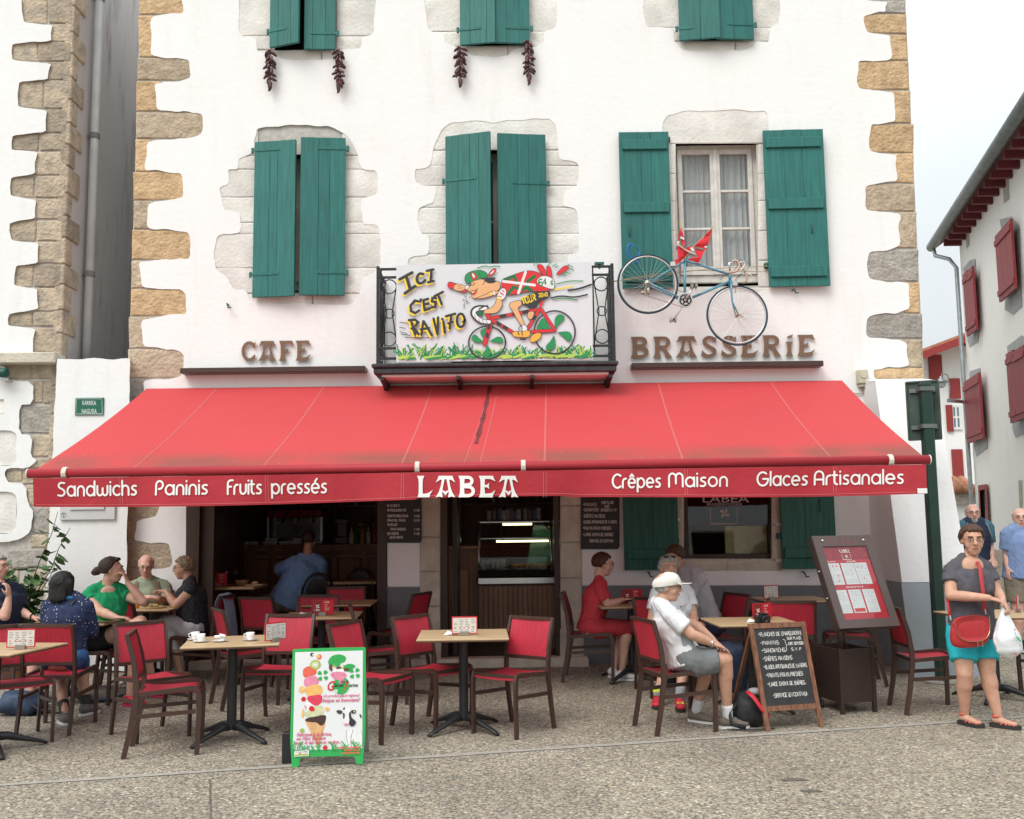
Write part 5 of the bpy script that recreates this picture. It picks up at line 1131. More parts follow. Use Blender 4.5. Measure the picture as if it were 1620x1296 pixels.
# grass
random.seed(3)
for i in range(230):
    x=random.uniform(195,1370); b=655-8*math.sin(x*.004)-random.uniform(0,30); h=random.uniform(25,75)*(1.0 if (x<650 or x>840) else .6); dx=random.uniform(-45,55)
    ps(random.choice('GGGL'),[(x,min(b,650)),(x+dx*.4,b-h*.6),(x+dx,b-h)],[10,7,2.5] if False else 6)
for i in range(60):
    x=random.uniform(195,1330); ps(random.choice('GGLL'),[(x,648-random.uniform(0,18)),(x+50,640-random.uniform(0,18))],13)
# speed lines
for l_ in([(1150,238),(1200,232),(1262,222)],): ps('Y',l_,8)
ps('K',[(1235,246),(1300,238),(1375,213)],11); ps('K',[(1128,290),(1190,277),(1270,290),(1350,273)],9); ps('G',[(1165,206),(1240,188),(1325,191)],6); ps('G',[(1140,298),(1220,290),(1290,305)],6)
for l_ in([(205,422),(255,430)],[(208,480),(250,492)],[(215,494),(270,502)],[(238,514),(310,516)],[(315,520),(385,517)],[(205,452),(240,460)]): ps('K',l_,4,0)
for l_ in([(680,104),(710,92),(745,92)],[(750,98),(785,92),(818,94)]): ps('G',l_,6)
for k in range(16): x=random.uniform(590,630); y=random.uniform(268,338); ps('K',[(x,y),(x+3,y+4)],4,0)
# wheels
def whl(cx,cy,rx,ry,pet,r):
    a=[(cx+rx*math.cos(t*PI/18),cy+ry*math.sin(t*PI/18)) for t in range(37)]
    for k in range(len(pet)):
        an=R(pet[k]); ux,uy=math.cos(an),math.sin(an); vx,vy=-uy,ux
        pt=[(.12,0),(.45,.1),(.75,.34),(.92,.3),(.95,.02),(.75,-.16),(.45,-.1)]
        pp('G',[(cx+(a_*ux+b_*vx)*rx*.92,cy+(a_*uy+b_*vy)*ry*.92) for a_,b_ in pt],1,1.5)
    ps('K',a,9,0)
whl(1148,496,125,128,(-75,10,100,190,-150),0); whl(737,553,112,98,(-110,-20,85,195),0)
# frame
for l_ in([(742,385),(760,430),(722,560)],):
    ps('K',l_,29,0); ps('R',l_,23,0)
for l_ in([(770,405),(1040,360)],[(765,415),(890,490)],[(1060,355),(985,470)],[(1150,485),(1010,490)],[(1150,485),(1070,360)]):
    ps('K',l_,22,0); ps('R',l_,17,0)
for a,b in(((820,397),(850,392)),((900,384),(925,380)),((960,373),(985,369)),((800,435),(818,446)),((840,459),(858,470)),((1030,400),(1020,415)),((752,450),(747,468)),((740,500),(736,518))): ps('K',[a,b],17,0)
# handlebar and hands
ps('K',[(735,345),(690,340),(655,352),(648,380),(670,405),(700,428),(755,430)],30); ps('W',[(730,348),(690,346),(662,356),(655,378),(672,400),(702,425),(752,429)],20)
for x,y in((665,395),(690,418),(712,424),(735,430)): ps('K',[(x-4,y-9),(x+4,y+9)],3,0)
ps('K',[(690,352),(715,335),(740,332)],9); pp('D',[(672,366),(712,362),(712,392),(680,388)],1,3)
# far leg
pp('T',[(985,372),(1030,368),(1010,420),(985,410)],1); pp('O',[(995,548),(1005,520),(1030,500),(1068,500),(1062,530),(1020,555)],1)
# seat post, seat
ps('R',[(1062,345),(1080,300)],14,0)
# peppers flying from the back pocket
for p_ in([(1042,95),(1060,85),(1082,95),(1105,150),(1100,168),(1070,140)],[(1100,100),(1118,95),(1132,120),(1135,170),(1112,172)],[(1160,150),(1200,105),(1230,95),(1242,105),(1215,130),(1175,152)]): pp('R',p_,1,2.5)
for l_ in([(1025,90),(1035,72)],[(1045,85),(1048,68)],[(1115,90),(1135,72)],[(1140,100),(1165,85)],[(1235,90),(1265,108)],[(1240,112),(1268,125)],[(1195,145),(1222,158)],[(1210,135),(1250,145)],[(1155,105),(1175,98)]): ps('G',l_,5,0)
# torso jersey
tor=[(825,178),(870,160),(940,135),(1005,122),(1060,140),(1095,165),(1150,180),(1140,225),(1110,250),(1045,250),(985,245),(920,262),(865,268),(835,238)]
pp('R',tor,1,3)
for l_ in([(850,178),(905,155),(925,205)],[(870,258),(900,222),(930,232)],[(985,190),(1030,158)],[(960,240),(975,222),(1010,242)]): ps('D',l_,20,0)
for l_ in([(838,186),(1030,212)],[(975,132),(930,258)]): ps('W',l_,16,0)
pp('W',[(1075,150),(1150,175),(1150,240),(1110,232),(1030,195)],1,3)
for txt,x,y in(('64',1058,215),): 
    pc('G'); stroke_text(PK,txt,x,-y,38,8,bf,lay[0],adv=.95,rot=.1)
pc('G'); stroke_text(PK,'6',1130,-212,24,6,bf,lay[0])
# shorts
pp('K',[(945,290),(1040,252),(1125,245),(1125,285),(1050,318),(1040,350),(990,352),(985,335),(950,332)],1,0)
pc('Y'); stroke_text(PK,'TOUR',955,-326,38,8,bf,lay[0],adv=1.0,width=90,rot=.28)
pc('Y'); stroke_text(PK,'2018',1055,-285,22,5,bf,lay[0],adv=.9,width=56,rot=.12)
# near leg, shoe
pp('T',[(945,300),(950,332),(920,345),(945,400),(965,445),(975,460),(952,462),(920,410),(895,365),(872,330),(885,312)],1,3)
pp('W',[(950,455),(970,448),(985,478),(968,495),(955,485)],1,2.5)
pp('O',[(892,492),(930,488),(960,492),(990,480),(1002,505),(985,525),(940,522),(905,520),(890,505)],1,3)
ps('K',[(935,480),(928,465),(945,455)],4); ps('K',[(925,488),(932,510)],6,0); ps('K',[(948,490),(952,512)],6,0)
ps('K',[(940,535),(970,535)],9,0)
# arm on the bars
pp('T',[(800,285),(828,300),(832,330),(800,375),(760,378),(718,378),(722,358),(770,345),(790,320)],1,3)
pp('W',[(832,225),(855,235),(855,270),(835,300),(795,285),(812,245)],1,3); ps('Y',[(800,286),(828,294)],9,0); ps('R',[(820,255),(838,268)],8,0); ps('R',[(830,240),(842,250)],6,0); ps('R',[(808,275),(825,280)],5,0)
# other arm with bottle
pp('T',[(700,270),(740,240),(790,238),(815,250),(790,265),(720,285),(670,288)],1,2.5); ps('Y',[(748,246),(765,262)],12,0); ps('W',[(775,240),(785,264)],10,0)
pp('R',[(500,192),(512,184),(560,200),(610,222),(612,250),(585,248),(540,225),(502,222)],1,3); pp('T',[(530,225),(545,198),(590,202),(612,220),(590,240),(555,238)],1,2.5); pp('W',[(605,212),(625,206),(632,222),(612,236)],1,2.5)
ps('K',[(560,212),(580,208)],3,0); ps('K',[(562,224),(590,222)],3,0)
# head and cap
pp('K',[(720,170),(760,160),(800,165),(780,175),(805,190),(775,195),(790,210),(755,205),(745,215),(720,200)],1,0)
pp('T',[(640,185),(680,170),(715,168),(735,195),(770,200),(810,182),(822,215),(805,245),(770,240),(735,260),(700,272),(660,290),(640,270),(655,262),(640,245),(620,240),(622,225),(645,205)],1,3)
pp('R',[(650,262),(668,245),(680,235),(672,258),(655,270)],1,1.5)
ps('K',[(652,192),(665,196)],4,0); ps('K',[(640,207),(662,205)],4,0); ps('K',[(640,240),(665,240),(682,228)],4); ps('K',[(705,172),(722,170),(725,190),(712,205)],4)
pp('G',[(608,190),(603,155),(625,130),(670,118),(715,120),(740,138),(742,158),(700,168),(650,180),(625,196)],1,3)
pp('R',[(635,135),(655,128),(680,150),(680,168),(650,178)],1,2); pp('W',[(645,135),(658,135),(668,158),(655,165)],1,1.5)
pp('R',[(745,148),(765,118),(790,105),(795,120),(775,145),(750,158)],1,2.5); pp('W',[(752,147),(772,122),(785,115),(778,135)],1,1)
ps('K',[(690,130),(700,165)],3,0)
# words: yellow shadow then dark letters
def word(txt,x,y,h,rot,w,width,sh=(-9,-9)):
    pc('Y'); stroke_text(PK,txt,x+sh[0],-y+sh[1],h,w,bf,lay[0],width=width,rot=rot)
    pc('K'); lay[0]+=.0002; stroke_text(PK,txt,x,-y,h,w,bf,lay[0]+.0001,width=width,rot=rot); lay[0]+=.0002
def word2(txt,x,y,h,rot,w,width):
    word(txt,x,y,h,rot,w,width)
def serifI(p,q,w,c0,c1):
    for k,(dx,dy) in(('Y',(-9,9)),('K',(0,0))):
        for a,b in((p,q),c0,c1): ps(k,[(a[0]+dx,a[1]+dy),(b[0]+dx,b[1]+dy)],w,0)
serifI((246,146),(270,226),19,((206,165),(282,125)),((238,250),(305,205)))
for k,(dx,dy) in(('Y',(-9,9)),('K',(0,0))):
    ps(k,[(a+dx,b+dy) for a,b in((350,135),(325,130),(308,158),(318,192),(345,190),(362,172))],17)
serifI((400,112),(395,180),16,((372,116),(412,108)),((380,186),(414,178)))
for k,(dx,dy) in(('Y',(-9,9)),('K',(0,0))):
    for l_ in([(320,300),(300,295),(272,325),(275,358),(300,370),(325,355)],[(335,288),(332,302)],[(350,292),(358,355)],[(350,294),(380,285)],[(355,320),(382,314)],[(360,354),(390,344)],[(428,282),(405,280),(402,300),(425,308),(422,334),(400,338)],[(418,270),(470,245)],[(440,262),(462,318)],
      [(275,415),(300,500)],[(262,412),(300,410),(318,425),(300,450),(282,455),(322,498)],[(350,420),(338,500)],[(352,420),(402,505)],[(335,468),(385,462)],[(412,405),(436,500)],[(440,398),(436,498)],[(472,425),(480,490)],[(465,408),(468,412)],[(488,392),(545,378)],[(520,388),(510,465)],[(502,435),(528,428)]): ps(k,[(a+dx,b+dy) for a,b in l_],15,0)
    ps(k,[(578+24*math.cos(t*PI/8)+dx,418+40*math.sin(t*PI/8)+dy) for t in range(17)],15,0)
PK.build('painting',PM,BN,world=True)
random.seed(11)

# ---------------- bicycle hung on the wall ----------------
KY=10.72
def k3(x,y,dy=0): return at(960+x*.17284,340+y*.17284,KY+dy)
BK=thing('hanging_bicycle','light blue racing bicycle hung on the wall above the brown lettering','bicycle',tuple(k3(700,800)))
BLUE=mat('bike_blue',(.10,.30,.40),rough=.3,coat=.4,var=.06,vs=20); TYRE=mat('tyre_dark_blue',(.02,.05,.075),rough=.7); RIM=mat('rim_alloy',(.62,.62,.60),rough=.35,metal=.6,var=.05); GOLD=mat('drivetrain',(.42,.38,.32),rough=.4,metal=.9,var=.3,vs=50); TAPE=mat('bar_tape',(.50,.38,.30),rough=.7,var=.15,vs=60)
def wheel(c,r):
    W_=MB(); W_.tube([c+Vector((r*math.cos(t*PI/32),0,r*math.sin(t*PI/32))) for t in range(64)],.0115,8,closed=True); o=W_.build('wheel',TYRE,BK,world=True,smooth=True)
    W_=MB(); W_.tube([c+Vector(((r-.016)*math.cos(t*PI/32),0,(r-.016)*math.sin(t*PI/32))) for t in range(64)],(.009,.009),8,closed=True) if False else W_.tube([c+Vector(((r-.017)*math.cos(t*PI/32),0,(r-.017)*math.sin(t*PI/32))) for t in range(64)],.0095,8,closed=True)
    p=W_.build('rim',RIM,o,world=True,smooth=True)
    W_=MB(); W_.lathe([(.018,-.045),(.018,-.03),(.009,-.028),(.009,.028),(.018,.03),(.018,.045)],tuple(c),12,axis=1); W_.build('hub',GOLD,o,world=True,smooth=True)
    W_=MB()
    for k in range(32):
        a=2*PI*k/32; d=.6*(1 if k%4<2 else -1); y=.03*(1 if k%2 else -1)
        W_.tube([c+Vector((.016*math.cos(a+d*2),y,.016*math.sin(a+d*2))),c+Vector(((r-.02)*math.cos(a),0,(r-.02)*math.sin(a)))],.0013,4,cap=False)
    W_.build('spokes',RIM,o,world=True); return o
cr_=k3(375,632); cf=k3(1193,920); rr=(k3(655,632)-cr_).length
wheel(cr_,rr-.01); wheel(cf,(k3(1475,920)-cf).length-.01)
m_=MB(); bb=k3(713,788); sj=k3(715,415); hj=k3(1125,548); hb=k3(1130,615)
m_.tube([bb,sj],.0145,10); m_.tube([sj,hj],.0135,10); m_.tube([bb,hb+Vector((0,0,.01))],.015,10); m_.tube([hj+Vector((0,0,.03)),hb],.018,10)
for s_ in(-.06,.06): m_.tube([cr_+Vector((0,s_,0)),sj+Vector((0,s_*.25,-.01))],.008,8); m_.tube([cr_+Vector((0,s_,0)),bb+Vector((0,s_*.5,0))],.0095,8); m_.tube([hb+Vector((0,s_*.7,-.01)),k3(1140,700,s_*.8),k3(1150,800,s_*.8),cf+Vector((-.0,s_,0))],[.013,.012,.010,.007],8)
m_.tube([hb+Vector((0,-.045,0)),hb+Vector((0,.045,0))],.014,8); m_.build('frame',BLUE,BK,world=True,smooth=True)
m_=MB(); m_.lathe([(.001,-.052),(.014,-.052),(.016,-.04),(.03,-.04),(.03,-.044),(.066,-.044),(.082,-.044),(.084,-.040),(.066,-.038),(.066,-.04)],tuple(bb),28,axis=1); m_.build('chainring',RIM,BK,world=True)
m_=MB()
for k in range(5): a=2*PI*k/5+.4; m_.obox(bb+Vector((.045*math.cos(a),-.05,.045*math.sin(a))),Vector((math.cos(a),0,math.sin(a)))*.02,(0,.002,0),Vector((-math.sin(a),0,math.cos(a)))*.007)
for k in range(5): a=2*PI*k/5+1.03; m_.tube([bb+Vector((.06*math.cos(a+t),-.052,.06*math.sin(a+t))) for t in(-.4,-.2,0,.2,.4)],.008,4)
m_.build('chainring_holes',DARK,BK,world=True)
m_=MB(); ped1=k3(795,655,-.07); ped2=k3(607,965,.02); m_.tube([bb+Vector((0,-.055,0)),ped1],.010,8); m_.tube([bb+Vector((0,.055,0)),k3(665,880,.06),ped2+Vector((0,.05,0))],.010,8); m_.build('crank',RIM,BK,world=True,smooth=True)
for pd in(ped1,ped2):
    m_=MB(); m_.box((pd.x-.035,pd.y-.05,pd.z-.01),(pd.x+.035,pd.y-.042,pd.z+.012)); m_.box((pd.x-.035,pd.y+.042,pd.z-.01),(pd.x+.035,pd.y+.05,pd.z+.012)); m_.box((pd.x-.03,pd.y-.041,pd.z-.028),(pd.x-.024,pd.y+.041,pd.z+.028)); m_.box((pd.x+.024,pd.y-.041,pd.z-.028),(pd.x+.03,pd.y+.041,pd.z+.028)); m_.tube([pd+Vector((0,-.05,0)),pd+Vector((0,.05,0))],.012,8); m_.build('pedal',GOLD,BK,world=True)
m_=MB(); m_.lathe([(.03,-.03),(.042,-.02),(.042,-.016),(.036,-.015),(.036,-.01),(.03,-.009)],tuple(cr_),18,axis=1); m_.ell(cr_+Vector((.0,-.03,-.09)),(.018,.015,.045)); dr=k3(325,720); m_.lathe([(.022,-.005),(.022,.005)],(dr.x,KY-.03,dr.z),12,axis=1); m_.tube([cr_+Vector((0,-.03,-.1)),dr+Vector((0,-.03,0))],.009,6); m_.build('derailleur',GOLD,BK,world=True,smooth=True)
m_=MB(); m_.tube([dr+Vector((0,-.035,-.02)),bb+Vector((-.02,-.04,-.082))],.0035,4); m_.tube([cr_+Vector((0,-.035,.04)),bb+Vector((0,-.04,.08))],.0035,4); m_.build('chain',GOLD,BK,world=True)
# saddle
m_=MB(); s0=k3(640,285); s1=k3(835,372); d_=(s1-s0); sid=Vector((0,1,0)); vs=[]
for i in range(9):
    t=i/8; w=.065*(1-t)**1.0+.018+.01*t; c=s0+d_*t; z=.02*math.sin(PI*t)*-1
    for a,b in((-1,-.5),(-.8,.4),(0,.9),(.8,.4),(1,-.5),(0,-.3)): vs.append(c+sid*a*w+Vector((0,0,z+.02*b)))
m_.add(vs,[(i*6+k,i*6+(k+1)%6,i*6+6+(k+1)%6,i*6+6+k) for i in range(8) for k in range(6)]+[tuple(range(6)),tuple(48+k for k in range(6))]); m_.build('saddle',mat('saddle_cream',(.6,.56,.48),rough=.5),BK,world=True,smooth=True)
m_=MB(); m_.tube([sj,k3(712,355)],.012,8); m_.build('seat_post',STEEL,BK,world=True,smooth=True)
# drop bars, seen turned
m_=MB(); st=k3(1130,520); m_.tube([k3(1130,535),k3(1120,440),k3(1185,445)],.011,8); m_.build('stem',STEEL,BK,world=True,smooth=True)
for dy,pts in((-.12,[(1150,430),(1180,412),(1212,440),(1215,490),(1180,520),(1140,528),(1100,528)]),(.12,[(1230,440),(1265,520),(1285,570),(1275,610),(1245,622)])):
    m_=MB(); m_.tube([k3(x,y,dy) for x,y in chaikin(pts,2,False)],.014,8); m_.build('handlebar_drop',TAPE,BK,world=True,smooth=True)
m_=MB(); m_.tube([k3(1160,430,-.12),k3(1185,440,0),k3(1230,440,.12)],.011,8); m_.build('handlebar',STEEL,BK,world=True,smooth=True)
for dy,pts in((-.13,[(1215,440),(1262,425),(1268,460),(1225,505)]),(.13,[(1265,530),(1310,545),(1330,565)])):
    m_=MB(); m_.tube([k3(x,y,dy) for x,y in chaikin(pts,2,False)],.008,6); m_.build('brake_lever',RIM,BK,world=True,smooth=True)
m_=MB()
for pts in([(1240,420),(1220,400),(1200,470),(1130,545),(1060,560),(1040,600)],[(1265,440),(1320,440),(1290,500),(1200,570),(1175,630)],[(1180,430),(1250,480),(1230,540),(1180,580),(1160,640)]): m_.tube([k3(x,y,-.03) for x,y in chaikin(pts,2,False)],.0028,5)
m_.build('brake_cable',DARK,BK,world=True)
for c,dy in((k3(1165,640),-.04),(k3(600,462),-.03)):
    m_=MB(); m_.box((c.x-.03,c.y-.05,c.z-.025),(c.x+.03,c.y-.01,c.z+.03),.008); m_.build('brake_caliper',RIM,BK,world=True)
m_=MB(); m_.tube([cf+Vector((0,-.05,0)),cf+Vector((.05,-.07,-.03))],.006,6); m_.tube([cf+Vector((0,-.07,0)),cf+Vector((0,.07,0))],.01,8); m_.build('quick_release',GOLD,BK,world=True)
m_=MB(); m_.lathe([(.008,-.06),(.008,-.15)],(cr_.x+.0,FY,cr_.z),6,axis=1)
# blue cable tie hung on shutter hook
m_=MB(); m_.tube([k3(x,y,.08) for x,y in chaikin([(210,265),(185,310),(200,370),(240,420)],2,False)],.012,6); m_.tube([k3(300,345,.05),k3(290,400,.03),k3(268,450,.0)],.012,6); m_.tube([k3(215,260,.08),k3(250,290,.06),k3(290,320,.05)],.005,5)
b_=MB(); 
tag(m_.build('bike_lock',mat('lock_blue',(.01,.14,.5),rough=.4),None,smooth=True),'bright blue cable lock hanging between the shutter hook and the bicycle rear wheel','lock')
# two little flags in the saddle
def flag(name,label,stick,tri,bars):
    F=thing(name,label,'flag',tuple(k3(*stick[0]))); m2=MB(); m2.tube([k3(*stick[0],-.02),k3(*stick[1],-.06)],.005,6); m2.ell(k3(*stick[1],-.06),(.008,.008,.014),nu=6,nv=5); m2.build('stick',mat('flag_stick',(.55,.42,.2),rough=.6),F,world=True)
    m2=MB(); f=lambda u,v,l_: tuple(k3(u,-v,-.05-l_+.012*math.sin(u*.05+v*.02)))
    p=[(a,-b) for a,b in tri]; p=rough(p,18,0,1); tr=tessellate_polygon([[Vector((a,b,0)) for a,b in p]]); m2.add([f(a,b,0) for a,b in p]+[f(a,b,-.003) for a,b in p],[tuple(t) for t in tr]+[tuple(i+len(p) for i in t)[::-1] for t in tr]+[(i,(i+1)%len(p),(i+1)%len(p)+len(p),i+len(p)) for i in range(len(p))]); m2.build('cloth',mat('flag_red',(.62,.03,.045),rough=.8,var=.08),F,world=True)
    for k_,ls in enumerate(bars):
        m2=MB()
        for l_ in ls: ribbon(m2,[(a,-b) for a,b in l_],15+3*k_,f,.002+.001*k_,rnd=False)
        m2.build('stripe',[mat('flag_green',(.13,.2,.16),rough=.8),WPL][k_],F,world=True)
flag('small_flag','small upright red flag with green and white stripes stuck behind the saddle',((690,400),(676,60)),[(678,95),(700,180),(715,250),(705,380),(665,410),(650,385),(642,280),(655,190)],([[(668,190),(672,300)],[(680,288),(712,284)]],[[(675,205),(708,222)],[(655,240),(655,262)]]))
flag('small_flag','small slanting red flag with white and green stripes leaning right of the saddle',((720,375),(970,110)),[(968,115),(930,260),(840,440),(740,410),(820,380),(800,290),(880,200)],([[(805,300),(880,315)],[(820,370),(820,430)]],[[(875,215),(912,258)],[(895,295),(915,288)],[(770,300),(795,328)]]))
m2=MB(); f=lambda u,v,l_: tuple(k3(u,-v,-.03)); p=chaikin([(590,-445),(640,-410),(660,-395),(720,-300),(790,-285),(800,-300),(760,-340),(720,-380),(650,-455)],1); tr=tessellate_polygon([[Vector((a,b,0)) for a,b in p]]); m2.add([f(a,b,0) for a,b in p],[tuple(t) for t in tr]); tag(m2.build('flag_scrap',MATS['flag_red']),'crumpled red flag cloth tucked under the bicycle saddle','flag')

# ---------------- strings of dried peppers ----------------
PEP=mat('dried_pepper',(.055,.012,.012),rough=.3,var=.4,vs=30,rnd=.5,coat=.3)
m_=MB(); m_.tube([(0,0,0),(.025,0,.004),(.055,0,-.004),(.085,0,-.02),(.1,0,-.032)],[(.011,.011),(.02,.017),(.021,.017),(.014,.012),(.002,.002)],7); m_.tube([(0,0,0),(-.015,0,.006)],.004,4)
pep0=m_.build('pepper',PEP,None,smooth=True); PEPME=pep0.data; bpy.data.objects.remove(pep0)
labs=['string of dried dark peppers under the left shutter of the top left window','string of dried dark peppers under the right shutter of the top left window','string of dried dark peppers under the left shutter of the top middle window','string of dried dark peppers under the right shutter of the top middle window']
for i,(px,y0,y1) in enumerate(((428,80,137),(536,80,142),(728,76,133),(836,66,130))):
    a=at(px,y0,FY-.07); b=at(px-1,y1,FY-.07); o=thing('pepper_string',labs[i],'dried peppers',tuple(a),group='pepper strings hung from the shutters')
    m_=MB(); m_.tube([a+Vector((0,.05,.06)),a,b+Vector((0,0,.05))],.004,5); m_.build('cord',mat('cord',(.4,.3,.15)),o,world=True)
    n=30; H=a.z-b.z
    for k in range(n):
        s=k/(n-1); d=bpy.data.objects.new('pepper',PEPME); COL.objects.link(d); d.parent=o; an=random.uniform(-.5,.5)+(0 if k%2 else PI); tl=R(random.uniform(-5,65)); 
        if k>n-5: tl=R(80)
        d.rotation_euler=(0,tl,an); d.location=(0,-.01,-H*s*.92-.0); q_=random.uniform(.72,.98); d.scale=(q_,q_*1.05,q_*1.05)
# ---------------- terrace furniture ----------------
def meshred(name,col):
    m=mat(name,col,rough=.55,var=.1,vs=5,rnd=.06)
    n=m.node_tree; l=n.links.new; b=n.nodes['Principled BSDF']; t=n.nodes.new('ShaderNodeTexCoord')
    mp_=n.nodes.new('ShaderNodeMapping'); mp_.inputs['Rotation'].default_value=(R(45),R(45),R(45)); c=n.nodes.new('ShaderNodeTexChecker'); c.inputs['Scale'].default_value=150
    c.inputs[1].default_value=(1,1,1,1); c.inputs[2].default_value=(.42,.4,.4,1)
    l(t.outputs['Object'],mp_.inputs[0]); l(mp_.outputs[0],c.inputs[0]); x=n.nodes.new('ShaderNodeMixRGB'); x.blend_type='MULTIPLY'; x.inputs[0].default_value=.75
    src=b.inputs['Base Color'].links[0].from_socket; l(src,x.inputs[1]); l(c.outputs[0],x.inputs[2]); l(x.outputs[0],b.inputs['Base Color']); return m
SEATR=meshred('red_mesh_fabric',(.52,.026,.052))
def make_chair():
    t=thing('cafe_chair','x','chair')
    for s in(-1,1):
        x=s*.205
        m=MB(); m.sweep([(x,.275,0),(x,.235,.2),(x,.205,.4),(x,.205,.5),(x,.225,.66),(x,.265,.8),(x,.28,.85)],.022,[.034,.036,.038,.038,.034,.030,.028]); m.build('rear_leg',BROWN,t,auto=35)
        m=MB(); m.sweep([(x,-.215,0),(x,-.222,.3),(x,-.218,.42),(x,-.205,.452),(x,-.17,.462),(x,-.05,.452),(x,.19,.432)],.022,[.032,.034,.036,.036,.032,.03,.03]); m.build('front_leg',BROWN,t,auto=35)
        m=MB(); m.bar((x,-.2,.30),(x,.21,.28),.016,.028); m.build('stretcher',BROWN,t)
    m=MB(); m.bar((-.193,-.205,.445),(.193,-.205,.445),.026,.03); m.build('seat_rail',BROWN,t); m=MB(); m.bar((-.193,.19,.43),(.193,.19,.43),.026,.03); m.build('seat_rail',BROWN,t)
    m=MB(); vs=[];n=10
    for i in range(n+1):
        v=i/n; y=-.225+.42*v; z=.468-.018*math.sin(PI*v)-(.03*(1-v)**6)-.02*v
        for x in(-.192,-.09,0,.09,.192): vs.append((x,y,z-.006*(1-(x/.192)**2)))
    o=len(vs); vs+=[(a,b,c-.012) for a,b,c in vs]
    fs=[(i*5+k,i*5+k+1,i*5+6+k,i*5+5+k) for i in range(n) for k in range(4)]; fs+=[tuple(q+o for q in f)[::-1] for f in fs]
    rim=[k for k in range(5)]+[i*5+4 for i in range(1,n+1)]+[n*5+k for k in(3,2,1,0)]+[i*5 for i in range(n-1,0,-1)]
    fs+=[(rim[i],rim[(i+1)%len(rim)],rim[(i+1)%len(rim)]+o,rim[i]+o) for i in range(len(rim))]
    m.add(vs,fs); m.build('seat',SEATR,t,auto=40)
    m=MB(); vs=[];n=6
    def by(z): return .205 if z<.5 else .205+.075*((z-.5)/.35)**1.3
    for i in range(n+1):
        z=.552+.278*i/n; y=by(z)-.004
        for x in(-.193,-.1,0,.1,.193): vs.append((x,y+.008*(1-(x/.193)**2),z))
    o=len(vs); vs+=[(a,b+.008,c) for a,b,c in vs]; fs=[(i*5+k,i*5+k+1,i*5+6+k,i*5+5+k) for i in range(n) for k in range(4)]; fs+=[tuple(q+o for q in f)[::-1] for f in fs]
    rim=[k for k in range(5)]+[i*5+4 for i in range(1,n+1)]+[n*5+k for k in(3,2,1,0)]+[i*5 for i in range(n-1,0,-1)]
    fs+=[(rim[i],rim[(i+1)%len(rim)],rim[(i+1)%len(rim)]+o,rim[i]+o) for i in range(len(rim))]
    m.add(vs,fs); m.build('backrest',SEATR,t,auto=40)
    m=MB(); m.bar((-.193,by(.84),.84),(.193,by(.84),.84),.024,.026); m.build('top_rail',BROWN,t); m=MB(); m.bar((-.193,by(.545),.54),(.193,by(.545),.54),.022,.026); m.build('lower_rail',BROWN,t)
    return t
ch0=make_chair(); used=[0]
def chair(x,y,phi,label):
    z=gz(x,y)
    if not used[0]: o=ch0; used[0]=1; o.location=(x,y,z); o.rotation_euler=(0,0,R(phi)); o['label']=label
    else: o=dup(ch0,(x,y,z),R(phi),label)
    o['group']='red mesh chairs on the terrace'
    return o
OAK=mat('table_oak',(.47,.34,.20),rough=.42,var=.16,vs=5,stretch=(.6,7,1),col2=(.40,.28,.155),bump=.05)
OAKE=mat('table_edge',(.11,.06,.035),rough=.5)
CASTB=mat('cast_black',(.02,.021,.023),rough=.42,var=.2,vs=20)
def make_table():
    t=thing('cafe_table','x','table'); m=MB(); m.box((-.35,-.35,.722),(.35,.35,.734),.003); m.build('tabletop',OAK,t)
    m=MB(); m.box((-.348,-.348,.712),(.348,.348,.7215),.002); m.box((-.15,-.15,.7),(.15,.15,.7115)); m.build('edge_band',OAKE,t)
    m=MB(); m.lathe([(.05,.09),(.05,.13),(.036,.14),(.036,.70)],(0,0,0),16); m.build('column',CASTB,t,auto=40)
    for k in range(4):
        a=PI/4+k*PI/2; c,s=math.cos(a),math.sin(a); m=MB(); pts=[(c*.0,s*.0,.105),(c*.1,s*.1,.1),(c*.22,s*.22,.062),(c*.33,s*.33,.03),(c*.37,s*.37,.012)]
        m.tube(pts,[(.035,.03),(.03,.026),(.019,.024),(.013,.022),(.011,.02)],8,flat=(0,0,1)); m.build('foot',CASTB,t,smooth=True)
    return t
tb0=make_table(); usedt=[0]
def table(x,y,rot,label):
    z=gz(x,y)
    if not usedt[0]: o=tb0; usedt[0]=1; o.location=(x,y,z); o.rotation_euler=(0,0,R(rot)); o['label']=label
    else: o=dup(tb0,(x,y,z),R(rot),label)
    o['group']='light oak cafe tables on the terrace'; return Vector((x,y,z+.734))
def gx(px,D,py=1000): return at(px,py,D).x
# tables: (column px, depth, rotation)
T={}
T['left_front']=table(gx(0,7.45)-.02,7.45,-8,'light oak table cut by the left edge with a menu card at its corner')
T['dotted']=table(gx(118,9.15),9.2,3,'light oak table between the woman in dotted blue and the woman in green')
T['couple']=table(gx(232,10.35),10.3,0,'small light oak table between the bald man and the grey haired woman in black')
T['cups']=table(gx(369,7.75),7.75,12,'light oak table with two groups of white coffee cups')
T['centre']=table(gx(733,8.0),8.0,2,'light oak table in front of the doorway with an upright menu card')
T['mid']=table(gx(509,9.45),9.45,4,'light oak table behind the ice cream board with a red menu holder')
T['rear']=table(gx(540,10.6),10.55,2,'rearmost oak table in front of the cafe opening')
T['redwoman']=table(gx(1000,10.0),10.05,4,'light oak table where the woman in red writes, with a red menu holder')
T['capman']=table(gx(1190,8.55),8.6,2,'light oak table behind the chalkboard with the black camera on it')
T['wall']=table(gx(1252,10.4),10.35,2,'oak table against the grey wall base behind the menu stand')
T['right']=table(gx(1575,8.85),8.9,6,'light oak table behind the walking woman at the right')
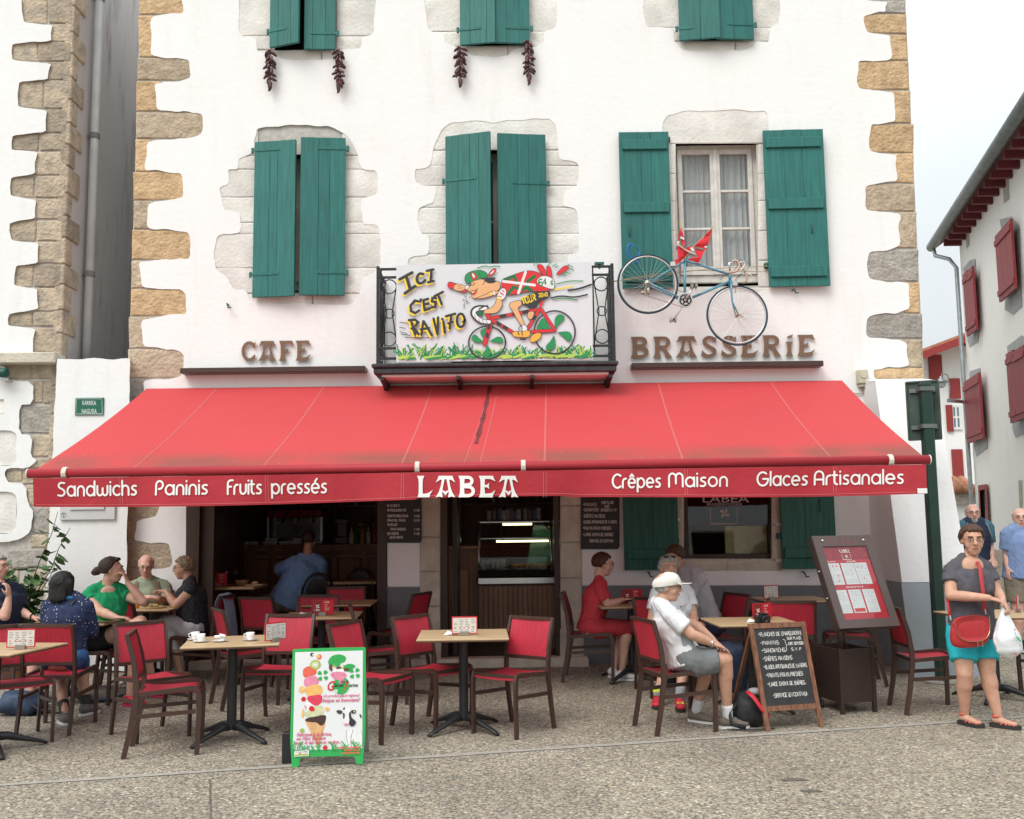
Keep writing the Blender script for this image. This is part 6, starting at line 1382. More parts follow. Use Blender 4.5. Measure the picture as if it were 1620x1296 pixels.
CH=[(-3.80,7.80,37,'chair at the left edge facing the camera, in front of the cut off table'),
(gx(98,8.22),8.22,180,'chair under the woman in the dotted blouse, its back to the camera'),
(gx(170,9.35),9.35,70,'chair under the woman in the green top'),
(-2.82,7.93,43,'empty chair turned to the right behind the side-on chair near the cups table'),
(gx(273,7.45),7.42,103,'empty side-on chair at the left of the cups table'),
(-1.93,8.28,-8,'empty chair facing the camera behind the right end of the cups table'),
(-1.085,7.78,63,'empty chair just right of the ice cream board'),
(-.65,8.17,50,'empty chair left of the centre table'),
(-.03,7.92,-37,'empty chair right of the centre table'),
(gx(602,9.1),9.15,100,'chair half hidden behind the chair left of the centre table'),
(gx(628,10.3),10.35,-112,'chair standing near the grey pillar base, turned to the left'),
(gx(432,10.2),10.2,155,'chair below the man in the blue T-shirt, leaning left'),
(gx(393,9.1),9.1,120,'chair right of the draped jacket, turned away to the right'),
(gx(495,9.95),9.98,2,'chair facing the camera just behind the red menu holder table'),
(gx(545,11.0),10.88,2,'rearmost chair facing the camera below the bar counter'),
(gx(314,10.2),10.25,-95,'chair under the grey haired woman in black, jacket over its back'),
(gx(208,10.0),10.0,165,'chair between the woman in green and the bald man'),
(gx(235,10.85),10.72,0,'chair under the bald man against the wall'),
(gx(12,9.15),9.15,80,'chair under the man in navy at the left edge'),
(gx(935,10.1),10.1,82,'chair under the woman in red, its back to the doorway'),
(gx(1068,7.95),7.95,107,'chair under the man in the white cap'),
(gx(1135,9.6),9.75,-68,'chair under the man in the striped shirt'),
(gx(1052,9.3),9.35,10,'chair under the grey haired woman in the white shirt'),
(gx(1222,10.85),10.78,3,'chair against the grey wall behind the rear menu card'),
(gx(1243,9.35),9.25,172,'chair with its back to the camera just behind the chalkboard'),
(gx(1345,9.75),9.75,-100,'chair half hidden behind the planter menu stand'),
(gx(1470,8.45),8.5,88,'empty side-on chair left of the walking woman'),
(gx(1668,8.9),8.9,-85,'chair cut by the right edge behind the plastic bag')]
for c in CH: chair(*c)

# table-top things
def menu_red(loc,rot,label,pale=False):
    o=thing('menu_holder',label,'menu holder',loc,R(rot),'menu holders on the tables'); w,h=(.10,.145)
    m=MB(); m.box((-w,-.004,.012),(w,.004,h),.001); m.build('card',mat('menu_red',(.50,.02,.03),rough=.35,var=.05),o)
    m=MB(); f=lambda u,v,l_: (u,-.0042-l_,v)
    if pale:
        m.add([f(-w+.008,.02,.0003),f(w-.008,.02,.0003),f(w-.008,h-.01,.0003),f(-w+.008,h-.01,.0003)],[(0,1,2,3)]); m.build('page',mat('menu_paper',(.62,.60,.56),rough=.5,var=.05),o)
        m=MB()
        for c in range(4):
            for k in range(8):
                if random.random()<.85: ribbon(m,[(-w+.016+c*.045,.03+k*.013),(-w+.016+c*.045+random.uniform(.018,.036),.03+k*.013)],.004,f,.0008,rnd=False)
        m.build('print',mat('menu_ink',(.26,.22,.21),rough=.6,var=0),o)
        m=MB()
        for k in range(5): m.add([f(-w+.02+k*.036,.055,.0012),f(-w+.03+k*.036,.055,.0012),f(-w+.03+k*.036,.063,.0012),f(-w+.02+k*.036,.063,.0012)],[(0,1,2,3)])
        m.build('print',mat('menu_ink_red',(.55,.04,.04),rough=.6,var=0),o)
    else:
        m.add([f(-w+.004,.016,.0003),f(-.01,.016,.0003),f(-.01,h-.006,.0003),f(-w+.004,h-.006,.0003)],[(0,1,2,3)]); m.build('pattern',mat('menu_dark_pattern',(.05,.01,.012),rough=.5,var=.9,vs=60,col2=(.4,.02,.03)),o)
        m=MB()
        for th in range(4):
            a=th*PI/2; ribbon(m,[(-.045+math.cos(a+t*.5)*t*.009,.085+math.sin(a+t*.5)*t*.009) for t in(.2,.8,1.4,2)],.007,f,.001)
        stroke_text(m,'LABEA',-.07,.045,.014,.003,f,.001,width=.05)
        for k in range(4): ribbon(m,[(.02,.1-k*.016),(.02+random.uniform(.02,.05),.1-k*.016)],.003,f,.0008,rnd=False)
        stroke_text(m,'CAFE',.02,.115,.013,.0025,f,.0008,width=.045)
        m.build('print',WPL,o)
    m=MB(); m.box((-.035,-.022,0),(.035,.022,.034),.003); m.build('block',mat('steel_block',(.30,.27,.24),rough=.4,metal=.5),o); return o
def onT(k,dx,dy): v=T[k]; return (v.x+dx,v.y+dy,v.z+.001)
def onTpx(k,px,dy): v=T[k]; return (gx(px,v.y+dy),v.y+dy,v.z+.001)
menu_red(onTpx('left_front',34,-.08),6,'white menu card in a red frame on the table at the left edge',True)
menu_red(onTpx('cups',436,-.12),52,'slanted white menu card at the right end of the cups table',True)
menu_red(onTpx('centre',735,-.1),0,'white menu card in a red frame on the centre table',True)
menu_red(onTpx('mid',510,-.1),3,'red menu holder on the table behind the ice cream board')
menu_red(onTpx('redwoman',1001,-.02),3,'red menu holder beside the woman in red')
menu_red(onTpx('wall',1222,-.1),30,'small white menu card on the table by the grey wall',True)
menu_red(onTpx('capman',1207,.02),25,'red menu holder behind the chalkboard, beside the camera')
menu_red(onTpx('right',1613,.1),60,'red framed menu card at the right edge behind the plastic bag',True)
# coffee cups
CUPME=cupmesh(.92).build('cup',CUPM,None,smooth=True); cme=CUPME.data; bpy.data.objects.remove(CUPME)
SA=MB(); SA.lathe([(.001,0),(.03,0),(.055,.008),(.06,.013),(.056,.013),(.03,.005),(.001,.004)],(0,0,0),20); so_=SA.build('saucer',CUPM,None,smooth=True); sme=so_.data; bpy.data.objects.remove(so_)
for i,(px,dy,rz,lab) in enumerate(((309,.06,10,'left coffee cup and saucer of the pair on the cups table'),(318,-.08,-10,'front coffee cup and saucer of the pair on the cups table'),(396,-.02,0,'single coffee cup and saucer near the middle of the cups table'))):
    o=thing('coffee_cup',lab,'coffee cup',onTpx('cups',px,dy),R(rz),'coffee cups on the terrace')
    for me,z in((sme,0),(cme,.006)):
        c=bpy.data.objects.new('saucer' if me is sme else 'cup',me); COL.objects.link(c); c.parent=o; c.location=(0,0,z)
o=bpy.data.objects.new('saucer',sme); COL.objects.link(o); o.location=onTpx('cups',348,-.07); tag(o,'saucer with crumpled sugar papers on the cups table','saucer')
m=MB(); random.seed(5)
for k in range(5): m.obox((random.uniform(-.02,.02),random.uniform(-.02,.02),.012+.008*k),(.02,.006,.008*math.sin(k)),(-.004,.012,.004),(0,.001,.003))
p=m.build('sugar_paper',WPL,None); p.location=Vector(onTpx('cups',348,-.07))+Vector((0,0,.004)); tag(p,'crumpled white sugar papers on the saucer of the cups table','paper')
def paper(k,px,dy,lab):
    m=MB(); m.add([(-.06,-.02,.0),(.03,-.045,.012),(.07,.01,.0),(.0,.04,.022),(-.03,.02,.03)],[(0,1,4),(1,2,4),(2,3,4),(3,0,4)]); q=m.build('napkin',WPL,None); q.location=onTpx(k,px,dy); tag(q,lab,'napkin')
paper('mid',480,-.05,'folded white napkin left of the red menu holder'); paper('centre',714,-.05,'folded white napkin on the centre table'); paper('capman',1192,-.12,'white napkin beside the black camera')
# camera on table
o=thing('camera','small black compact camera lying on the table behind the chalkboard','camera',onTpx('capman',1207,-.2),R(15))
BPL=mat('black_plastic',(.015,.015,.016),rough=.4); m=MB(); m.box((-.065,-.025,0),(.065,.025,.065),.008); m.box((-.03,-.02,.0655),(.03,.02,.085),.006); m.build('body',BPL,o); m=MB(); m.lathe([(.03,-.026),(.03,-.06),(.022,-.062),(.018,-.05)],(0,0,.033),16,axis=1); m.build('lens',BPL,o,smooth=True); m=MB(); m.lathe([(.012,.086),(.012,.094)],(.045,0,-.02),10); m.build('dial',BPL,o)
# cards / phone, plates, glass of beer
m=MB(); m.box((-.04,-.07,0),(.04,.07,.009),.002); q=m.build('phone',BPL,None); q.location=onTpx('dotted',160,-.22); q.rotation_euler=(0,0,R(70)); tag(q,'black phone lying at the right end of the table by the woman in green','phone')
GLB=mat('beer_amber',(.65,.28,.03),rough=.15,var=.05)
o=thing('beer_glass','glass of amber beer on the table between the old couple','glass',onTpx('couple',214,-.1)); m=MB(); m.lathe([(.028,0),(.03,.01),(.036,.12),(.001,.12)],(0,0,0),12); m.build('beer',GLB,o,smooth=True); m=MB(); m.lathe([(.036,.121),(.037,.135),(.001,.137)],(0,0,0),12); m.build('foam',WPL,o)
o=thing('plate_of_food','wooden board with food between the bald man and the woman in black','plate',onTpx('couple',240,-.12)); m=MB(); m.lathe([(.12,0),(.125,.015),(.001,.016)],(0,0,0),18); m.build('board',OAK,o)
for k in range(7): m=MB(); m.ell((random.uniform(-.07,.07),random.uniform(-.05,.05),.03),(.025,.02,.016),nu=8,nv=5); m.build('bread',mat('pastry',(.35,.24,.09)),o,smooth=True)
# interior tables and chairs (dark)
def int_table(x,y,w,label,menu=None):
    o=thing('bar_table',label,'table',(x,y,IF)); m=MB(); m.box((-w/2,-.33,.735),(w/2,.33,.765),.004); m.build('tabletop',mat('oak_inside',(.36,.24,.13),rough=.4,var=.2,vs=5,stretch=(1,6,1)),o); m=MB(); m.box((-.04,-.04,.02),(.04,.04,.734)); m.box((-.25,-.25,0),(.25,.25,.02)); m.build('pedestal',CASTB,o); return Vector((x,y,IF+.766))
ti=int_table(gx(366,11.55),11.55,.66,'oak table inside the cafe set with glasses and bread')
t2=int_table(gx(560,12.3),12.3,.62,'oak table inside the cafe right of the man in blue')
menu_red((gx(343,11.4),11.4,ti.z),3,'red menu holder on the inside table left of the man in blue')
for px,lab in((356,'left wine glass on the inside table'),(371,'right wine glass on the inside table')):
    m=MB(); m.lathe([(.03,0),(.03,.003),(.004,.006),(.004,.08),(.03,.11),(.034,.15),(.028,.2),(.027,.2),(.032,.15),(.001,.09)],(0,0,0),14); q=m.build('wine_glass',CLEAR,None,smooth=True); q.location=(gx(px,11.5),11.5,ti.z); tag(q,lab,'glass')
m=MB(); m.lathe([(.05,0),(.085,.06),(.08,.065),(.045,.01)],(0,0,0),14); q=m.build('bread_basket',mat('wicker',(.28,.15,.05),rough=.8,var=.4,vs=60,bump=.6,bs=90),None,smooth=True); q.location=(gx(381,11.45),11.45,ti.z); tag(q,'small wicker basket with bread on the inside table','basket')
m=MB(); m.box((-.1,-.07,0),(.1,.07,.015),.004); m.ell((0,0,.03),(.04,.03,.02),nu=8,nv=5); q=m.build('serving_board',OAK,None); q.location=(gx(402,11.45),11.45,ti.z); tag(q,'wooden serving board with leftovers on the inside table','board')
def bent_chair(x,y,phi,label):
    o=thing('bentwood_chair',label,'chair',(x,y,IF),R(phi)); DK=mat('black_lacquer',(.012,.009,.008),rough=.25,coat=.3)
    m=MB(); m.lathe([(.2,.44),(.21,.455),(.2,.47),(.001,.475)],(0,0,0),18); m.build('seat',DK,o)
    m=MB(); m.tube([(.2*math.sin(a),.17+.06*math.cos(a)*.5,.47+.40*(math.sin(PI*(a+1.45)/2.9))**.6) for a in[-1.45+2.9*i/14 for i in range(15)]],.016,6); m.build('back_hoop',DK,o,smooth=True)
    m=MB(); m.add([(.17*math.sin(a)*k,.185+.01,.5+.33*(math.sin(PI*(a+1.45)/2.9))**.6*k2) for a in[-1.4+2.8*i/10 for i in range(11)] for k,k2 in((.9,.98),(.9,.45))],[(2*i,2*i+1,2*i+3,2*i+2) for i in range(10)]); m.build('back_panel',DK,o)
    for sx in(-1,1):
        for sy in(-1,1): m=MB(); m.tube([(sx*.14,sy*.14,.44),(sx*.19,sy*.2,0)],[.016,.012],6); m.build('leg',DK,o)
bent_chair(gx(498,12.0),12.1,195,'black round backed chair under the man in the blue T-shirt')
bent_chair(gx(566,12.9),12.95,0,'black round backed chair behind the inside table at the right')
# ---------------- jacket over the chair ----------------
def drape():
    m=MB(); x,y=gx(314,10.2),10.25; z=gz(x,y); ux=Vector((0,1,0)); cx=x+.25
    n=22; rows=[]
    for i in range(n+1):
        u=i/n-.5
        col=[]
        for k,(dx,zz) in enumerate(((.10,.02+.16*abs(math.sin(i*.7))),(.09,.25),(.075,.5),(.05,.72),(.015,.855),(-.02,.87),(-.055,.8),(-.07,.66),(-.08,.55+.05*math.sin(i)))):
            f=.02*math.sin(i*1.1+k*.3)*(1 if k<4 else .3); w=.36+.05*(k<3)
            col.append(Vector((cx+dx+f,y+u*w+.01*math.sin(k*2+i*.3),z+zz)))
        rows.append(col)
    K=len(rows[0]); m.add([p for r in rows for p in r],[(i*K+k,i*K+k+1,(i+1)*K+k+1,(i+1)*K+k) for i in range(n) for k in range(K-1)]); o=m.build('jacket',mat('pale_blue_linen',(.26,.33,.46),rough=.9,var=.1,vs=20,bump=.3,bs=60),None,smooth=True)
    md=o.modifiers.new('s','SOLIDIFY'); md.thickness=.008; tag(o,'pale blue jacket hanging over the chair back behind the woman in black','jacket')
drape()
# ---------------- ice cream board ----------------
g0=gp(458,1214); g1=gp(577,1211); mid=(g0+g1)/2; ang=math.atan2(g1.y-g0.y,g1.x-g0.x)
IC=thing('ice_cream_board','green framed pavement board with a tall ice cream cone and a cow','pavement sign',tuple(mid),ang)
w=(g1-g0).length/2; H=at(517,1025,mid.y+.06).z; lean=.07
GF=mat('board_green',(.03,.38,.09),rough=.4,var=.03)
K_=w*2/702.0    # picture pixels of the board, x 100..802, y 85..1210
def icf(u,v,l_): # u,v in crop px
    X=(u-451)*K_; Z=(1210+v)*H/1125.0; return (X,lean*(Z/H)-.008-l_,Z)
m=MB(); pl=chaikin([(100,-1210),(193,-1207),(193,-1145),(215,-1115),(690,-1115),(716,-1140),(718,-1195),(805,-1195),(800,-100),(790,-85),(110,-92),(100,-105)],1)
m.prism(pl,lambda u,v: icf(u,v,0),lambda u,v: icf(u,v,-.016)); m.build('frame',GF,IC)
m=MB(); m.prism([(128,-1050),(128,-122),(772,-118),(778,-1050)],lambda u,v: icf(u,v,.001),lambda u,v: icf(u,v,-.001)); m.build('poster',mat('poster_white',(.72,.73,.74),rough=.35,var=.02),IC)
m=MB(); X=w; m.add([(-X+.01,lean+.02,H*.98),(X-.01,lean+.02,H*.98),(X-.01,lean+.36,0),(-X+.01,lean+.36,0),(-X+.01,lean+.035,H*.98),(X-.01,lean+.035,H*.98),(X-.01,lean+.375,0),(-X+.01,lean+.375,0)],[(0,1,2,3),(4,5,6,7),(0,1,5,4),(1,2,6,5),(2,3,7,6),(3,0,4,7)]); m.build('rear_panel',mat('rear_grey',(.35,.35,.33),rough=.6),IC)
m=MB(); m.box((-w-.07,.1,0),(-w-.005,.2,.2),.004); m.build('ballast',CASTB,IC)
IM=[mat('ic_%s'%n,c,rough=.4,var=.12,vs=40) for n,c in (('coral',(.72,.13,.08)),('pink',(.72,.24,.36)),('mango',(.80,.46,.14)),('berry',(.66,.05,.1)),('pistachio',(.56,.58,.36)),('choc',(.06,.03,.025)),('cone',(.66,.36,.18)),('green',(.03,.36,.08)),('white',(.76,.76,.76)),('black',(.03,.03,.04)),('rose_ink',(.62,.08,.2)),('red',(.6,.02,.02)),('kiwi',(.35,.45,.08)),('horn',(.7,.5,.2)),('brown',(.12,.06,.03)))]
IN={n:i for i,n in enumerate(('coral','pink','mango','berry','pistachio','choc','cone','green','white','black','rose_ink','red','kiwi','horn','brown'))}
PKi=MB(); lay2=[.0015]
def ip(k,pts,sm=2):
    lay2[0]+=.00006; p=[(x,-y) for x,y in pts]; p=chaikin(p,sm) if sm else p; tri=tessellate_polygon([[Vector((a,b,0)) for a,b in p]]); PKi.cur=IN[k]; PKi.add([icf(a,b,lay2[0]) for a,b in p],[tuple(t) for t in tri])
def il(k,pts,w,sm=1):
    lay2[0]+=.00006; p=[(x,-y) for x,y in pts]; p=chaikin(p,sm,False) if sm else p; PKi.cur=IN[k]; ribbon(PKi,p,w,icf,lay2[0])
def circ(cx,cy,rx,ry=None,n=14): ry=ry or rx; return [(cx+rx*math.cos(2*PI*i/n),cy+ry*math.sin(2*PI*i/n)) for i in range(n)]
ip('cone',[(235,775),(432,760),(425,830),(370,1020),(355,1030),(300,900)],0)
for k in range(9): il('horn',[(245+k*21,800+k*2),(300+k*11,930+k*8)],3,0); il('horn',[(425-k*20,800),(330+k*3,860+k*18)],3,0)
ip('choc',[(232,760),(300,740),(430,720),(435,760),(420,810),(385,832),(350,795),(300,790),(245,785)])
ip('pistachio',[(225,700),(260,690),(290,660),(340,640),(395,630),(410,670),(415,710),(380,730),(300,745),(235,740)])
ip('white',circ(270,640,50,35)); ip('berry',[(245,555),(280,535),(390,530),(398,580),(370,630),(320,640),(260,590)]); ip('mango',[(232,470),(260,440),(370,435),(398,480),(392,530),(330,535),(250,545),(228,500)])
ip('pink',[(218,380),(260,350),(340,355),(362,400),(355,432),(290,440),(230,460),(214,420)]); ip('coral',[(205,290),(240,260),(300,258),(338,290),(332,340),(280,352),(215,370),(205,330)])
ip('kiwi',circ(322,245,52,46)); ip('pistachio',circ(322,245,36,32)); ip('white',circ(322,245,16,14)); ip('choc',circ(287,147,17,18)); ip('white',circ(296,150,9,8)); ip('coral',circ(356,170,24,26)); ip('mango',circ(348,165,14,18))
ip('mango',circ(200,482,30,34)); ip('horn',circ(200,482,16,18)); ip('red',circ(218,572,23)); ip('red',[(265,655),(300,630),(330,670),(320,690),(280,688)]); ip('mango',[(415,660),(450,650),(472,675),(440,700)]); ip('mango',[(205,670),(228,665),(225,745),(203,750)]); ip('kiwi',circ(212,868,22)); ip('pink',[(218,620),(255,650),(240,668)])
# farm mark: green cap shape, cow face, stylised green crosses
ip('green',[(445,250),(442,205),(480,160),(550,146),(610,170),(612,205),(590,228),(555,236),(560,262),(500,270)]); ip('green',[(585,270),(620,245),(670,242),(712,268),(680,285),(655,330),(600,300)])
ip('green',circ(570,450,78,86)); 
for cx,cy,s in((395,350,1),(697,335,1)):
    for k in range(4):
        a=PI/2*k+.5; ip('green',[(cx+12*math.cos(a),cy+12*math.sin(a)),(cx+58*math.cos(a-.3),cy+58*math.sin(a-.3)),(cx+62*math.cos(a+.5),cy+62*math.sin(a+.5)),(cx+30*math.cos(a+.7),cy+30*math.sin(a+.7))],1)
ip('brown',[(450,250),(475,235),(488,300),(475,315),(452,290)]); ip('brown',[(585,285),(640,285),(655,298),(620,318),(588,305)]); ip('white',[(482,285),(600,285),(590,340),(540,360),(500,345)]); ip('brown',[(515,280),(540,262),(575,275),(570,292),(520,292)])
il('horn',[(500,250),(505,275),(518,285)],8); il('horn',[(588,250),(585,275),(572,285)],8); ip('pink',[(465,335),(500,315),(590,320),(625,345),(605,385),(560,392),(520,395),(480,370)]); il('black',[(492,345),(500,358)],5,0); il('black',[(595,345),(600,355)],5,0); ip('pink',[(545,385),(602,385),(598,430),(550,435)],1)
ip('white',circ(524,502,16,18)); il('green',[(510,502),(538,502)],3,0); il('green',[(524,486),(524,518)],3,0)
def it(k,txt,x,y,size,width,shear=.35,bold=0):
    lay2[0]+=.00006; PKi.cur=IN[k]; bfont(PKi,txt,x,-y,size,icf,lay2[0],shear=shear,width=width,bold=bold)
it('red','G',428,495,130,85,.3,2); it('black','laces',500,462,52,95,.3,1); it('black','de la',562,428,46,80,.3,1); it('red','F',595,495,110,50,.3,1); it('black','erme',645,464,50,85,.3,1)
it('rose_ink','Un produit glacé régional',400,556,36,350,.4,.6); it('rose_ink','Unique et Innovant!',368,604,50,385,.4,1)
it('rose_ink','Fabriqué à la ferme,',158,920,48,330,.4,.8); it('rose_ink','au Pays Basque',158,956,46,275,.4,.8); it('rose_ink','avec le lait de nos vaches...',152,994,44,430,.4,.8)
# cow
ip('white',[(630,870),(690,850),(776,880),(778,1045),(640,1045),(625,960)],1); il('black',[(632,870),(628,940),(645,1000)],3); il('black',[(690,870),(668,960),(680,1040)],4)
ip('black',[(525,690),(545,680),(585,688),(588,712),(550,722)]); ip('black',[(665,690),(700,682),(722,695),(700,722),(672,715)]); ip('white',[(590,680),(610,658),(650,656),(665,680),(662,740),(650,800),(640,830),(610,828),(595,780)])
ip('black',[(592,700),(612,720),(608,770),(594,765)]); ip('black',[(645,715),(665,690),(668,755),(718,790),(712,820),(685,842),(652,830),(655,780)]); ip('black',[(590,668),(605,655),(615,662),(600,690)]); ip('pink',circ(625,818,22,12)); ip('brown',circ(558,702,10,8)); ip('black',[(745,720),(765,730),(770,765),(755,758)]); ip('horn',circ(700,700,9,8))
random.seed(9)
for k in range(46):
    x=random.uniform(130,775); 
    if 380<x<470: continue
    h=random.uniform(30,100); il('green',[(x,1055),(x+random.uniform(-8,8),1055-h*.6),(x+random.uniform(-30,30),1055-h)],random.choice((5,7,9)))
ip('red',[(408,1025),(425,1012),(448,1012),(455,1030),(440,1052),(415,1050)]); il('green',[(420,1012),(445,1010)],6,0)
ip('white',[(146,1056),(282,1050),(282,1104),(146,1108)],0); ip('kiwi',[(150,1086),(278,1080),(278,1100),(150,1102)],0); ip('red',[(182,1078),(205,1070),(212,1080),(190,1086)],1)
for k,(t,w_) in enumerate((('FERME LAIT CREME',215),('FERME BELLA',150),('AMIENS DONAMIA',175))): it('coral',t if 0 else ['LAIT DE LA FERME','FERME LOCALE','PAYS BASQUE'][k] if 0 else t,760-w_,1042+k*26,22,w_,0,1)
it('black','GLACE DE LA FERME',155,1070,14,115,0,.3)
PKi.build('printed_picture',IM,IC)
# ---------------- chalkboards ----------------
CHK=mat('chalk',(.60,.58,.55),rough=.95,var=.25,vs=120); SLATE=mat('slate',(.028,.028,.029),rough=.55,var=.35,vs=6)
WOODR=mat('easel_wood',(.20,.085,.045),rough=.5,var=.35,vs=9,stretch=(5,5,.6),col2=(.10,.045,.025),bump=.15)
q=[gp(1210,1157),gp(1297,1151)]
mid=(q[0]+q[1])/2; 
# front face plane: bottom edge direction and a backward lean
bl=q[0]; br=q[1]; e=(br-bl); e.z=0; e.normalize(); nrm=Vector((e.y,-e.x,0)); 
psi=R(15); e=Vector((math.cos(psi),math.sin(psi),0)); nrm=Vector((e.y,-e.x,0)); Wd=.50; Lh=.79; tau=R(15)
up=Vector((0,0,1))*math.cos(tau)-nrm*math.sin(tau); bl=gp(1211,1157); 
EA=thing('chalkboard','wooden easel chalkboard with the handwritten snack list in front of the planter','chalkboard',tuple(bl))
def ef(u,v,l_=0): return bl+e*u+up*v+(nrm*math.cos(tau)+Vector((0,0,math.sin(tau))))*l_
def ebar(a,b,w_,t_,nm,m_):
    mb=MB(); A=ef(*a);B=ef(*b); d=(B-A).normalized(); n2=(nrm*math.cos(tau)+Vector((0,0,math.sin(tau)))); s_=d.cross(n2).normalized(); mb.obox((A+B)/2,(B-A)/2,s_*w_/2,n2*t_/2); mb.build(nm,m_,EA,world=True)
ebar((.02,0),(.02,Lh-.02),.036,.022,'post',WOODR); ebar((Wd-.02,0),(Wd-.02,Lh-.02),.036,.022,'post',WOODR); ebar((0,Lh),(Wd,Lh),.04,.026,'rail',WOODR); ebar((.04,.16),(Wd-.04,.16),.04,.02,'rail',WOODR)
mb=MB(); mb.add([ef(.03,.17,-.004),ef(Wd-.03,.17,-.004),ef(Wd-.03,Lh-.02,-.004),ef(.03,Lh-.02,-.004),ef(.03,.17,.004),ef(Wd-.03,.17,.004),ef(Wd-.03,Lh-.02,.004),ef(.03,Lh-.02,.004)],[(0,1,2,3),(4,5,6,7),(0,1,5,4),(1,2,6,5),(2,3,7,6),(3,0,4,7)]); mb.build('slate',SLATE,EA,world=True)
bk_=-nrm
for u in(.03,Wd-.03):
    mb=MB(); A=ef(u,Lh-.03,-.02); B=bl+e*u+bk_*.62; B.z=gz(B.x,B.y); mb.bar(A,B,.03,.022); mb.build('rear_leg',WOODR,EA,world=True)
mb=MB(); random.seed(2); cf_=lambda u,v,l_: tuple(ef(.02+u*1.1,.165+(v-.17)*.9,.0045+l_))
rows_=[('*PLANCHES DE CHARCUTERIE',.045,.775,.36),('*PANINIS',.05,.70,.15),('*SANDWICHS',.05,.635,.19),('*CRÊPES MAISONS',.05,.565,.24),('*GLACES ARTISANALES DE LA FERME',.05,.495,.355),('*FRUITS FRAIS PRESSÉS',.055,.425,.30),('*LARGE CHOIX DE BIÈRES.',.055,.35,.32),('-SERVICE EN CONTINU-',.08,.255,.29)]
for t_,u,v,wd in rows_: stroke_text(mb,t_,u,v,.032,.0042,cf_,.0003,jit=.35,width=wd)
for t_,u,v,wd in(('SUR PLACE',.27,.735,.12),('AVEC BOISSON',.27,.69,.13),('S.V.P',.29,.64,.08)): stroke_text(mb,t_,u,v,.024,.0036,cf_,.0003,jit=.35,width=wd)
ribbon(mb,chaikin([(.235,.74),(.252,.735),(.25,.70),(.262,.69),(.25,.68),(.252,.645),(.235,.635)],1,False),.004,cf_,.0003)
mb.build('chalk_writing',CHK,EA,world=True)
# wall chalkboards
def wallboard(x0,y0,x1,y1,label,rows,Yb):
    o=thing('chalkboard',label,'chalkboard',tuple(at((x0+x1)/2,(y0+y1)/2,Yb))); m=MB(); p=[(x0,-y0),(x1,-y0),(x1,-y1+4),(x1-3,-y1),(x0,-y1)]; f=lambda u,v: tuple(at(u,-v,Yb)); m.prism(p,f,lambda u,v: tuple(at(u,-v,Yb+.02))); m.build('slate',SLATE,o,world=True)
    m=MB(); f3=lambda u,v,l_: tuple(at(u,-v,Yb-l_))
    for t_,u,v,h,wd in rows: stroke_text(m,t_,u,-v,h,.75,f3,.001,jit=.3,width=wd)
    m.build('chalk_writing',CHK,o,world=True)
wallboard(919,760,980,869,'black wall chalkboard with white handwriting left of the green ground floor shutter',[('*PANINIS',922,801,5,22),('*SANDWICHS',922,809,5,25),('SUR PLACE',952,797,4,20),('AVEC',956,803,4,9),('BOISSON S.V.P',951,809,4,25),('*CRÊPES MAISONS',922,819,5,36),('*GLACES ARTISANALES DE LA FERME',922,828,4.5,56),('*FRUITS FRAIS PRESSÉS',922,838,4.5,46),('*LARGE CHOIX DE BIÈRES',922,848,4.5,50),('-SERVICE EN CONTINU-',931,858,4.5,42)],FY-.03)
wallboard(611,760,667,859,'black wall chalkboard with small price list between the two cafe openings',[('BIERES',613,802,4,20),('PETITS DEJEUNERS 7.50',613,809,3.5,30),('ASSIETTE BASQUE SALADE',613,818,3.5,34),('GRAND BOL FRAISE',613,825,3.5,30),('SALADE CAFÉ',613,832,3.5,16),('TAPAS BASQUES',617,839,3.5,26),('BOISSONS',613,846,3.5,18),('JUS DE FRUITS',616,852,3.5,22),('2.50',655,809,3,9),('3.00',655,818,3,9),('3.50',655,825,3,9),('4.00',655,839,3,9),('2.00',655,846,3,9)],FY-.03)
# ---------------- planter menu stand ----------------
pa=gp(1332,1131); psi=R(14)
e=Vector((math.cos(psi),math.sin(psi),0)); nn=Vector((e.y,-e.x,0)); 
MS=thing('menu_stand','dark brown planter box on legs carrying a tilted lit menu frame headed LABEA','menu stand',tuple(pa+e*.16-nn*.2))
MBR=mat('stand_brown',(.04,.024,.02),rough=.35,var=.1,vs=20)
w_=.33; dpt=.44; 
A=pa; z0=pa.z
def bx(u0,u1,d0,d1,za,zb_,nm,m_=MBR):
    mb=MB(); c=A+e*(u0+u1)/2-nn*(d0+d1)/2; c.z=z0+(za+zb_)/2; mb.obox(c,e*(u1-u0)/2,nn*(d1-d0)/2,Vector((0,0,(zb_-za)/2))); return mb.build(nm,m_,MS,world=True)
for u in(0,w_-.03):
    for d in(0,dpt-.03): bx(u,u+.03,d,d+.03,.0,.53,'leg')
bx(.031,w_-.031,.004,.02,.09,.52,'side_panel'); bx(.031,w_-.031,dpt-.02,dpt-.004,.09,.52,'side_panel'); bx(.004,.02,.031,dpt-.031,.09,.52,'side_panel'); bx(w_-.02,w_-.004,.031,dpt-.031,.09,.52,'side_panel'); bx(.02,w_-.02,.02,dpt-.02,.1,.14,'floor_panel')
cm=A+e*w_/2-nn*dpt/2
mb=MB(); mb.tube([(cm.x,cm.y,z0+.14),(cm.x,cm.y,z0+1.03)],.035,14); mb.build('post',MBR,MS,world=True,smooth=True)
for u,d in((-.0,.3),(w_-.05,.42)):
    c=A+e*u-nn*d; mb=MB(); mb.lathe([(.035,-.012),(.035,.012)],(c.x,c.y,z0+.035),12,axis=0); mb.build('caster',BPL,MS,world=True)
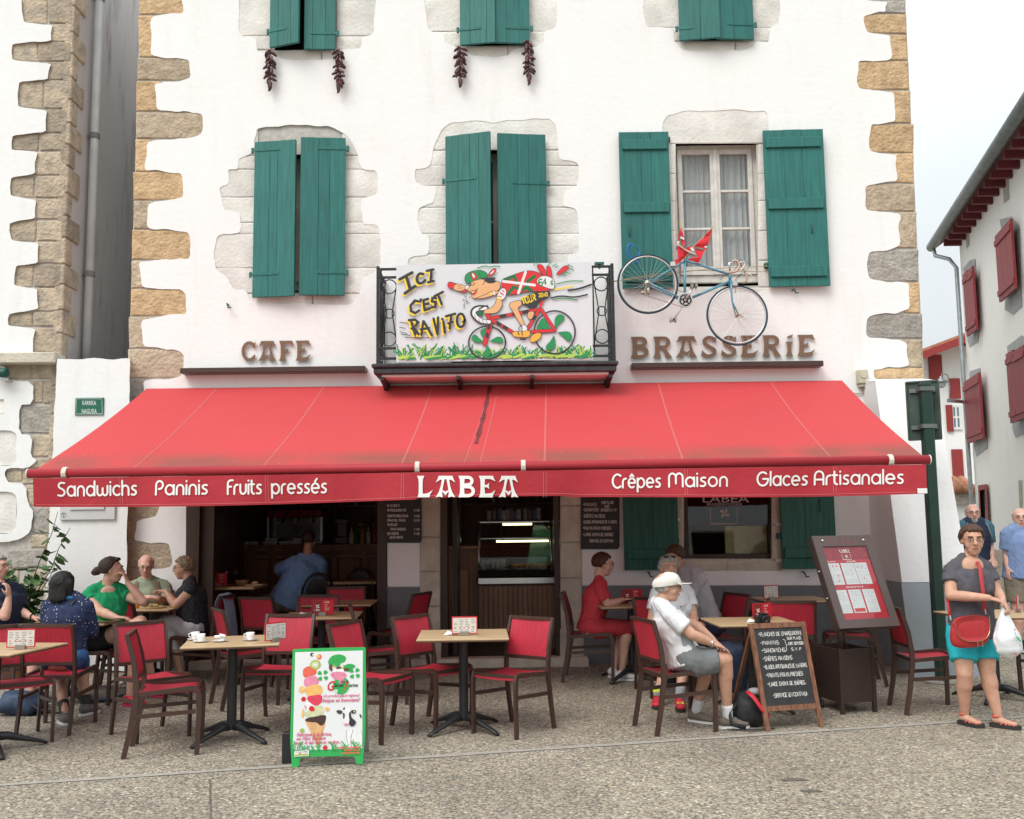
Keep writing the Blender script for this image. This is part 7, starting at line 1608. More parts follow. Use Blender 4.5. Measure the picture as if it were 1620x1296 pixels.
psi2=R(18); e2=Vector((math.cos(psi2),math.sin(psi2),0)); n2=Vector((e2.y,-e2.x,0)); tau=R(24); up2=Vector((0,0,1))*math.cos(tau)-n2*math.sin(tau); no2=n2*math.cos(tau)+Vector((0,0,math.sin(tau)))
Pw,Ph=.57,.79; cD=8.25; cc=at(1352,919,cD)
def mf(u,v,l_=0): return cc+e2*u+up2*v+no2*l_   # centre coordinates
def mbox(u0,u1,v0,v1,l0,l1,nm,m_): 
    mb=MB(); mb.add([mf(u,v,l) for l in(l0,l1) for u,v in((u0,v0),(u1,v0),(u1,v1),(u0,v1))],[(0,3,2,1),(4,5,6,7),(0,1,5,4),(1,2,6,5),(2,3,7,6),(3,0,4,7)]); return mb.build(nm,m_,MS,world=True)
MBR2=mat('stand_frame',(.085,.06,.055),rough=.35,var=.06)
mbox(-Pw/2,Pw/2,-Ph/2,Ph/2,-.06,-.002,'case',MBR)
mbox(-Pw/2,-Pw/2+.07,-Ph/2,Ph/2,-.0015,.014,'frame_bar',MBR2); mbox(Pw/2-.07,Pw/2,-Ph/2,Ph/2,-.0015,.014,'frame_bar',MBR2); mbox(-Pw/2+.0705,Pw/2-.0705,Ph/2-.095,Ph/2,-.001,.0135,'frame_bar',MBR2); mbox(-Pw/2+.0705,Pw/2-.0705,-Ph/2,-Ph/2+.07,-.001,.0135,'frame_bar',MBR2)
mbox(-Pw/2+.07,Pw/2-.07,-Ph/2+.07,Ph/2-.095,-.001,.001,'red_poster',mat('poster_red',(.45,.03,.045),rough=.35,var=.08,vs=4))
mb=MB(); mb.add([mf(-Pw/2+.07,Ph/2-.21,.0015),mf(Pw/2-.07,Ph/2-.21,.0015),mf(Pw/2-.07,Ph/2-.095,.0015),mf(-Pw/2+.07,Ph/2-.095,.0015)],[(0,1,2,3)]); mb.build('dark_pattern',mat('menu_dark2',(.10,.012,.016),rough=.4,var=.9,vs=40,col2=(.38,.025,.04)),MS,world=True)
PAP=mat('menu_sheet',(.62,.62,.62),rough=.4,var=.05,vs=30); pfn=lambda u,v,l_: tuple(mf(u,v,.002+l_))
for c0,c1,v0,v1 in((-.225,-.1,-.03,.155),(-.085,.04,-.03,.155),(.045,.165,-.03,.155),(-.225,-.11,-.27,-.075),(-.095,.025,-.27,-.075),(.04,.155,-.27,-.075)):
    mb=MB(); mb.add([pfn(a,b,0) for a,b in((c0,v0),(c1,v0),(c1,v1),(c0,v1))],[(0,1,2,3)]); mb.build('menu_page',PAP,MS,world=True)
mb=MB()
for c0,c1,v0,v1 in((-.22,-.105,-.03,.15),(-.08,.035,-.03,.15),(.05,.16,-.03,.15),(-.22,-.115,-.27,-.08),(-.09,.02,-.22,-.08),(.045,.15,-.27,-.08)):
    v=v1-.012
    while v>v0+.01:
        if random.random()<.85:
            x=c0+random.uniform(.004,.02); 
            while x<c1-.015: l=random.uniform(.012,.035); ribbon(mb,[(x,v),(min(x+l,c1-.004),v)],.003,pfn,.0006,rnd=False); x+=l+.012
        v-=.0125
mb.build('print',mat('faint_ink',(.38,.36,.36),rough=.6,var=0),MS,world=True)
mb=MB(); mb.add([pfn(a,b,.0007) for a,b in((-.085,-.262),(.015,-.262),(.015,-.232),(-.085,-.232))],[(0,1,2,3)])
for a,b in((-.17,.13),(-.13,.13),(.07,.12),(.11,.12),(-.14,.05),(-.15,.0),(.1,.02)): mb.add([pfn(a+x*.004,b+y*.007,.0009) for x,y in((-1,-1),(1,-1),(1,1),(-1,1))],[(0,1,2,3)])
mb.build('print',mat('menu_ink_red',(.55,.04,.04)),MS,world=True)
mb=MB(); pf2=lambda u,v,l_: tuple(mf(u,v,.0145+l_)); stroke_text(mb,'LABEA',-.135,Ph/2-.07,.045,.006,pf2,.0004,width=.30); mb.build('lettering',mat('heading_red',(.22,.05,.055),rough=.4,var=0),MS,world=True)
mb=MB(); stroke_text(mb,'LABEA',-.055,.255,.02,.004,pfn,.0006,width=.10); 
for k in range(4):
    a=k*PI/2; ribbon(mb,[(-.005+math.cos(a+t*.5)*t*.007,.212+math.sin(a+t*.5)*t*.007) for t in(.2,.8,1.4,2)],.005,pfn,.0008)
for s_ in([(-.045,.235),(-.045,.185),(.035,.185),(.035,.235)],[(-.055,.248),(.045,.248)]): ribbon(mb,s_,.003,pfn,.0006,rnd=False)
stroke_text(mb,'LES GLACES',-.21,.165,.008,.0022,pfn,.0006,width=.09); stroke_text(mb,'LES BOISSONS',-.02,.165,.008,.0022,pfn,.0006,width=.09); stroke_text(mb,'POUR UNE PETITE FAIM',-.1,-.058,.010,.0025,pfn,.0006,width=.17)
mb.build('lettering',WPL,MS,world=True)
mb=MB(); mb.add([mf(a,b,.006) for a,b in((-Pw/2+.07,-Ph/2+.07),(Pw/2-.07,-Ph/2+.07),(Pw/2-.07,Ph/2-.095),(-Pw/2+.07,Ph/2-.095))],[(0,1,2,3)]); mb.build('cover_glass',CLEAR,MS,world=True)
for a,b in((-.2,Ph/2-.045),(.2,Ph/2-.045)):
    mb=MB(); mb.ell(mf(a,b,.016),(.012,.012,.012),nu=8,nv=6); mb.build('screw_cap',STEEL,MS,world=True,smooth=True)
for v in(.1,-.13):
    mb=MB(); mb.ell(mf(-Pw/2-.002,v,-.03),(.008,.008,.008),nu=8,nv=6); mb.build('screw_cap',STEEL,MS,world=True,smooth=True)
# ---------------- bags on the ground ----------------
def blob(name,label,cat,c,r,m,rot=0,seed=0,parts=()):
    o=thing(name,label,cat,tuple(c),R(rot)); mb=MB(); nu,nv=22,14; vs=[]
    for i in range(nv+1):
        th=PI*i/nv
        for k in range(nu):
            ph=2*PI*k/nu; d=Vector((math.sin(th)*math.cos(ph),math.sin(th)*math.sin(ph),math.cos(th)))
            q=1+.28*noise.noise(d*1.6+Vector((seed,0,0)))+.10*noise.noise(d*5+Vector((seed,3,0))); s=lambda v: math.copysign(abs(v)**.75,v)
            vs.append((r[0]*s(d.x)*q,r[1]*s(d.y)*q,max(0,r[2]+r[2]*s(d.z)*q)))
    mb.add(vs,[(i*nu+k,i*nu+(k+1)%nu,(i+1)*nu+(k+1)%nu,(i+1)*nu+k) for i in range(nv) for k in range(nu)]); mb.build('body',m,o,smooth=True); return o
NYL=mat('black_nylon',(.018,.019,.021),rough=.6,var=.3,vs=12,bump=.5,bs=30); NYR=mat('red_nylon',(.50,.02,.035),rough=.5,var=.1,bump=.3); NYB_=mat('navy_nylon',(.03,.05,.10),rough=.6,var=.3,vs=10,bump=.5,bs=25); NYG=mat('grey_brown_canvas',(.16,.14,.125),rough=.8,var=.2,bump=.4)
c=gp(1184,1149); o=blob('backpack','black rucksack with red straps leaning against the chalkboard leg','backpack',c,(.125,.10,.125),NYL,seed=4)
mb=MB(); mb.tube([(-.02,-.10,.28),(.02,-.15,.24),(.07,-.16,.16),(.13,-.13,.1)],[(.010,.026)]*4,8); mb.build('strap',NYR,o,smooth=True); 
mb=MB(); mb.ell((.05,-.04,.27),(.06,.04,.03)); mb.build('pocket',mat('pale_grey_nylon',(.3,.3,.31),rough=.6),o,smooth=True); mb=MB(); mb.tube([(-.10,-.09,.2),(-.17,-.12,.13),(-.16,-.16,.05),(-.06,-.18,.02)],[(.006,.018)]*4,8); mb.build('strap',NYL,o,smooth=True); mb=MB(); mb.tube([(-.2,-.16,.012),(-.02,-.2,.012),(.16,-.16,.014)],[(.004,.014)]*3,6); mb.build('strap',NYL,o)
c=gp(165,1107); o=blob('shoulder_bag','flat grey and navy bag on the ground under the table of the woman in green','bag',c,(.24,.14,.06),NYG,seed=9)
mb=MB(); mb.tube([(-.2,-.12,.07),(-.05,-.17,.03),(.12,-.16,.03),(.24,-.05,.07)],[(.01,.02)]*4,8); mb.build('strap',NYB_,o,smooth=True)
c=gp(35,1130); o=blob('backpack','dark blue rucksack lying on the ground behind the chair at the left edge','backpack',c,(.2,.14,.10),NYB_,seed=2)
mb=MB(); mb.tube([(.1,-.1,.12),(.2,-.12,.06),(.32,-.08,.02),(.4,-.04,.015)],[(.008,.018)]*4,8); mb.build('strap',NYL,o,smooth=True)
c=gp(8,1075)+Vector((0,.4,0)); blob('bundle','dark bundle under the table at the left edge','bag',c,(.2,.14,.14),NYB_,seed=6)
c=gp(1165,1100)+Vector((0,.2,0)); o=blob('rucksack','dark navy rucksack under the table behind the chalkboard','backpack',c,(.16,.14,.22),NYB_,seed=12)
mb=MB(); mb.tube([(-.1,-.13,.35),(-.12,-.16,.2),(-.1,-.14,.06)],[(.008,.02)]*3,8); mb.build('strap',NYL,o,smooth=True)
# ---------------- potted bush ----------------
PX,PYv=gx(22,10.3),10.35; PL=thing('potted_bush','leafy green potted bush behind the man at the left edge','plant',(PX,PYv,gz(PX,PYv)))
mb=MB(); mb.lathe([(.14,0),(.19,.32),(.2,.32),(.2,.35),(.17,.35),(.001,.3)],(0,0,0),18); mb.build('pot',mat('terracotta',(.3,.14,.08),rough=.8,var=.15),PL,smooth=True)
random.seed(31); stems=[]; mb=MB()
for k in range(24):
    a=random.uniform(0,2*PI); l=random.uniform(.4,1.0); s_=random.uniform(.15,.48); z=.32; p=[Vector((0,0,.3))]
    if k==0: a,l,s_=.1,1.42,.38
    if k==1: a,l,s_=.3,1.25,.5
    for i in range(1,7): t=i/6; p.append(Vector((math.cos(a)*s_*t**1.3+random.uniform(-.02,.02),math.sin(a)*s_*t**1.3*.8,.3+l*t)))
    mb.tube(p,[.009-.001*i for i in range(7)],5); stems.append(p)
mb.build('stems',mat('bush_stem',(.12,.08,.04),rough=.8),PL,smooth=True)
LF=mat('bush_leaf',(.055,.13,.035),rough=.4,var=.4,vs=9,rnd=.45,spec=.5); m2=MB()
m2.add([(0,0,0),(.023,.0,.03),(.030,.004,.055),(.019,.01,.085),(0,.02,.112),(-.019,.01,.085),(-.030,.004,.055),(-.023,0,.03),(0,-.006,.03),(0,-.006,.06),(0,.002,.095)],[(0,1,8),(0,8,7),(1,2,9,8),(7,8,9,6),(2,3,10,9),(6,9,10,5),(3,4,10),(5,10,4)]); lf=m2.build('leaf',LF,None,smooth=True); lme=lf.data; bpy.data.objects.remove(lf)
cnt=0
for k,p in enumerate(stems):
    nl=20 if k<2 else 20
    for j in range(nl):
        t=random.uniform(.25 if k>1 else .3,1)*6; i=min(5,int(t)); c=p[i].lerp(p[i+1],t-i); d=bpy.data.objects.new('leaf',lme); COL.objects.link(d); d.parent=PL; d.location=c; d.rotation_euler=(R(random.uniform(55,150)),R(random.uniform(-25,25)),random.uniform(0,2*PI)); s=random.uniform(.8,1.45); d.scale=(s,s,s)

# added plant behind the brasserie window, standing in for plants mirrored in the glass
wp=at(1195,882,FY+.5); WPt=thing('reflection_plant','dark leafy plant added behind the brasserie window glass in place of reflected plants','plant',tuple(wp))
mb=MB(); mb.lathe([(.07,-.25),(.09,-.12),(.001,-.12)],(0,0,0),14); mb.build('pot',MATS['terracotta'],WPt)
for j in range(60):
    d=bpy.data.objects.new('leaf',lme); COL.objects.link(d); d.parent=WPt; a=random.uniform(0,2*PI); r=random.uniform(.02,.22); d.location=(math.cos(a)*r*1.4,math.sin(a)*r*.6,random.uniform(-.1,.32)); d.rotation_euler=(R(random.uniform(20,120)),R(random.uniform(-25,25)),random.uniform(0,2*PI)); s_=random.uniform(.8,1.3); d.scale=(s_*.7,s_,s_)
# ---------------- people ----------------
V=Vector
def skinmat(name,c):
    m=mat(name,c,rough=.5,var=.10,vs=18,bump=.12,bs=120,bd=.002,col2=(c[0]*.93,c[1]*.86,c[2]*.84)); m.node_tree.nodes['Principled BSDF'].inputs['Subsurface Weight'].default_value=.08; m.node_tree.nodes['Principled BSDF'].inputs['Subsurface Radius'].default_value=(.02,.008,.004); return m
SK1=skinmat('skin_fair',(.60,.37,.28)); SK2=skinmat('skin_tan',(.52,.30,.21)); SK3=skinmat('skin_pink',(.62,.37,.29))
def capsule(mb,a,b,ra,rb,n=12,cap=3,flat=None):
    """closed tapered capsule; radii may be (lateral,depth) with flat as the lateral axis"""
    a=Vector(a);b=Vector(b);d=b-a; L_=d.length or 1e-4; t=d/L_
    ra_=ra if isinstance(ra,tuple) else (ra,ra); rb_=rb if isinstance(rb,tuple) else (rb,rb)
    pts=[];rs=[]
    for i in range(cap): q=PI/2*i/cap; pts.append(a-t*min(ra_)*math.cos(q)); rs.append((max(.002,ra_[0]*math.sin(q)),max(.002,ra_[1]*math.sin(q))))
    for i in range(4): s=i/3; pts.append(a.lerp(b,s)); rs.append((ra_[0]+(rb_[0]-ra_[0])*s,ra_[1]+(rb_[1]-ra_[1])*s))
    for i in range(1,cap+1): q=PI/2*i/cap; pts.append(b+t*min(rb_)*math.sin(q)); rs.append((max(.002,rb_[0]*math.cos(q)),max(.002,rb_[1]*math.cos(q))))
    mb.tube(pts,rs,n,flat=flat if flat is not None else None)
def cut(mb,a,b,ra,rb,n=16,flat=None,k=5):
    """open-ended look: flat caps (for cuffs and hems)"""
    a=Vector(a);b=Vector(b); ra_=ra if isinstance(ra,tuple) else (ra,ra); rb_=rb if isinstance(rb,tuple) else (rb,rb)
    mb.tube([a.lerp(b,i/k) for i in range(k+1)],[(ra_[0]+(rb_[0]-ra_[0])*i/k,ra_[1]+(rb_[1]-ra_[1])*i/k) for i in range(k+1)],n,flat=flat)
V2=lambda a,b,c: Vector((a,b,c))
def fuse(mb,name,m,parent,vox,smooth=4,fold=0,fs=9,seed=0,paint=None):
    me=bpy.data.meshes.new('tmp'); me.from_pydata([tuple(v) for v in mb.v],[],mb.f)
    bm=bmesh.new(); bm.from_mesh(me); bmesh.ops.recalc_face_normals(bm,faces=bm.faces); bm.to_mesh(me); bm.free()
    ob=bpy.data.objects.new('tmp',me); COL.objects.link(ob)
    r=ob.modifiers.new('r','REMESH'); r.mode='VOXEL'; r.voxel_size=vox
    if smooth: s=ob.modifiers.new('s','SMOOTH'); s.iterations=smooth; s.factor=.5
    dg=bpy.context.evaluated_depsgraph_get(); ev=ob.evaluated_get(dg); nm=bpy.data.meshes.new_from_object(ev)
    bpy.data.objects.remove(ob); bpy.data.meshes.remove(me)
    root=parent
    while root.parent: root=root.parent
    M=(Matrix.Translation(root.location)@root.rotation_euler.to_matrix().to_4x4()).inverted()
    if fold:
        no=[v.normal.copy() for v in nm.vertices]
        for v,nn_ in zip(nm.vertices,no):
            p=v.co; q=Vector((p.x*fs,p.y*fs,p.z*fs*.55+seed*3.1))
            w=noise.noise(q)+.5*noise.noise(q*2.3); w2=1-abs(noise.noise(q*1.3+Vector((5,1,seed))))*2
            w3=max(0,1-abs(noise.noise(V2(q.x*2.1+q.z*1.6,q.y*2.1,q.z*.9+9)))*5); v.co=p+nn_*fold*(w*.5+w2*.4+w3*.38)
    nm.transform(M)
    nm.materials.clear(); nm.materials.append(m); nm.polygons.foreach_set('use_smooth',[True]*len(nm.polygons))
    o=bpy.data.objects.new(name,nm); COL.objects.link(o); o.parent=parent; return o
def fdir(phi): return Vector((math.sin(R(phi)),-math.cos(R(phi)),0))
def ldir(phi): return Vector((math.cos(R(phi)),math.sin(R(phi)),0))
def headparts(mb,c,f,u,l,s=1.0,female=False,age=0):
    """skull, jaw, nose, ears, brow, lips. c: centre of the head"""
    Rm=Matrix((l,f,u)).transposed()  # local x=lateral,y=forward,z=up
    g=lambda x,y,z: c+l*x*s+f*y*s+u*z*s
    E=lambda x,y,z,a,b,d: mb.ell(g(x,y,z),(a*s,b*s,d*s),Rm,14,10)
    E(0,-.012,.03,.073,.092,.083); E(0,.025,-.01,.063,.068,.088); E(0,.035,-.06,.05,.052,.05); E(0,.052,-.088,.026,.028,.022)
    E(.036,.045,-.03,.028,.03,.03); E(-.036,.045,-.03,.028,.03,.03)
    E(0,.078,.035,.052,.014,.014)     # brow
    capsule(mb,g(0,.086,.022),g(0,.108,-.018),.009*s,.0135*s,8,2); E(.011,.098,-.02,.009,.011,.008); E(-.011,.098,-.02,.009,.011,.008)
    E(0,.084,-.047,.024,.010,.007); E(0,.082,-.058,.021,.010,.007)
    for k in(-1,1): E(k*.073,-.008,-.002,.010,.019,.031)
    return g
def face_marks(g,par,l,f,u,s,skinlip,brow,eyes=(.02,.015,.012),female=False,root=None):
    Rm=Matrix((l,f,u)).transposed()
    mb=MB()
    for k in(-1,1): mb.ell(g(k*.031,.0835,.010),(.0105*s,.006*s,.0046*s),Rm,8,6)
    mb.build('eye',mat('eye_white',(.5,.47,.44),rough=.3,var=0),par,smooth=True,world=True)
    mb=MB()
    for k in(-1,1): mb.ell(g(k*.031,.0875,.010),(.0048*s,.004*s,.0044*s),Rm,8,6)
    mb.build('iris',mat('iris_dark',(.03,.02,.015),rough=.2,var=0),par,smooth=True,world=True)
    mb=MB()
    for k in(-1,1): mb.tube([g(k*.014,.096,.03),g(k*.03,.094,.035),g(k*.048,.084,.031)],[(.004*s,.004*s)]*3,6)
    mb.build('eyebrow',brow,par,smooth=True,world=True)
    mb=MB(); mb.tube([g(-.022,.089,-.053),g(-.008,.0955,-.0505),g(.008,.0955,-.0505),g(.022,.089,-.053)],[(.002*s,.003*s),(.005*s,.004*s),(.005*s,.004*s),(.002*s,.003*s)],6); mb.build('lips',skinlip,par,smooth=True,world=True)
def hair(mbs,g,l,f,u,s,style,seed=0):
    """returns list of (MB) fused hair"""
    mb=MB(); nu,nv=72,46; vs=[]
    th_=.018 if style!='thin' else .006
    for i in range(nv+1):
        th=PI*i/nv
        for k in range(nu):
            ph=2*PI*k/nu; d=Vector((math.sin(th)*math.cos(ph),math.sin(th)*math.sin(ph),math.cos(th))) # x lat,y fwd,z up
            y,z,x=d.y,d.z,abs(d.x)
            if style in('short','bob','crop','bun','wavy'):
                lim=.42 if style!='crop' else .5
                front=y-(.55-.1*0)          # forward
                edge=z-( -.55 if y<-.15 else (-.55+ (y+.15)*1.75))   # hairline rises toward the front
                if style=='bob': edge=z-(-.9 if y<.1 else min(.3,-.9+(y-.1)*2.6))
                if style in('short','wavy'): edge=z-(-.62 if y<-.1 else min(.50,-.62+(y+.1)*1.6))
            elif style=='bald': edge=min(.28-z, -(y-.05), z+.6)*1.2
            elif style=='thin': edge=min(z-(-.5+max(0,(y+.2))*1.7),1)
            edge+=.10*noise.noise(Vector((d.x*7+seed,d.y*7,0)))+.05*noise.noise(Vector((d.x*18,d.y*18,seed)));w=max(0,min(1,edge*6+.5)); lk=abs(noise.noise(Vector((math.atan2(d.x,d.y)*7+2*noise.noise(d*2),z*2.2,seed))))*2
            n_=noise.noise(d*3.2+Vector((seed,0,0))); n2=noise.noise(Vector((d.x*9,d.y*9,d.z*3+seed)))
            rr=1+w*(.21+.06*n_+.05*n2)-(1-w)*.16
            rr-=w*.09*lk*(1 if style in('short','wavy') else .4)
            if style=='wavy': rr+=w*.06*(1+n_)+w*.05*noise.noise(d*7)
            if style=='bald': rr=1.03+w*.05+.02*n2*w if w>.02 else .84
            if style=='crop' or style=='thin': rr=1+w*.065-(1-w)*.14+.02*n2*w
            rz=1+(rr-1)*.55 if rr>1 else rr; vs.append(g(d.x*.077*rr,-.012+d.y*.096*(1+(rr-1)*.7 if rr>1 else rr),.026+d.z*.09*rz))
    mb.add(vs,[(i*nu+k,i*nu+(k+1)%nu,(i+1)*nu+(k+1)%nu,(i+1)*nu+k) for i in range(nv) for k in range(nu)])
    return mb
def hairmat(name,c): 
    return mat(name,c,rough=.55,var=.5,vs=30,bump=.7,bs=70,bd=.006,stretch=(3,3,.7),spec=.35)
def glasses(g,par,s=1,sun=False,up=0,m=None):
    m=m or mat('glasses_frame',(.04,.03,.03),rough=.3,metal=.3,var=0); o=MB()
    for k in(-1,1):
        o.tube([g(k*.031+.021*math.cos(t*PI/8),.099-.0,.010+up+.0155*math.sin(t*PI/8)) for t in range(16)],.0016,5,closed=True)
        o.tube([g(k*.052,.098,.014+up),g(k*.076,.07,.014+up),g(k*.08,-.01,.01+up)],.0018,5)
    o.tube([g(-.010,.1,.012+up),g(.010,.1,.012+up)],.0016,5); fr=o.build('glasses',m,par,world=True)
    if sun:
        o=MB()
        for k in(-1,1): o.ell(g(k*.031,.099,.010+up),(.021,.003,.0155)) 
        o.build('lens',mat('dark_lens',(.01,.01,.012),rough=.1,var=0),fr,world=True,smooth=True)
def hand(mb,w,d,nrm,s=1.0,curl=.35,side=1,spread=.1):
    """w wrist, d pointing direction, nrm palm normal (palm faces nrm), side +1 thumb toward d x nrm"""
    d=Vector(d).normalized(); nrm=Vector(nrm); nrm=(nrm-d*nrm.dot(d)).normalized(); lt=d.cross(nrm)*side
    capsule(mb,w,w+d*.03*s,(.028*s,.019*s),(.036*s,.017*s),10,2,flat=lt)
    capsule(mb,w+d*.02*s,w+d*.078*s,(.036*s,.015*s),(.041*s,.0135*s),10,2,flat=lt)
    for i,(o_,ln) in enumerate(((.030,.070),(.011,.078),(-.0095,.073),(-.029,.057))):
        b=w+d*.08*s+lt*o_*s; dd=(d+lt*(o_*spread*10)).normalized(); p=b; a=curl*.5
        for j,(fr,ra,rb) in enumerate(((.45,.0092,.0086),(.32,.0086,.008),(.23,.008,.0068))):
            v=(dd*math.cos(a)+nrm*math.sin(a)); q=p+v*ln*fr*s; capsule(mb,p,q,ra*s,rb*s,7,2); p=q; a+=curl
    b=w+d*.025*s+lt*.028*s; v1=(d*.62+lt*.7+nrm*.25).normalized(); p1=b+v1*.042*s; v2=(d*.85+lt*.25+nrm*.4).normalized(); p2=p1+v2*.034*s; capsule(mb,b,p1,.013*s,.0105*s,8,2); capsule(mb,p1,p2,.0105*s,.008*s,8,2)
def J(px,py,D): return at(px,py,D)
def person(label,head,facing,neck_tilt=(0,0),chest=None,pelvis=None,torso=0,sh=.19,arms=None,legs=None,female=False,bulk=1.0,skin=SK1,
           hairst='short',hairm=None,top=None,topm=None,sleeve=.5,bottom=None,bottomm=None,blen=1.0,shoes=None,glass=False,vox=.0085,hs=1.0,neckline=.0,sockm=None,loc=None,pitch=0,hem=.0,belly=0,skirt=0,shoefn=None,seat=False,roll=0,vest=False,shup=0,capped=False,floor=None,ankle_h=.097):
    legs=[None if a is None else (a[0],V((a[1].x,a[1].y,(gz(a[1].x,a[1].y) if floor is None else floor)+ankle_h)),a[2]) for a in legs]
    f=fdir(facing); l=ldir(facing); u=Vector((0,0,1))
    if pitch: q=Matrix.Rotation(R(-pitch),3,l); f=q@f; u=q@u       # pitch>0 looks up
    if roll: q=Matrix.Rotation(R(roll),3,f); l=q@l; u=q@u
    tf=fdir(torso); tl=ldir(torso)
    P=thing('person',label,'person',(pelvis.x,pelvis.y,gz(pelvis.x,pelvis.y)))
    up=(chest-pelvis).normalized(); shz=chest+up*(shup if shup else .15)
    B=MB(); kb=bulk
    nb=shz+up*.02; nt=head-u*.07*hs-f*.028
    capsule(B,nb-up*.03,nt,.056*kb**.5,.050,12,2)
    # torso
    capsule(B,pelvis,pelvis.lerp(chest,.5),(.155*kb,.115*kb),((.128+belly*.3)*kb,(.10+belly*.4)*kb),16,3,flat=tl)
    capsule(B,pelvis.lerp(chest,.5),chest,((.128+belly*.3)*kb,(.10+belly*.4)*kb),(.15*kb,.112*kb),16,3,flat=tl)
    capsule(B,chest,shz-up*.01,(.15*kb,.108*kb),(.115*kb,.065),16,3,flat=tl)
    for k in(-1,1): capsule(B,shz-up*.025+tl*k*.05,shz+tl*k*(sh-.045)-up*.045,.058,.052*kb**.5,10,3)
    for k in(-1,1): capsule(B,nb+up*.03-tf*.012,shz+tl*k*(sh-.05)-up*.035,.040,.046,10,3)
    g=headparts(B,head,f,u,l,hs,female)
    sj=[];
    for k,a in zip((-1,1),arms):   # (R,L): each: elbow,wrist,hand dir, palm normal, curl
        s0=shz+tl*k*(sh-.03)-up*.068; sj.append(s0)
        if a is None: continue
        el,wr=a[0],a[1]
        capsule(B,s0,el,.053*kb**.5,.041*kb**.5,12,3); capsule(B,el,el.lerp(wr,.35),.039*kb**.5,.040*kb**.5,12,3); capsule(B,el.lerp(wr,.35),wr,.040*kb**.5,.026,12,3)
        hd=a[2] if len(a)>2 and a[2] is not None else (wr-el).normalized(); nn_=a[3] if len(a)>3 else Vector((0,0,-1)); hand(B,wr,hd,nn_,.98 if not female else .92,a[4] if len(a)>4 else .35,side=(1 if k<0 else -1)*(a[5] if len(a)>5 else 1))
    hj=[]
    for k,a in zip((-1,1),legs):
        h0=pelvis+tl*k*.085-up*.02; hj.append(h0)
        if a is None: continue
        kn,an,td=a[0],a[1],a[2]
        capsule(B,h0,kn,.088*kb,.058*kb**.5,14,3); capsule(B,kn,kn.lerp(an,.3),.056*kb**.5,.056*kb**.5,12,3); capsule(B,kn.lerp(an,.3)-td*.008,an,.055*kb**.5,.033,12,3)
        capsule(B,an-td*.02-Vector((0,0,.035)),an+td*.12-Vector((0,0,.055)),(.032,.03),(.036,.018),10,3,flat=td.cross(Vector((0,0,1))))
    body=fuse(B,'body',skin,P,vox,3)
    lip=mat('lip_rose',(.42,.14,.11),rough=.5,var=0)
    face_marks(g,body,l,f,u,hs,lip,hairm or mat('brow',(.1,.06,.04)),root=P)
    if glass: glasses(g,body,up=0)
    if hairst:
        gh=(lambda x,y,z: g(x*.88,(y+.012)*.86-.012,(z-.026)*.9+.014)) if capped else g; H=hair(None,gh,l,f,u,hs,hairst,seed=len(label))
        if capped: H.v=[tuple(Vector(v)-u*max(0,(Vector(v)-head).dot(u)-.03)*.85) for v in H.v]
        if hairst=='bob':
            for k in(-1,1): capsule(H,g(k*.062,-.03,.02),g(k*.070,-.02,-.088),.048,.032,10,3)
            capsule(H,g(0,-.07,.0),g(0,-.08,-.10),(.08,.045),(.08,.034),12,3,flat=l)
            H=fuse(H,'hair',hairm,P,.007,3,fold=.004,fs=28)
        elif hairst=='bun':
            H.ell(g(.0,-.128,-.005),(.04,.035,.04)); H.ell(g(.015,-.15,-.02),(.03,.025,.028)); H=fuse(H,'hair',hairm,P,.007,2,fold=.006,fs=30)
        else: H.build('hair',hairm,P,world=True,smooth=True)
    # upper garment
    if topm:
        G=MB(); e=.014
        lo=pelvis-up*hem
        cut(G,lo,pelvis.lerp(chest,.5),((.168+skirt)*kb,(.13+skirt+belly*.25)*kb),((.143+belly*.35)*kb,(.115+belly*.5)*kb),20,tl)
        capsule(G,pelvis.lerp(chest,.42),chest,((.146+belly*.35)*kb,(.117+belly*.5)*kb),(.168*kb,(.127+(.012 if female else 0))*kb),18,3,flat=tl)
        capsule(G,chest,shz-up*.012,(.166*kb,.122*kb),(.118*kb,.072),18,3,flat=tl)
        if female:
            for k in(-1,1): G.ell(chest-up*.045+tf*.085*kb+tl*k*.068,(.062,.06,.06),None,12,8)
        for k in(-1,1): capsule(G,nb+up*.018-tf*.016+tl*k*.034,shz+tl*k*(sh-.05)-up*.036,.046,.060*kb**.5,10,3)
        for k,a,s0 in zip((-1,1),arms,sj):
            capsule(G,shz-up*.03+tl*k*.05,s0+up*.012,.062,.060*kb**.5,12,3)
            if a is None or sleeve<=0: continue
            el=a[0]
            if sleeve<=1: cut(G,s0,s0.lerp(el,sleeve),.061*kb**.5,(.066 if sleeve<.9 else .05)*kb**.5,14)
            else:
                cut(G,s0,el,.062*kb**.5,.052*kb**.5,14); G.ell(el,(.052,.052,.052)); cut(G,el,el.lerp(a[1],sleeve-1),.051,.042,14)
        o=fuse(G,'shirt' if not vest else 'shirt',topm,P,.0085,2,fold=.013,fs=8.5,seed=len(label))
    if bottomm:
        G=MB()
        cut(G,pelvis+up*.07,pelvis-up*.04,(.158*kb,.122*kb),(.17*kb,.13*kb),20,tl)
        for k,a,h0 in zip((-1,1),legs,hj):
            if a is None: continue
            kn,an=a[0],a[1]
            capsule(G,h0+up*.03,h0.lerp(kn,.3),.105*kb,.10*kb,14,3)
            if blen<=1: cut(G,h0.lerp(kn,.1),h0.lerp(kn,blen),.10*kb,.088*kb if blen<.9 else .074,16)
            else:
                cut(G,h0.lerp(kn,.1),kn,.10*kb,.07*kb**.5,14); G.ell(kn,(.07*kb**.5,)*3); cut(G,kn,kn.lerp(an,blen-1),.068*kb**.5,.052,14)
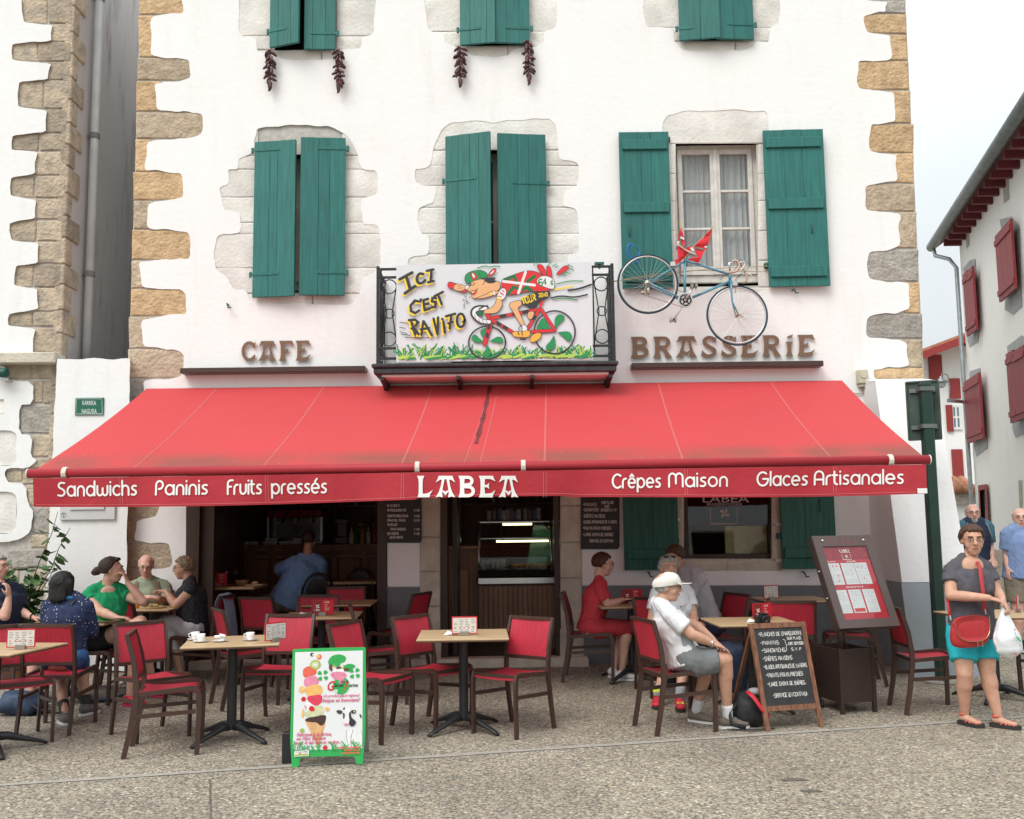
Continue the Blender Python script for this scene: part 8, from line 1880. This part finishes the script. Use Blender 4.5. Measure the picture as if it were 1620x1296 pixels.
        fuse(G,'trousers' if blen>1.4 else 'shorts',bottomm,P,.009,2,fold=.009,fs=9,seed=2)
    if shoes:
        for a in legs:
            if a is None: continue
            an,td=a[1],a[2]; G=MB(); sd_=td.cross(Vector((0,0,1)))
            gz_=an-Vector((0,0,.0))
            capsule(G,an-td*.035-Vector((0,0,.04)),an+td*.05-Vector((0,0,.045)),(.038,.038),(.043,.036),12,3,flat=sd_); capsule(G,an+td*.04-Vector((0,0,.052)),an+td*.145-Vector((0,0,.062)),(.044,.030),(.040,.022),12,3,flat=sd_); cut(G,an-td*.01-Vector((0,0,.05)),an-td*.012-Vector((0,0,.0)),.04,.040,12)
            so__=fuse(G,'shoe',shoes,P,.0065,2)
            S_=MB(); ptsl=[(-.075,.0),(-.06,.032),(0,.036),(.08,.044),(.15,.036),(.18,.0)]; pl=ptsl+[(a_,-b_) for a_,b_ in ptsl[-2:0:-1]]; pl=chaikin(pl,1)
            S_.prism(pl,lambda x,y: an+td*x+sd_*y-Vector((0,0,.077)),lambda x,y: an+td*x+sd_*y-Vector((0,0,.095))); S_.build('sole',shoefn or WPL,so__,world=True)
            if sockm:
                G=MB(); cut(G,an-Vector((0,0,.02)),an.lerp(a[0],.2),.041,.044,12); G.build('sock',sockm,P,world=True,smooth=True)
    return P,g,dict(f=f,l=l,u=u,tf=tf,tl=tl,up=up,shz=shz,body=body,sj=sj)
dn=V((0,0,-1))
def cloth(name,c,**k): 
    k.setdefault('bump',.25); return mat(name,c,rough=.88,var=.08,vs=14,bs=180,bd=.002,**k)
def dots(name,c,d,scale,rad=.12):
    m=cloth(name,c); n=m.node_tree; ln=n.links.new; b=n.nodes['Principled BSDF']; src=b.inputs['Base Color'].links[0].from_socket
    t=n.nodes.new('ShaderNodeTexCoord'); v=n.nodes.new('ShaderNodeTexVoronoi'); v.inputs['Scale'].default_value=scale; v.inputs['Randomness'].default_value=.55; r=n.nodes.new('ShaderNodeValToRGB'); r.color_ramp.elements[0].position=rad; r.color_ramp.elements[0].color=(1,1,1,1); r.color_ramp.elements[1].position=rad+.05; r.color_ramp.elements[1].color=(0,0,0,1)
    x=n.nodes.new('ShaderNodeMixRGB'); x.inputs[2].default_value=(*d,1); ln(t.outputs['Object'],v.inputs[0]); ln(v.outputs['Distance'],r.inputs[0]); ln(r.outputs[0],x.inputs[0]); ln(src,x.inputs[1]); ln(x.outputs[0],b.inputs['Base Color']); return m
def stripes(name,c,d,scale):
    m=cloth(name,c); n=m.node_tree; ln=n.links.new; b=n.nodes['Principled BSDF']; src=b.inputs['Base Color'].links[0].from_socket
    t=n.nodes.new('ShaderNodeTexCoord'); mp_=n.nodes.new('ShaderNodeMapping'); mp_.inputs['Rotation'].default_value=(0,R(-32),0); v=n.nodes.new('ShaderNodeTexWave'); v.inputs['Scale'].default_value=scale; r=n.nodes.new('ShaderNodeValToRGB'); r.color_ramp.elements[0].position=.70; r.color_ramp.elements[0].color=(0,0,0,1); r.color_ramp.elements[1].position=.8; r.color_ramp.elements[1].color=(1,1,1,1)
    x=n.nodes.new('ShaderNodeMixRGB'); x.inputs[2].default_value=(*d,1); ln(t.outputs['Object'],mp_.inputs[0]); ln(mp_.outputs[0],v.inputs[0]); ln(v.outputs[0],r.inputs[0]); ln(r.outputs[0],x.inputs[0]); ln(src,x.inputs[1]); ln(x.outputs[0],b.inputs['Base Color']); return m
H_BLK=hairmat('hair_black',(.012,.011,.011)); H_DBR=hairmat('hair_dark_brown',(.04,.022,.014)); H_BR=hairmat('hair_brown',(.075,.038,.022)); H_RB=hairmat('hair_red_brown',(.065,.022,.014)); H_GR=hairmat('hair_grey',(.32,.31,.29)); H_BG=hairmat('hair_blond_grey',(.22,.16,.10))
WHC=cloth('white_cotton',(.66,.67,.69)); RED_S=mat('sport_shoe_red',(.55,.03,.05),rough=.5,var=.2)
SOLE_D=mat('sole_dark',(.03,.03,.03),rough=.7,var=.1)
def ft(x,y): return gz(x,y)
# --- P11 walking woman
D=7.95
hd=J(1538,855,D); ch_=J(1534,922,D+.02); pv=J(1538,1003,D+.03)
W1_=person('person in grey T-shirt and turquoise shorts walking with a red bag',hd,-12,chest=ch_,pelvis=pv,torso=4,sh=.172,
 arms=[(J(1504,942,D-.08),J(1564,946,D-.24),V((.95,-.1,-.25)),V((0,.3,-1)),.55),(J(1578,938,D-.02),J(1586,950,D-.2),V((.1,-.5,-.5)),V((-.6,.2,-.6)),.6)],
 legs=[(J(1526,1066,D-.08),J(1526,1121,D-.0),fdir(28)),(J(1562,1063,D-.04),J(1578,1120,D-.1),fdir(45))],female=True,bulk=1.12,skin=SK2,hairst='short',hairm=H_BR,
 topm=cloth('tshirt_slate',(.085,.08,.095)),sleeve=.46,hem=.02,skirt=.004,bottomm=cloth('shorts_turquoise',(.02,.42,.50)),blen=.66,glass=True,hs=1.06,vox=.0068,belly=.02,pitch=-3,ankle_h=.09)
P0,g0_,inf=W1_; tf,tl,up=inf['tf'],inf['tl'],inf['up']
# neck opening
mb=MB(); mb.ell(inf['shz']+tf*.058-up*.012,(.088,.036,.074),Matrix((tl,tf,(up-tf*.25).normalized())).transposed(),18,12); mb.build('neckline',SK2,P0,world=True,smooth=True)
# sandals
SAN=mat('sandal_coral',(.62,.13,.10),rough=.5,var=.1)
for an,td in((J(1526,1121,D),fdir(28)),(J(1578,1120,D-.1),fdir(45))):
    sd_=td.cross(V((0,0,1))); zf=gz(an.x,an.y)
    S_=MB(); pl=[(-.07,0),(-.055,.032),(0,.034),(.08,.045),(.14,.042),(.17,.0)]; pl=chaikin(pl+[(a_,-b_) for a_,b_ in pl[-2:0:-1]],1); S_.prism(pl,lambda x,y: V((an.x,an.y,zf+.03))+td*x+sd_*y,lambda x,y: V((an.x,an.y,zf+.002))+td*x+sd_*y); so2=S_.build('sandal',SOLE_D,P0,world=True)
    S_=MB()
    for x0,x1 in((.03,.07),(.07,.03),(.09,.125),(.125,.09)): S_.tube([V((an.x,an.y,zf+.03))+td*x0-sd_*.043,V((an.x,an.y,zf+.068-x0*.12))+td*(x0+x1)/2,V((an.x,an.y,zf+.03))+td*x1+sd_*.043],[(.003,.009)]*3,6,flat=(0,0,1))
    S_.tube([V((an.x,an.y,zf+.085))+td*.035*math.cos(t*PI/6)-td*.01+sd_*.036*math.sin(t*PI/6) for t in range(12)],[(.008,.003)]*12,6,closed=True,flat=(0,0,1)); S_.build('strap',SAN,so2,world=True,smooth=True)
# handbag
HB=thing('handbag','red leather shoulder bag hanging in front of the walking woman','handbag',tuple(J(1534,1000,D-.2)))
LEA=mat('red_leather',(.42,.025,.03),rough=.4,var=.12,vs=8,bump=.3,bs=80,bd=.002,coat=.1)
mb=MB(); c=J(1534,998,D-.205); fl=V((.97,.22,0)).normalized(); fn_=V((.22,-.97,0))
vs=[];nu,nv=26,16
for i in range(nv+1):
    th=PI*i/nv
    for k in range(nu):
        ph=2*PI*k/nu; x,y,z=math.sin(th)*math.cos(ph),math.sin(th)*math.sin(ph),math.cos(th); s=lambda v,e: math.copysign(abs(v)**e,v)
        vs.append(c+fl*s(x,.6)*(.165-.02*z)+fn_*s(y,.8)*.045+V((0,0,1))*(s(z,.6)*.115-.012*(1-abs(x))+(.018*x)))
mb.add(vs,[(i*nu+k,i*nu+(k+1)%nu,(i+1)*nu+(k+1)%nu,(i+1)*nu+k) for i in range(nv) for k in range(nu)]); mb.build('bag_body',LEA,HB,world=True,smooth=True)
mb=MB(); pl=chaikin([(-.15,.11),(.15,.125),(.155,.0),(.10,-.065),(0,-.078),(-.10,-.065),(-.15,-.01)],2); mb.prism(pl,lambda x,y: c+fl*x+fn_*(.056-.9*x*x)+V((0,0,y)),lambda x,y: c+fl*x+fn_*(.02-.9*x*x)+V((0,0,y))); mb.build('flap',LEA,HB,world=True,auto=40)
mb=MB(); mb.tube([c+fl*x+fn_*(.058-.9*x*x)+V((0,0,y)) for x,y in chaikin([(-.15,.10),(-.15,-.01),(-.10,-.065),(0,-.078),(.10,-.065),(.155,.0),(.15,.11)],2,False)],.0025,5); 
for x in(.02,.06): mb.tube([c+fl*x+fn_*.06+V((0,0,-.075)),c+fl*x+fn_*.06+V((0,0,-.115))],.003,5)
mb.build('zip',mat('brass_zip',(.5,.35,.2),rough=.35,metal=.9),HB,world=True)
sh_=inf['sj'][1]+up*.05
mb=MB(); mb.tube([J(1544,884,D-.02)+V((.0,0,.0)),J(1551,900,D-.15),J(1555,935,D-.18),J(1558,966,D-.2)],[(.017,.003)]*4,6,flat=fl); mb.tube([J(1497,930,D-.02),J(1500,955,D-.1),J(1503,975,D-.16)],[(.014,.003)]*3,6,flat=fl); mb.build('strap',LEA,HB,world=True,smooth=True)
mb=MB(); mb.tube([J(1558,964,D-.2),J(1560,972,D-.2)],.006,6); mb.tube([J(1503,974,D-.16),J(1504,981,D-.17)],.006,6); mb.build('buckle',STEEL,HB,world=True)
# plastic bag
PB=thing('plastic_bag','white plastic carrier bag with faint red and green print held by the walking woman','bag',tuple(J(1591,1000,D-.25)))
mb=MB(); c=J(1590,1003,D-.25); nu,nv=30,20; vs=[]
for i in range(nv+1):
    t=i/nv; z=.215-.40*t
    w=.010+.092*min(1,t*1.7)**1.2*(1-.0*t) if t<.85 else (.106*(1-(t-.85)/.15*.8))
    for k in range(nu):
        a=2*PI*k/nu; q=1+.22*noise.noise(V((math.cos(a)*2.4,math.sin(a)*2.4,t*4)))+.12*noise.noise(V((math.cos(a)*6,math.sin(a)*6,t*9)))
        vs.append(c+V((math.cos(a)*w*q+.02*t,math.sin(a)*w*.6*q,z)))
mb.add(vs,[(i*nu+k,i*nu+(k+1)%nu,(i+1)*nu+(k+1)%nu,(i+1)*nu+k) for i in range(nv) for k in range(nu)]+[tuple(range(nu))[::-1],tuple(nv*nu+k for k in range(nu))]); mb.build('bag_body',mat('thin_plastic',(.72,.74,.76),rough=.35,var=.04,vs=9,bump=.5,bs=18),PB,world=True,smooth=True)
mb=MB(); fb=lambda u,v,l_: tuple(c+V((u,-.075-l_-.0+.6*u*u,v)))
stroke_text(mb,'A.',.035,.03,.02,.004,fb,.002); stroke_text(mb,'RNU',.02,-.145,.014,.003,fb,.002); mb.build('print',mat('bag_print_red',(.6,.06,.06),rough=.5,var=0),PB,world=True)
mb=MB(); ribbon(mb,[(.055,-.02),(.075,-.045)],.014,fb,.002); ribbon(mb,[(.04,.02),(.05,-.02)],.004,fb,.002); mb.build('print',mat('bag_print_green',(.03,.4,.16),rough=.5,var=0),PB,world=True)

# --- P12 bearded man in navy vest
D=11.6; hd=J(1539,813,D); gnd=gz(hd.x,D)
def stand_legs(pv,D,phi,dx=.11):
    f=fdir(phi);l=ldir(phi); z=gz(pv.x,pv.y); h=pv.z-z
    return [(pv-l*dx+f*.03-V((0,0,h*.5)),V((pv.x,pv.y,z+.1))-l*dx,f),(pv+l*dx+f*.08-V((0,0,h*.5)),V((pv.x,pv.y,z+.1))+l*dx+f*.12,f)]
pv=J(1546,893,D)
P_,g_,inf=person('bearded bald person in a navy vest over a teal shirt behind the walking woman',hd,-14,chest=J(1542,848,D),pelvis=pv,torso=5,sh=.2,arms=[(J(1519,872,D),J(1524,900,D-.1),None,dn,.4),(J(1566,866,D),J(1571,883,D-.12),None,dn,.5)],legs=stand_legs(pv,D,5),
 bulk=1.05,skin=SK3,hairst='bald',hairm=H_GR,topm=cloth('shirt_teal',(.05,.14,.19)),sleeve=.72,hem=.02,bottomm=cloth('trousers_brown',(.12,.09,.07)),blen=1.85,shoes=SOLE_D,glass=True,vox=.010)
G=MB(); tl,tf,up=inf['tl'],inf['tf'],inf['up']; ch_=J(1542,848,D); cut(G,pv,pv.lerp(ch_,.5),(.178,.145),(.16,.135),18,tl); capsule(G,pv.lerp(ch_,.45),ch_,(.162,.136),(.182,.142),18,3,flat=tl); capsule(G,ch_,inf['shz'],(.18,.138),(.15,.085),18,3,flat=tl); fuse(G,'vest',cloth('vest_navy',(.018,.03,.06)),P_,.01,3,fold=.006)
G=MB(); G.ell(g_(0,.062,-.078),(.042,.038,.038)); G.build('beard',H_GR,P_,world=True,smooth=True)
mb=MB()
for k in(-1,1): mb.tube([inf['shz']+tl*k*.1+up*.045-tf*.05,inf['shz']+tl*k*.11+tf*.10-up*.03,ch_+tl*k*.13+tf*.145-up*.05],[(.014,.004)]*3,6)
mb.build('backpack_strap',mat('strap_grey',(.25,.27,.3),rough=.7),P_,world=True,smooth=True)
# --- P13 man in light blue shirt at right edge
D=11.3; pv=J(1618,905,D)
person('bald person in a light blue short sleeved shirt at the right edge',J(1614,820,D),-20,chest=J(1617,858,D),pelvis=pv,torso=8,sh=.22,arms=[(J(1593,876,D),J(1594,898,D-.05),None,V((.3,0,-.2)),.3),(J(1642,876,D),J(1642,900,D-.05))],legs=stand_legs(pv,D,5),bulk=1.2,belly=.06,skin=SK3,hairst='bald',hairm=H_GR,
 topm=cloth('shirt_light_blue',(.17,.24,.42)),sleeve=.75,hem=.07,skirt=.01,bottomm=cloth('shorts_khaki',(.2,.17,.13)),blen=.75,shoes=mat('shoe_brown',(.12,.06,.03)),glass=True,vox=.010)
def sit_legs(pv,phi,D,foot=None,kz=.50,spread=.09,shin=-.02,thigh=.42):
    f=fdir(phi);l=ldir(phi);z=gz(pv.x,pv.y); out=[]
    for k in(-1,1):
        kn=pv+l*k*spread+f*thigh; kn.z=z+kz; an=kn+f*shin; an.z=z+.095; out.append((kn,an,f))
    return out
# --- P8 man in the white cap
D=7.95; pv=J(1084,1043,D-.02); ch_=J(1060,989,D)
P_,g_,inf=person('person in a white cap, sports shirt and grey shorts seated side on',J(1056,929,D),84,chest=ch_,pelvis=pv,torso=98,sh=.195,
 arms=[(J(1095,1004,D-.2),J(1129,1019,D-.16),V((.9,.0,-.35)),dn,.35),(J(1100,990,D+.2),J(1128,1012,D+.15),None,dn,.3)],
 legs=[(J(1147,1043,D-.13),J(1150,1104,D-.02),fdir(95)),(J(1125,1042,D+.12),J(1100,1098,D+.22),fdir(50))],bulk=1.08,skin=SK2,hairst='short',hairm=H_GR,topm=WHC,sleeve=.62,hem=.02,skirt=.005,bottomm=cloth('shorts_grey',(.15,.16,.165)),blen=.80,shoes=mat('shoe_taupe',(.17,.14,.11),rough=.8),sockm=WHC,glass=True,vox=.0072,capped=True,pitch=-4)
l,f,u=inf['l'],inf['f'],inf['u']; mb=MB(); nu,nv=28,10; vs=[]
for i in range(nv+1):
    th=PI*.56*i/nv
    for k in range(nu): ph=2*PI*k/nu; q_=1+.05*noise.noise(Vector((math.cos(ph)*2,math.sin(ph)*2,th*2)))+.03*noise.noise(Vector((math.cos(ph)*6,math.sin(ph)*6,th*4))); fw=math.sin(th)*math.sin(ph); vs.append(g_(.096*q_*math.sin(th)*math.cos(ph),-.010+.112*q_*fw,.028+.022*fw+(.088-.012*max(0,-fw))*q_*math.cos(th)))
mb.add(vs,[(i*nu+k,i*nu+(k+1)%nu,(i+1)*nu+(k+1)%nu,(i+1)*nu+k) for i in range(nv) for k in range(nu)])
cp=mb.build('cap',cloth('cap_white',(.66,.64,.58)),P_,world=True,smooth=True)
mb=MB(); pl=chaikin([(-.078,.07),(-.070,.14),(-.035,.19),(.035,.19),(.070,.14),(.078,.07),(0,.085)],2); mb.prism(pl,lambda x,y: g_(x,y,.052-2.6*x*x-.06*(y-.09)),lambda x,y: g_(x,y,.045-2.6*x*x-.06*(y-.09))); mb.build('brim',MATS['cap_white'],cp,world=True,auto=40)
mb=MB(); mb.tube([g_(x,y+.003,.049-2.6*x*x-.06*(y-.09)) for x,y in chaikin([(-.073,.1),(-.067,.14),(-.034,.187),(.034,.187),(.067,.14),(.073,.1)],2,False)],.003,5); mb.ell(g_(0,.075,.085),(.018,.008,.012)); mb.build('trim',mat('cap_trim',(.05,.06,.06),rough=.7),cp,world=True)
# grey side panel of the shirt
G=MB(); tl,tf,up=inf['tl'],inf['tf'],inf['up']; s0=inf['sj'][0]
def side(a): return pv.lerp(ch_,a)
G.tube([s0+up*.02+tf*.005-tl*.035,side(.8)-tl*.172+tf*.045,side(.45)-tl*.158+tf*.03,side(.0)-tl*.168+tf*.035-up*.01],[(.012,.035),(.008,.05),(.008,.045),(.006,.085)],10,flat=tl); G.build('side_panel',cloth('panel_silver_grey',(.27,.29,.31)),P_,world=True,smooth=True)
# watch
mb=MB(); w_=J(1126,1018,D-.165); mb.tube([w_+V((.0,.0,0))+V((.012*0,.03*math.cos(t*PI/6),.03*math.sin(t*PI/6))) for t in range(12)],[(.008,.004)]*12,5,closed=True,flat=(1,0,0)); mb.build('watch',STEEL,P_,world=True,smooth=True)
# --- P7 woman in red
D=10.1; pv=J(934,991,D); ch_=J(944,946,D); 
person('person in a red top and red trousers writing at the table beside the doorway',J(954,893,D),92,chest=ch_,pelvis=pv,torso=92,sh=.175,
 arms=[(J(962,957,D-.16),J(984,949,D-.12),V((.9,.1,.1)),dn,.5),(J(966,955,D+.16),J(993,948,D+.1),None,dn,.4)],
 legs=[(J(993,992,D-.09),J(984,1048,D-.09),fdir(85)),(J(989,992,D+.09),J(972,1046,D+.08),fdir(80))],female=True,bulk=1.0,skin=SK3,hairst='short',hairm=H_RB,topm=cloth('top_coral_red',(.52,.045,.06)),sleeve=.6,hem=.05,bottomm=cloth('trousers_coral_red',(.50,.04,.055)),blen=1.18,shoes=WPL,glass=True,vox=.009,pitch=-8)
# --- P9 woman grey hair, white shirt (behind the cap man)
D=9.3; pv=J(1072,1012,D)
P_,g_,inf=person('grey haired person in a white printed shirt behind the man in the cap',J(1058,900,D),8,chest=J(1066,955,D),pelvis=pv,torso=20,sh=.19,
 arms=[(J(1030,985,D-.1),J(1040,995,D-.3)),(J(1098,978,D-.08),J(1100,985,D-.3),V((.4,-.8,0)),dn,.4)],
 legs=[(J(1060,1030,D-.4),J(1040,1083,D-.5),fdir(-15)),(J(1085,1030,D-.42),J(1075,1102,D-.62),fdir(-5))],female=True,bulk=1.05,skin=SK2,hairst='wavy',hairm=H_GR,topm=dots('shirt_white_print',(.60,.61,.64),(.12,.13,.16),14,.09),sleeve=.55,hem=.04,bottomm=cloth('shorts_sage',(.13,.15,.14)),blen=.8,shoes=RED_S,shoefn=SOLE_D,sockm=cloth('sock_grey',(.3,.31,.33)),vox=.009)
mb=MB()
for an,td in((J(1040,1083,D-.5),fdir(-15)),(J(1075,1102,D-.62),fdir(-5))):
    sd_=td.cross(V((0,0,1)))
    for i in range(4): mb.tube([an+td*(.035+i*.022)+sd_*.028-V((0,0,.028+i*.005)),an+td*(.045+i*.022)-sd_*.028-V((0,0,.026+i*.005))],.005,5)
mb.build('laces',mat('lace_yellow',(.6,.75,.05),rough=.6,var=0),P_,world=True)
o=MB()
for k in(-1,1): o.ell(g_(k*.033,.045,.112),(.026,.016,.010))
o.build('sunglasses',mat('dark_lens2',(.02,.015,.015),rough=.15,var=0),P_,world=True,smooth=True)
# --- P10 striped shirt man
D=9.95; pv=J(1122,990,D); ch_=J(1094,925,D)
person('person in a fine striped shirt leaning over the table beside the shutter',J(1068,882,D),-62,chest=ch_,pelvis=pv,torso=-60,sh=.2,
 arms=[(J(1068,955,D+.1),J(1050,960,D+.0)),(J(1082,962,D-.2),J(1062,962,D-.3))],legs=sit_legs(pv,-70,D),bulk=1.1,skin=SK2,hairst='short',hairm=H_BR,topm=stripes('shirt_striped',(.50,.51,.54),(.25,.20,.23),24),sleeve=1.4,hem=.03,bottomm=cloth('trousers_navy',(.02,.03,.06)),blen=1.85,shoes=SOLE_D,vox=.010,pitch=-20)
# --- P6 man in blue inside
D=12.0; pv=J(456,962,D); pv.z=IF+.56; ch_=J(478,903,D)
P_,g_,inf=person('person in a plain blue T-shirt sitting inside with the back to the camera',J(489,855,D),168,chest=ch_,pelvis=pv,torso=200,sh=.215,
 arms=[(J(505,925,D+.15),J(480,935,D+.4)),(J(437,903,D+.1),J(452,915,D+.32),None,dn,.4)],legs=[(J(430,958,D+.3),J(432,1000,D+.3),fdir(200)),(J(396,962,D-.1),J(392,1015,D-.05),fdir(260))],floor=IF,bulk=1.22,belly=.05,skin=SK2,hairst='crop',hairm=H_DBR,topm=cloth('tshirt_blue',(.20,.36,.64)),sleeve=.75,hem=.06,skirt=.02,bottomm=cloth('shorts_beige',(.22,.18,.14)),blen=.7,shoes=SOLE_D,vox=.010)
# --- P5 woman in black sleeveless
D=10.35; pv=J(306,995,D); ch_=J(302,947,D)
person('short haired person in a black sleeveless top eating at the small table',J(291,899,D),-84,chest=ch_,pelvis=pv,torso=-70,sh=.18,
 arms=[(J(288,960,D+.2),J(262,936,D+.05),V((-.9,0,.1)),dn,.6),(J(278,958,D-.18),J(263,937,D-.12),V((-.8,.2,.2)),dn,.6)],legs=[(J(262,984,D+.12),J(268,1050,D+.1),fdir(-70)),(J(268,985,D-.12),J(286,1052,D-.1),fdir(-60))],female=True,bulk=1.15,belly=.03,skin=SK2,hairst='wavy',hairm=H_BG,topm=dots('top_black_print',(.018,.018,.022),(.13,.13,.15),55,.16),sleeve=0,hem=.05,bottomm=cloth('trousers_white',(.52,.52,.53)),blen=1.55,shoes=WPL,glass=True,vox=.009,pitch=-6)
# --- P4 bald man beige vest
D=10.75; pv=J(236,1000,D); ch_=J(235,945,D-.05)
P_,g_,inf=person('bald person in a beige vest eating at the small table by the wall',J(231,895,D-.12),16,chest=ch_,pelvis=pv,torso=8,sh=.205,
 arms=[(J(210,952,D-.1),J(236,945,D-.35),V((.8,-.3,.1)),dn,.6),(J(264,950,D-.1),J(247,947,D-.38),V((-.6,-.4,.1)),dn,.6)],legs=sit_legs(pv,5,D),bulk=1.15,belly=.04,skin=SK3,hairst='bald',hairm=H_GR,topm=cloth('shirt_pale_green',(.25,.29,.21)),sleeve=1.3,hem=.03,bottomm=cloth('trousers_brown_dark',(.05,.035,.03)),blen=1.85,shoes=SOLE_D,glass=True,vox=.009,pitch=-18)
G=MB(); tl,tf,up=inf['tl'],inf['tf'],inf['up']
for k in(-1,1):
    cut(G,pv+tl*k*.075,ch_+tl*k*.085,(.115,.155),(.105,.14),16,tl); capsule(G,ch_+tl*k*.085,inf['shz']+tl*k*.1-up*.02,(.105,.135),(.06,.07),14,3,flat=tl); cut(G,inf['sj'][0 if k<0 else 1],inf['sj'][0 if k<0 else 1]-up*.12,.075,.07,12)
fuse(G,'vest',cloth('vest_beige',(.17,.13,.095)),P_,.01,2,fold=.008)
# --- P3 woman in green
D=9.35; pv=J(163,1013,D); ch_=J(168,957,D)
P_,g_,inf=person('person with a dark bun and green top resting a cheek on one hand',J(177,902,D-.02),104,chest=ch_,pelvis=pv,torso=30,sh=.185,
 arms=[(J(158,967,D-.18),J(184,977,D-.32),V((.9,-.1,0)),dn,.4),(J(226,952,D-.05),J(202,922,D-.06),V((-.35,0,.9)),V((-1,0,-.2)),.7)],
 legs=[(J(220,988,D-.34),J(206,1081,D-.28),fdir(70)),(J(222,984,D-.05),J(243,1062,D+.15),fdir(60))],female=True,bulk=1.1,skin=SK1,hairst='bun',hairm=H_DBR,topm=cloth('top_green',(.008,.27,.105)),sleeve=.3,hem=.04,bottomm=cloth('shorts_black',(.014,.014,.016)),blen=.42,shoes=RED_S,shoefn=mat('sole_pink',(.6,.04,.12)),vox=.0085,belly=.01)
mb=MB(); tl,tf,up=inf['tl'],inf['tf'],inf['up']; mb.ell(inf['shz']+tf*.06-up*.03,(.07,.028,.06),Matrix((tl,tf,up)).transposed(),16,10); mb.build('neckline',SK1,P_,world=True,smooth=True)
o=MB()
for k in(-1,1): o.ell(g_(k*.035,.045,.098),(.028,.016,.018)); o.tube([g_(k*.06,.04,.085),g_(k*.08,-.02,.05)],.003,5)
o.build('sunglasses',mat('dark_lens2',(.02,.015,.015)),P_,world=True,smooth=True)
mb=MB()
for an,td in((J(206,1081,D-.28),fdir(70)),(J(243,1062,D+.15),fdir(60))):
    sd_=td.cross(V((0,0,1)))
    for i in range(4): mb.tube([an+td*(.035+i*.022)+sd_*.028-V((0,0,.028+i*.005)),an+td*(.045+i*.022)-sd_*.028-V((0,0,.026+i*.005))],.005,5)
mb.build('laces',MATS['lace_yellow'],P_,world=True)
# --- P2 woman dotted navy, back to camera
D=8.42; pv=J(101,1043,D); ch_=J(106,978,D+.02)
P_,g_,inf=person('person with a black bob and a white dotted navy blouse, back to the camera',J(100,927,D+.02),172,chest=ch_,pelvis=pv,torso=176,sh=.185,
 arms=[(J(146,1000,D+.1),J(146,985,D+.36)),(J(74,1000,D+.1),J(80,988,D+.38))],legs=[(J(128,1052,D+.42),J(137,1086,D+.3),fdir(165)),(J(88,1052,D+.38),J(104,1108,D-.05),fdir(215))],female=True,bulk=1.1,skin=SK2,hairst='bob',hairm=H_BLK,topm=dots('blouse_dotted',(.018,.028,.075),(.62,.62,.64),36,.13),sleeve=1.7,hem=.02,bottomm=cloth('shorts_denim',(.03,.10,.25)),blen=.95,shoes=mat('shoe_grey_canvas',(.16,.15,.15),rough=.9),sockm=SOLE_D,vox=.0085)
mb=MB(); tf,up,tl=inf['tf'],inf['up'],inf['tl']; c=ch_; mb.tube([inf['shz']+tl*-.09*1+up*.035-tf*.02,inf['shz']-tl*.07-tf*.075-up*.02,c+tl*.02-tf*.152-up*.06,pv+tl*.12-tf*.15+up*.08],[(.016,.003)]*4,6,flat=tl); mb.build('bag_strap',NYL,P_,world=True,smooth=True)
mb=MB(); mb.tube([inf['shz']+up*.02+V((.075*math.cos(t*PI/8),.07*math.sin(t*PI/8),0)) for t in range(16)],.018,8,closed=True); mb.build('collar',cloth('collar_blue',(.04,.16,.36)),P_,world=True,smooth=True)
# --- P1 man at the left edge
D=9.25; pv=J(2,1018,D); ch_=J(2,957,D)
P_,g_,inf=person('grey haired person in a navy polo shirt cut by the left edge',J(-4,897,D),80,chest=ch_,pelvis=pv,torso=66,sh=.215,
 arms=[(J(8,975,D-.3),J(14,945,D-.28),V((-.1,0,1)),V((-1,0,0)),.6),(J(30,966,D+.1),J(52,978,D-.02),V((.9,0,0)),dn,.3)],legs=[(J(58,1010,D-.25),J(50,1080,D-.3),fdir(80)),(J(60,1008,D+.1),J(62,1078,D),fdir(80))],bulk=1.2,belly=.05,skin=SK3,hairst='short',hairm=H_GR,topm=cloth('polo_navy',(.012,.02,.045)),sleeve=.8,hem=.04,bottomm=cloth('jeans_blue',(.03,.08,.18)),blen=.9,shoes=mat('shoe_grey_canvas',(.16,.15,.15)),glass=True,vox=.009)
mb=MB(); w_=J(50,977,D-.02); mb.tube([w_+V((0,.03*math.cos(t*PI/6),.03*math.sin(t*PI/6))) for t in range(12)],[(.006,.004)]*12,5,closed=True,flat=(1,0,0)); mb.build('bracelet',BPL,P_,world=True,smooth=True)
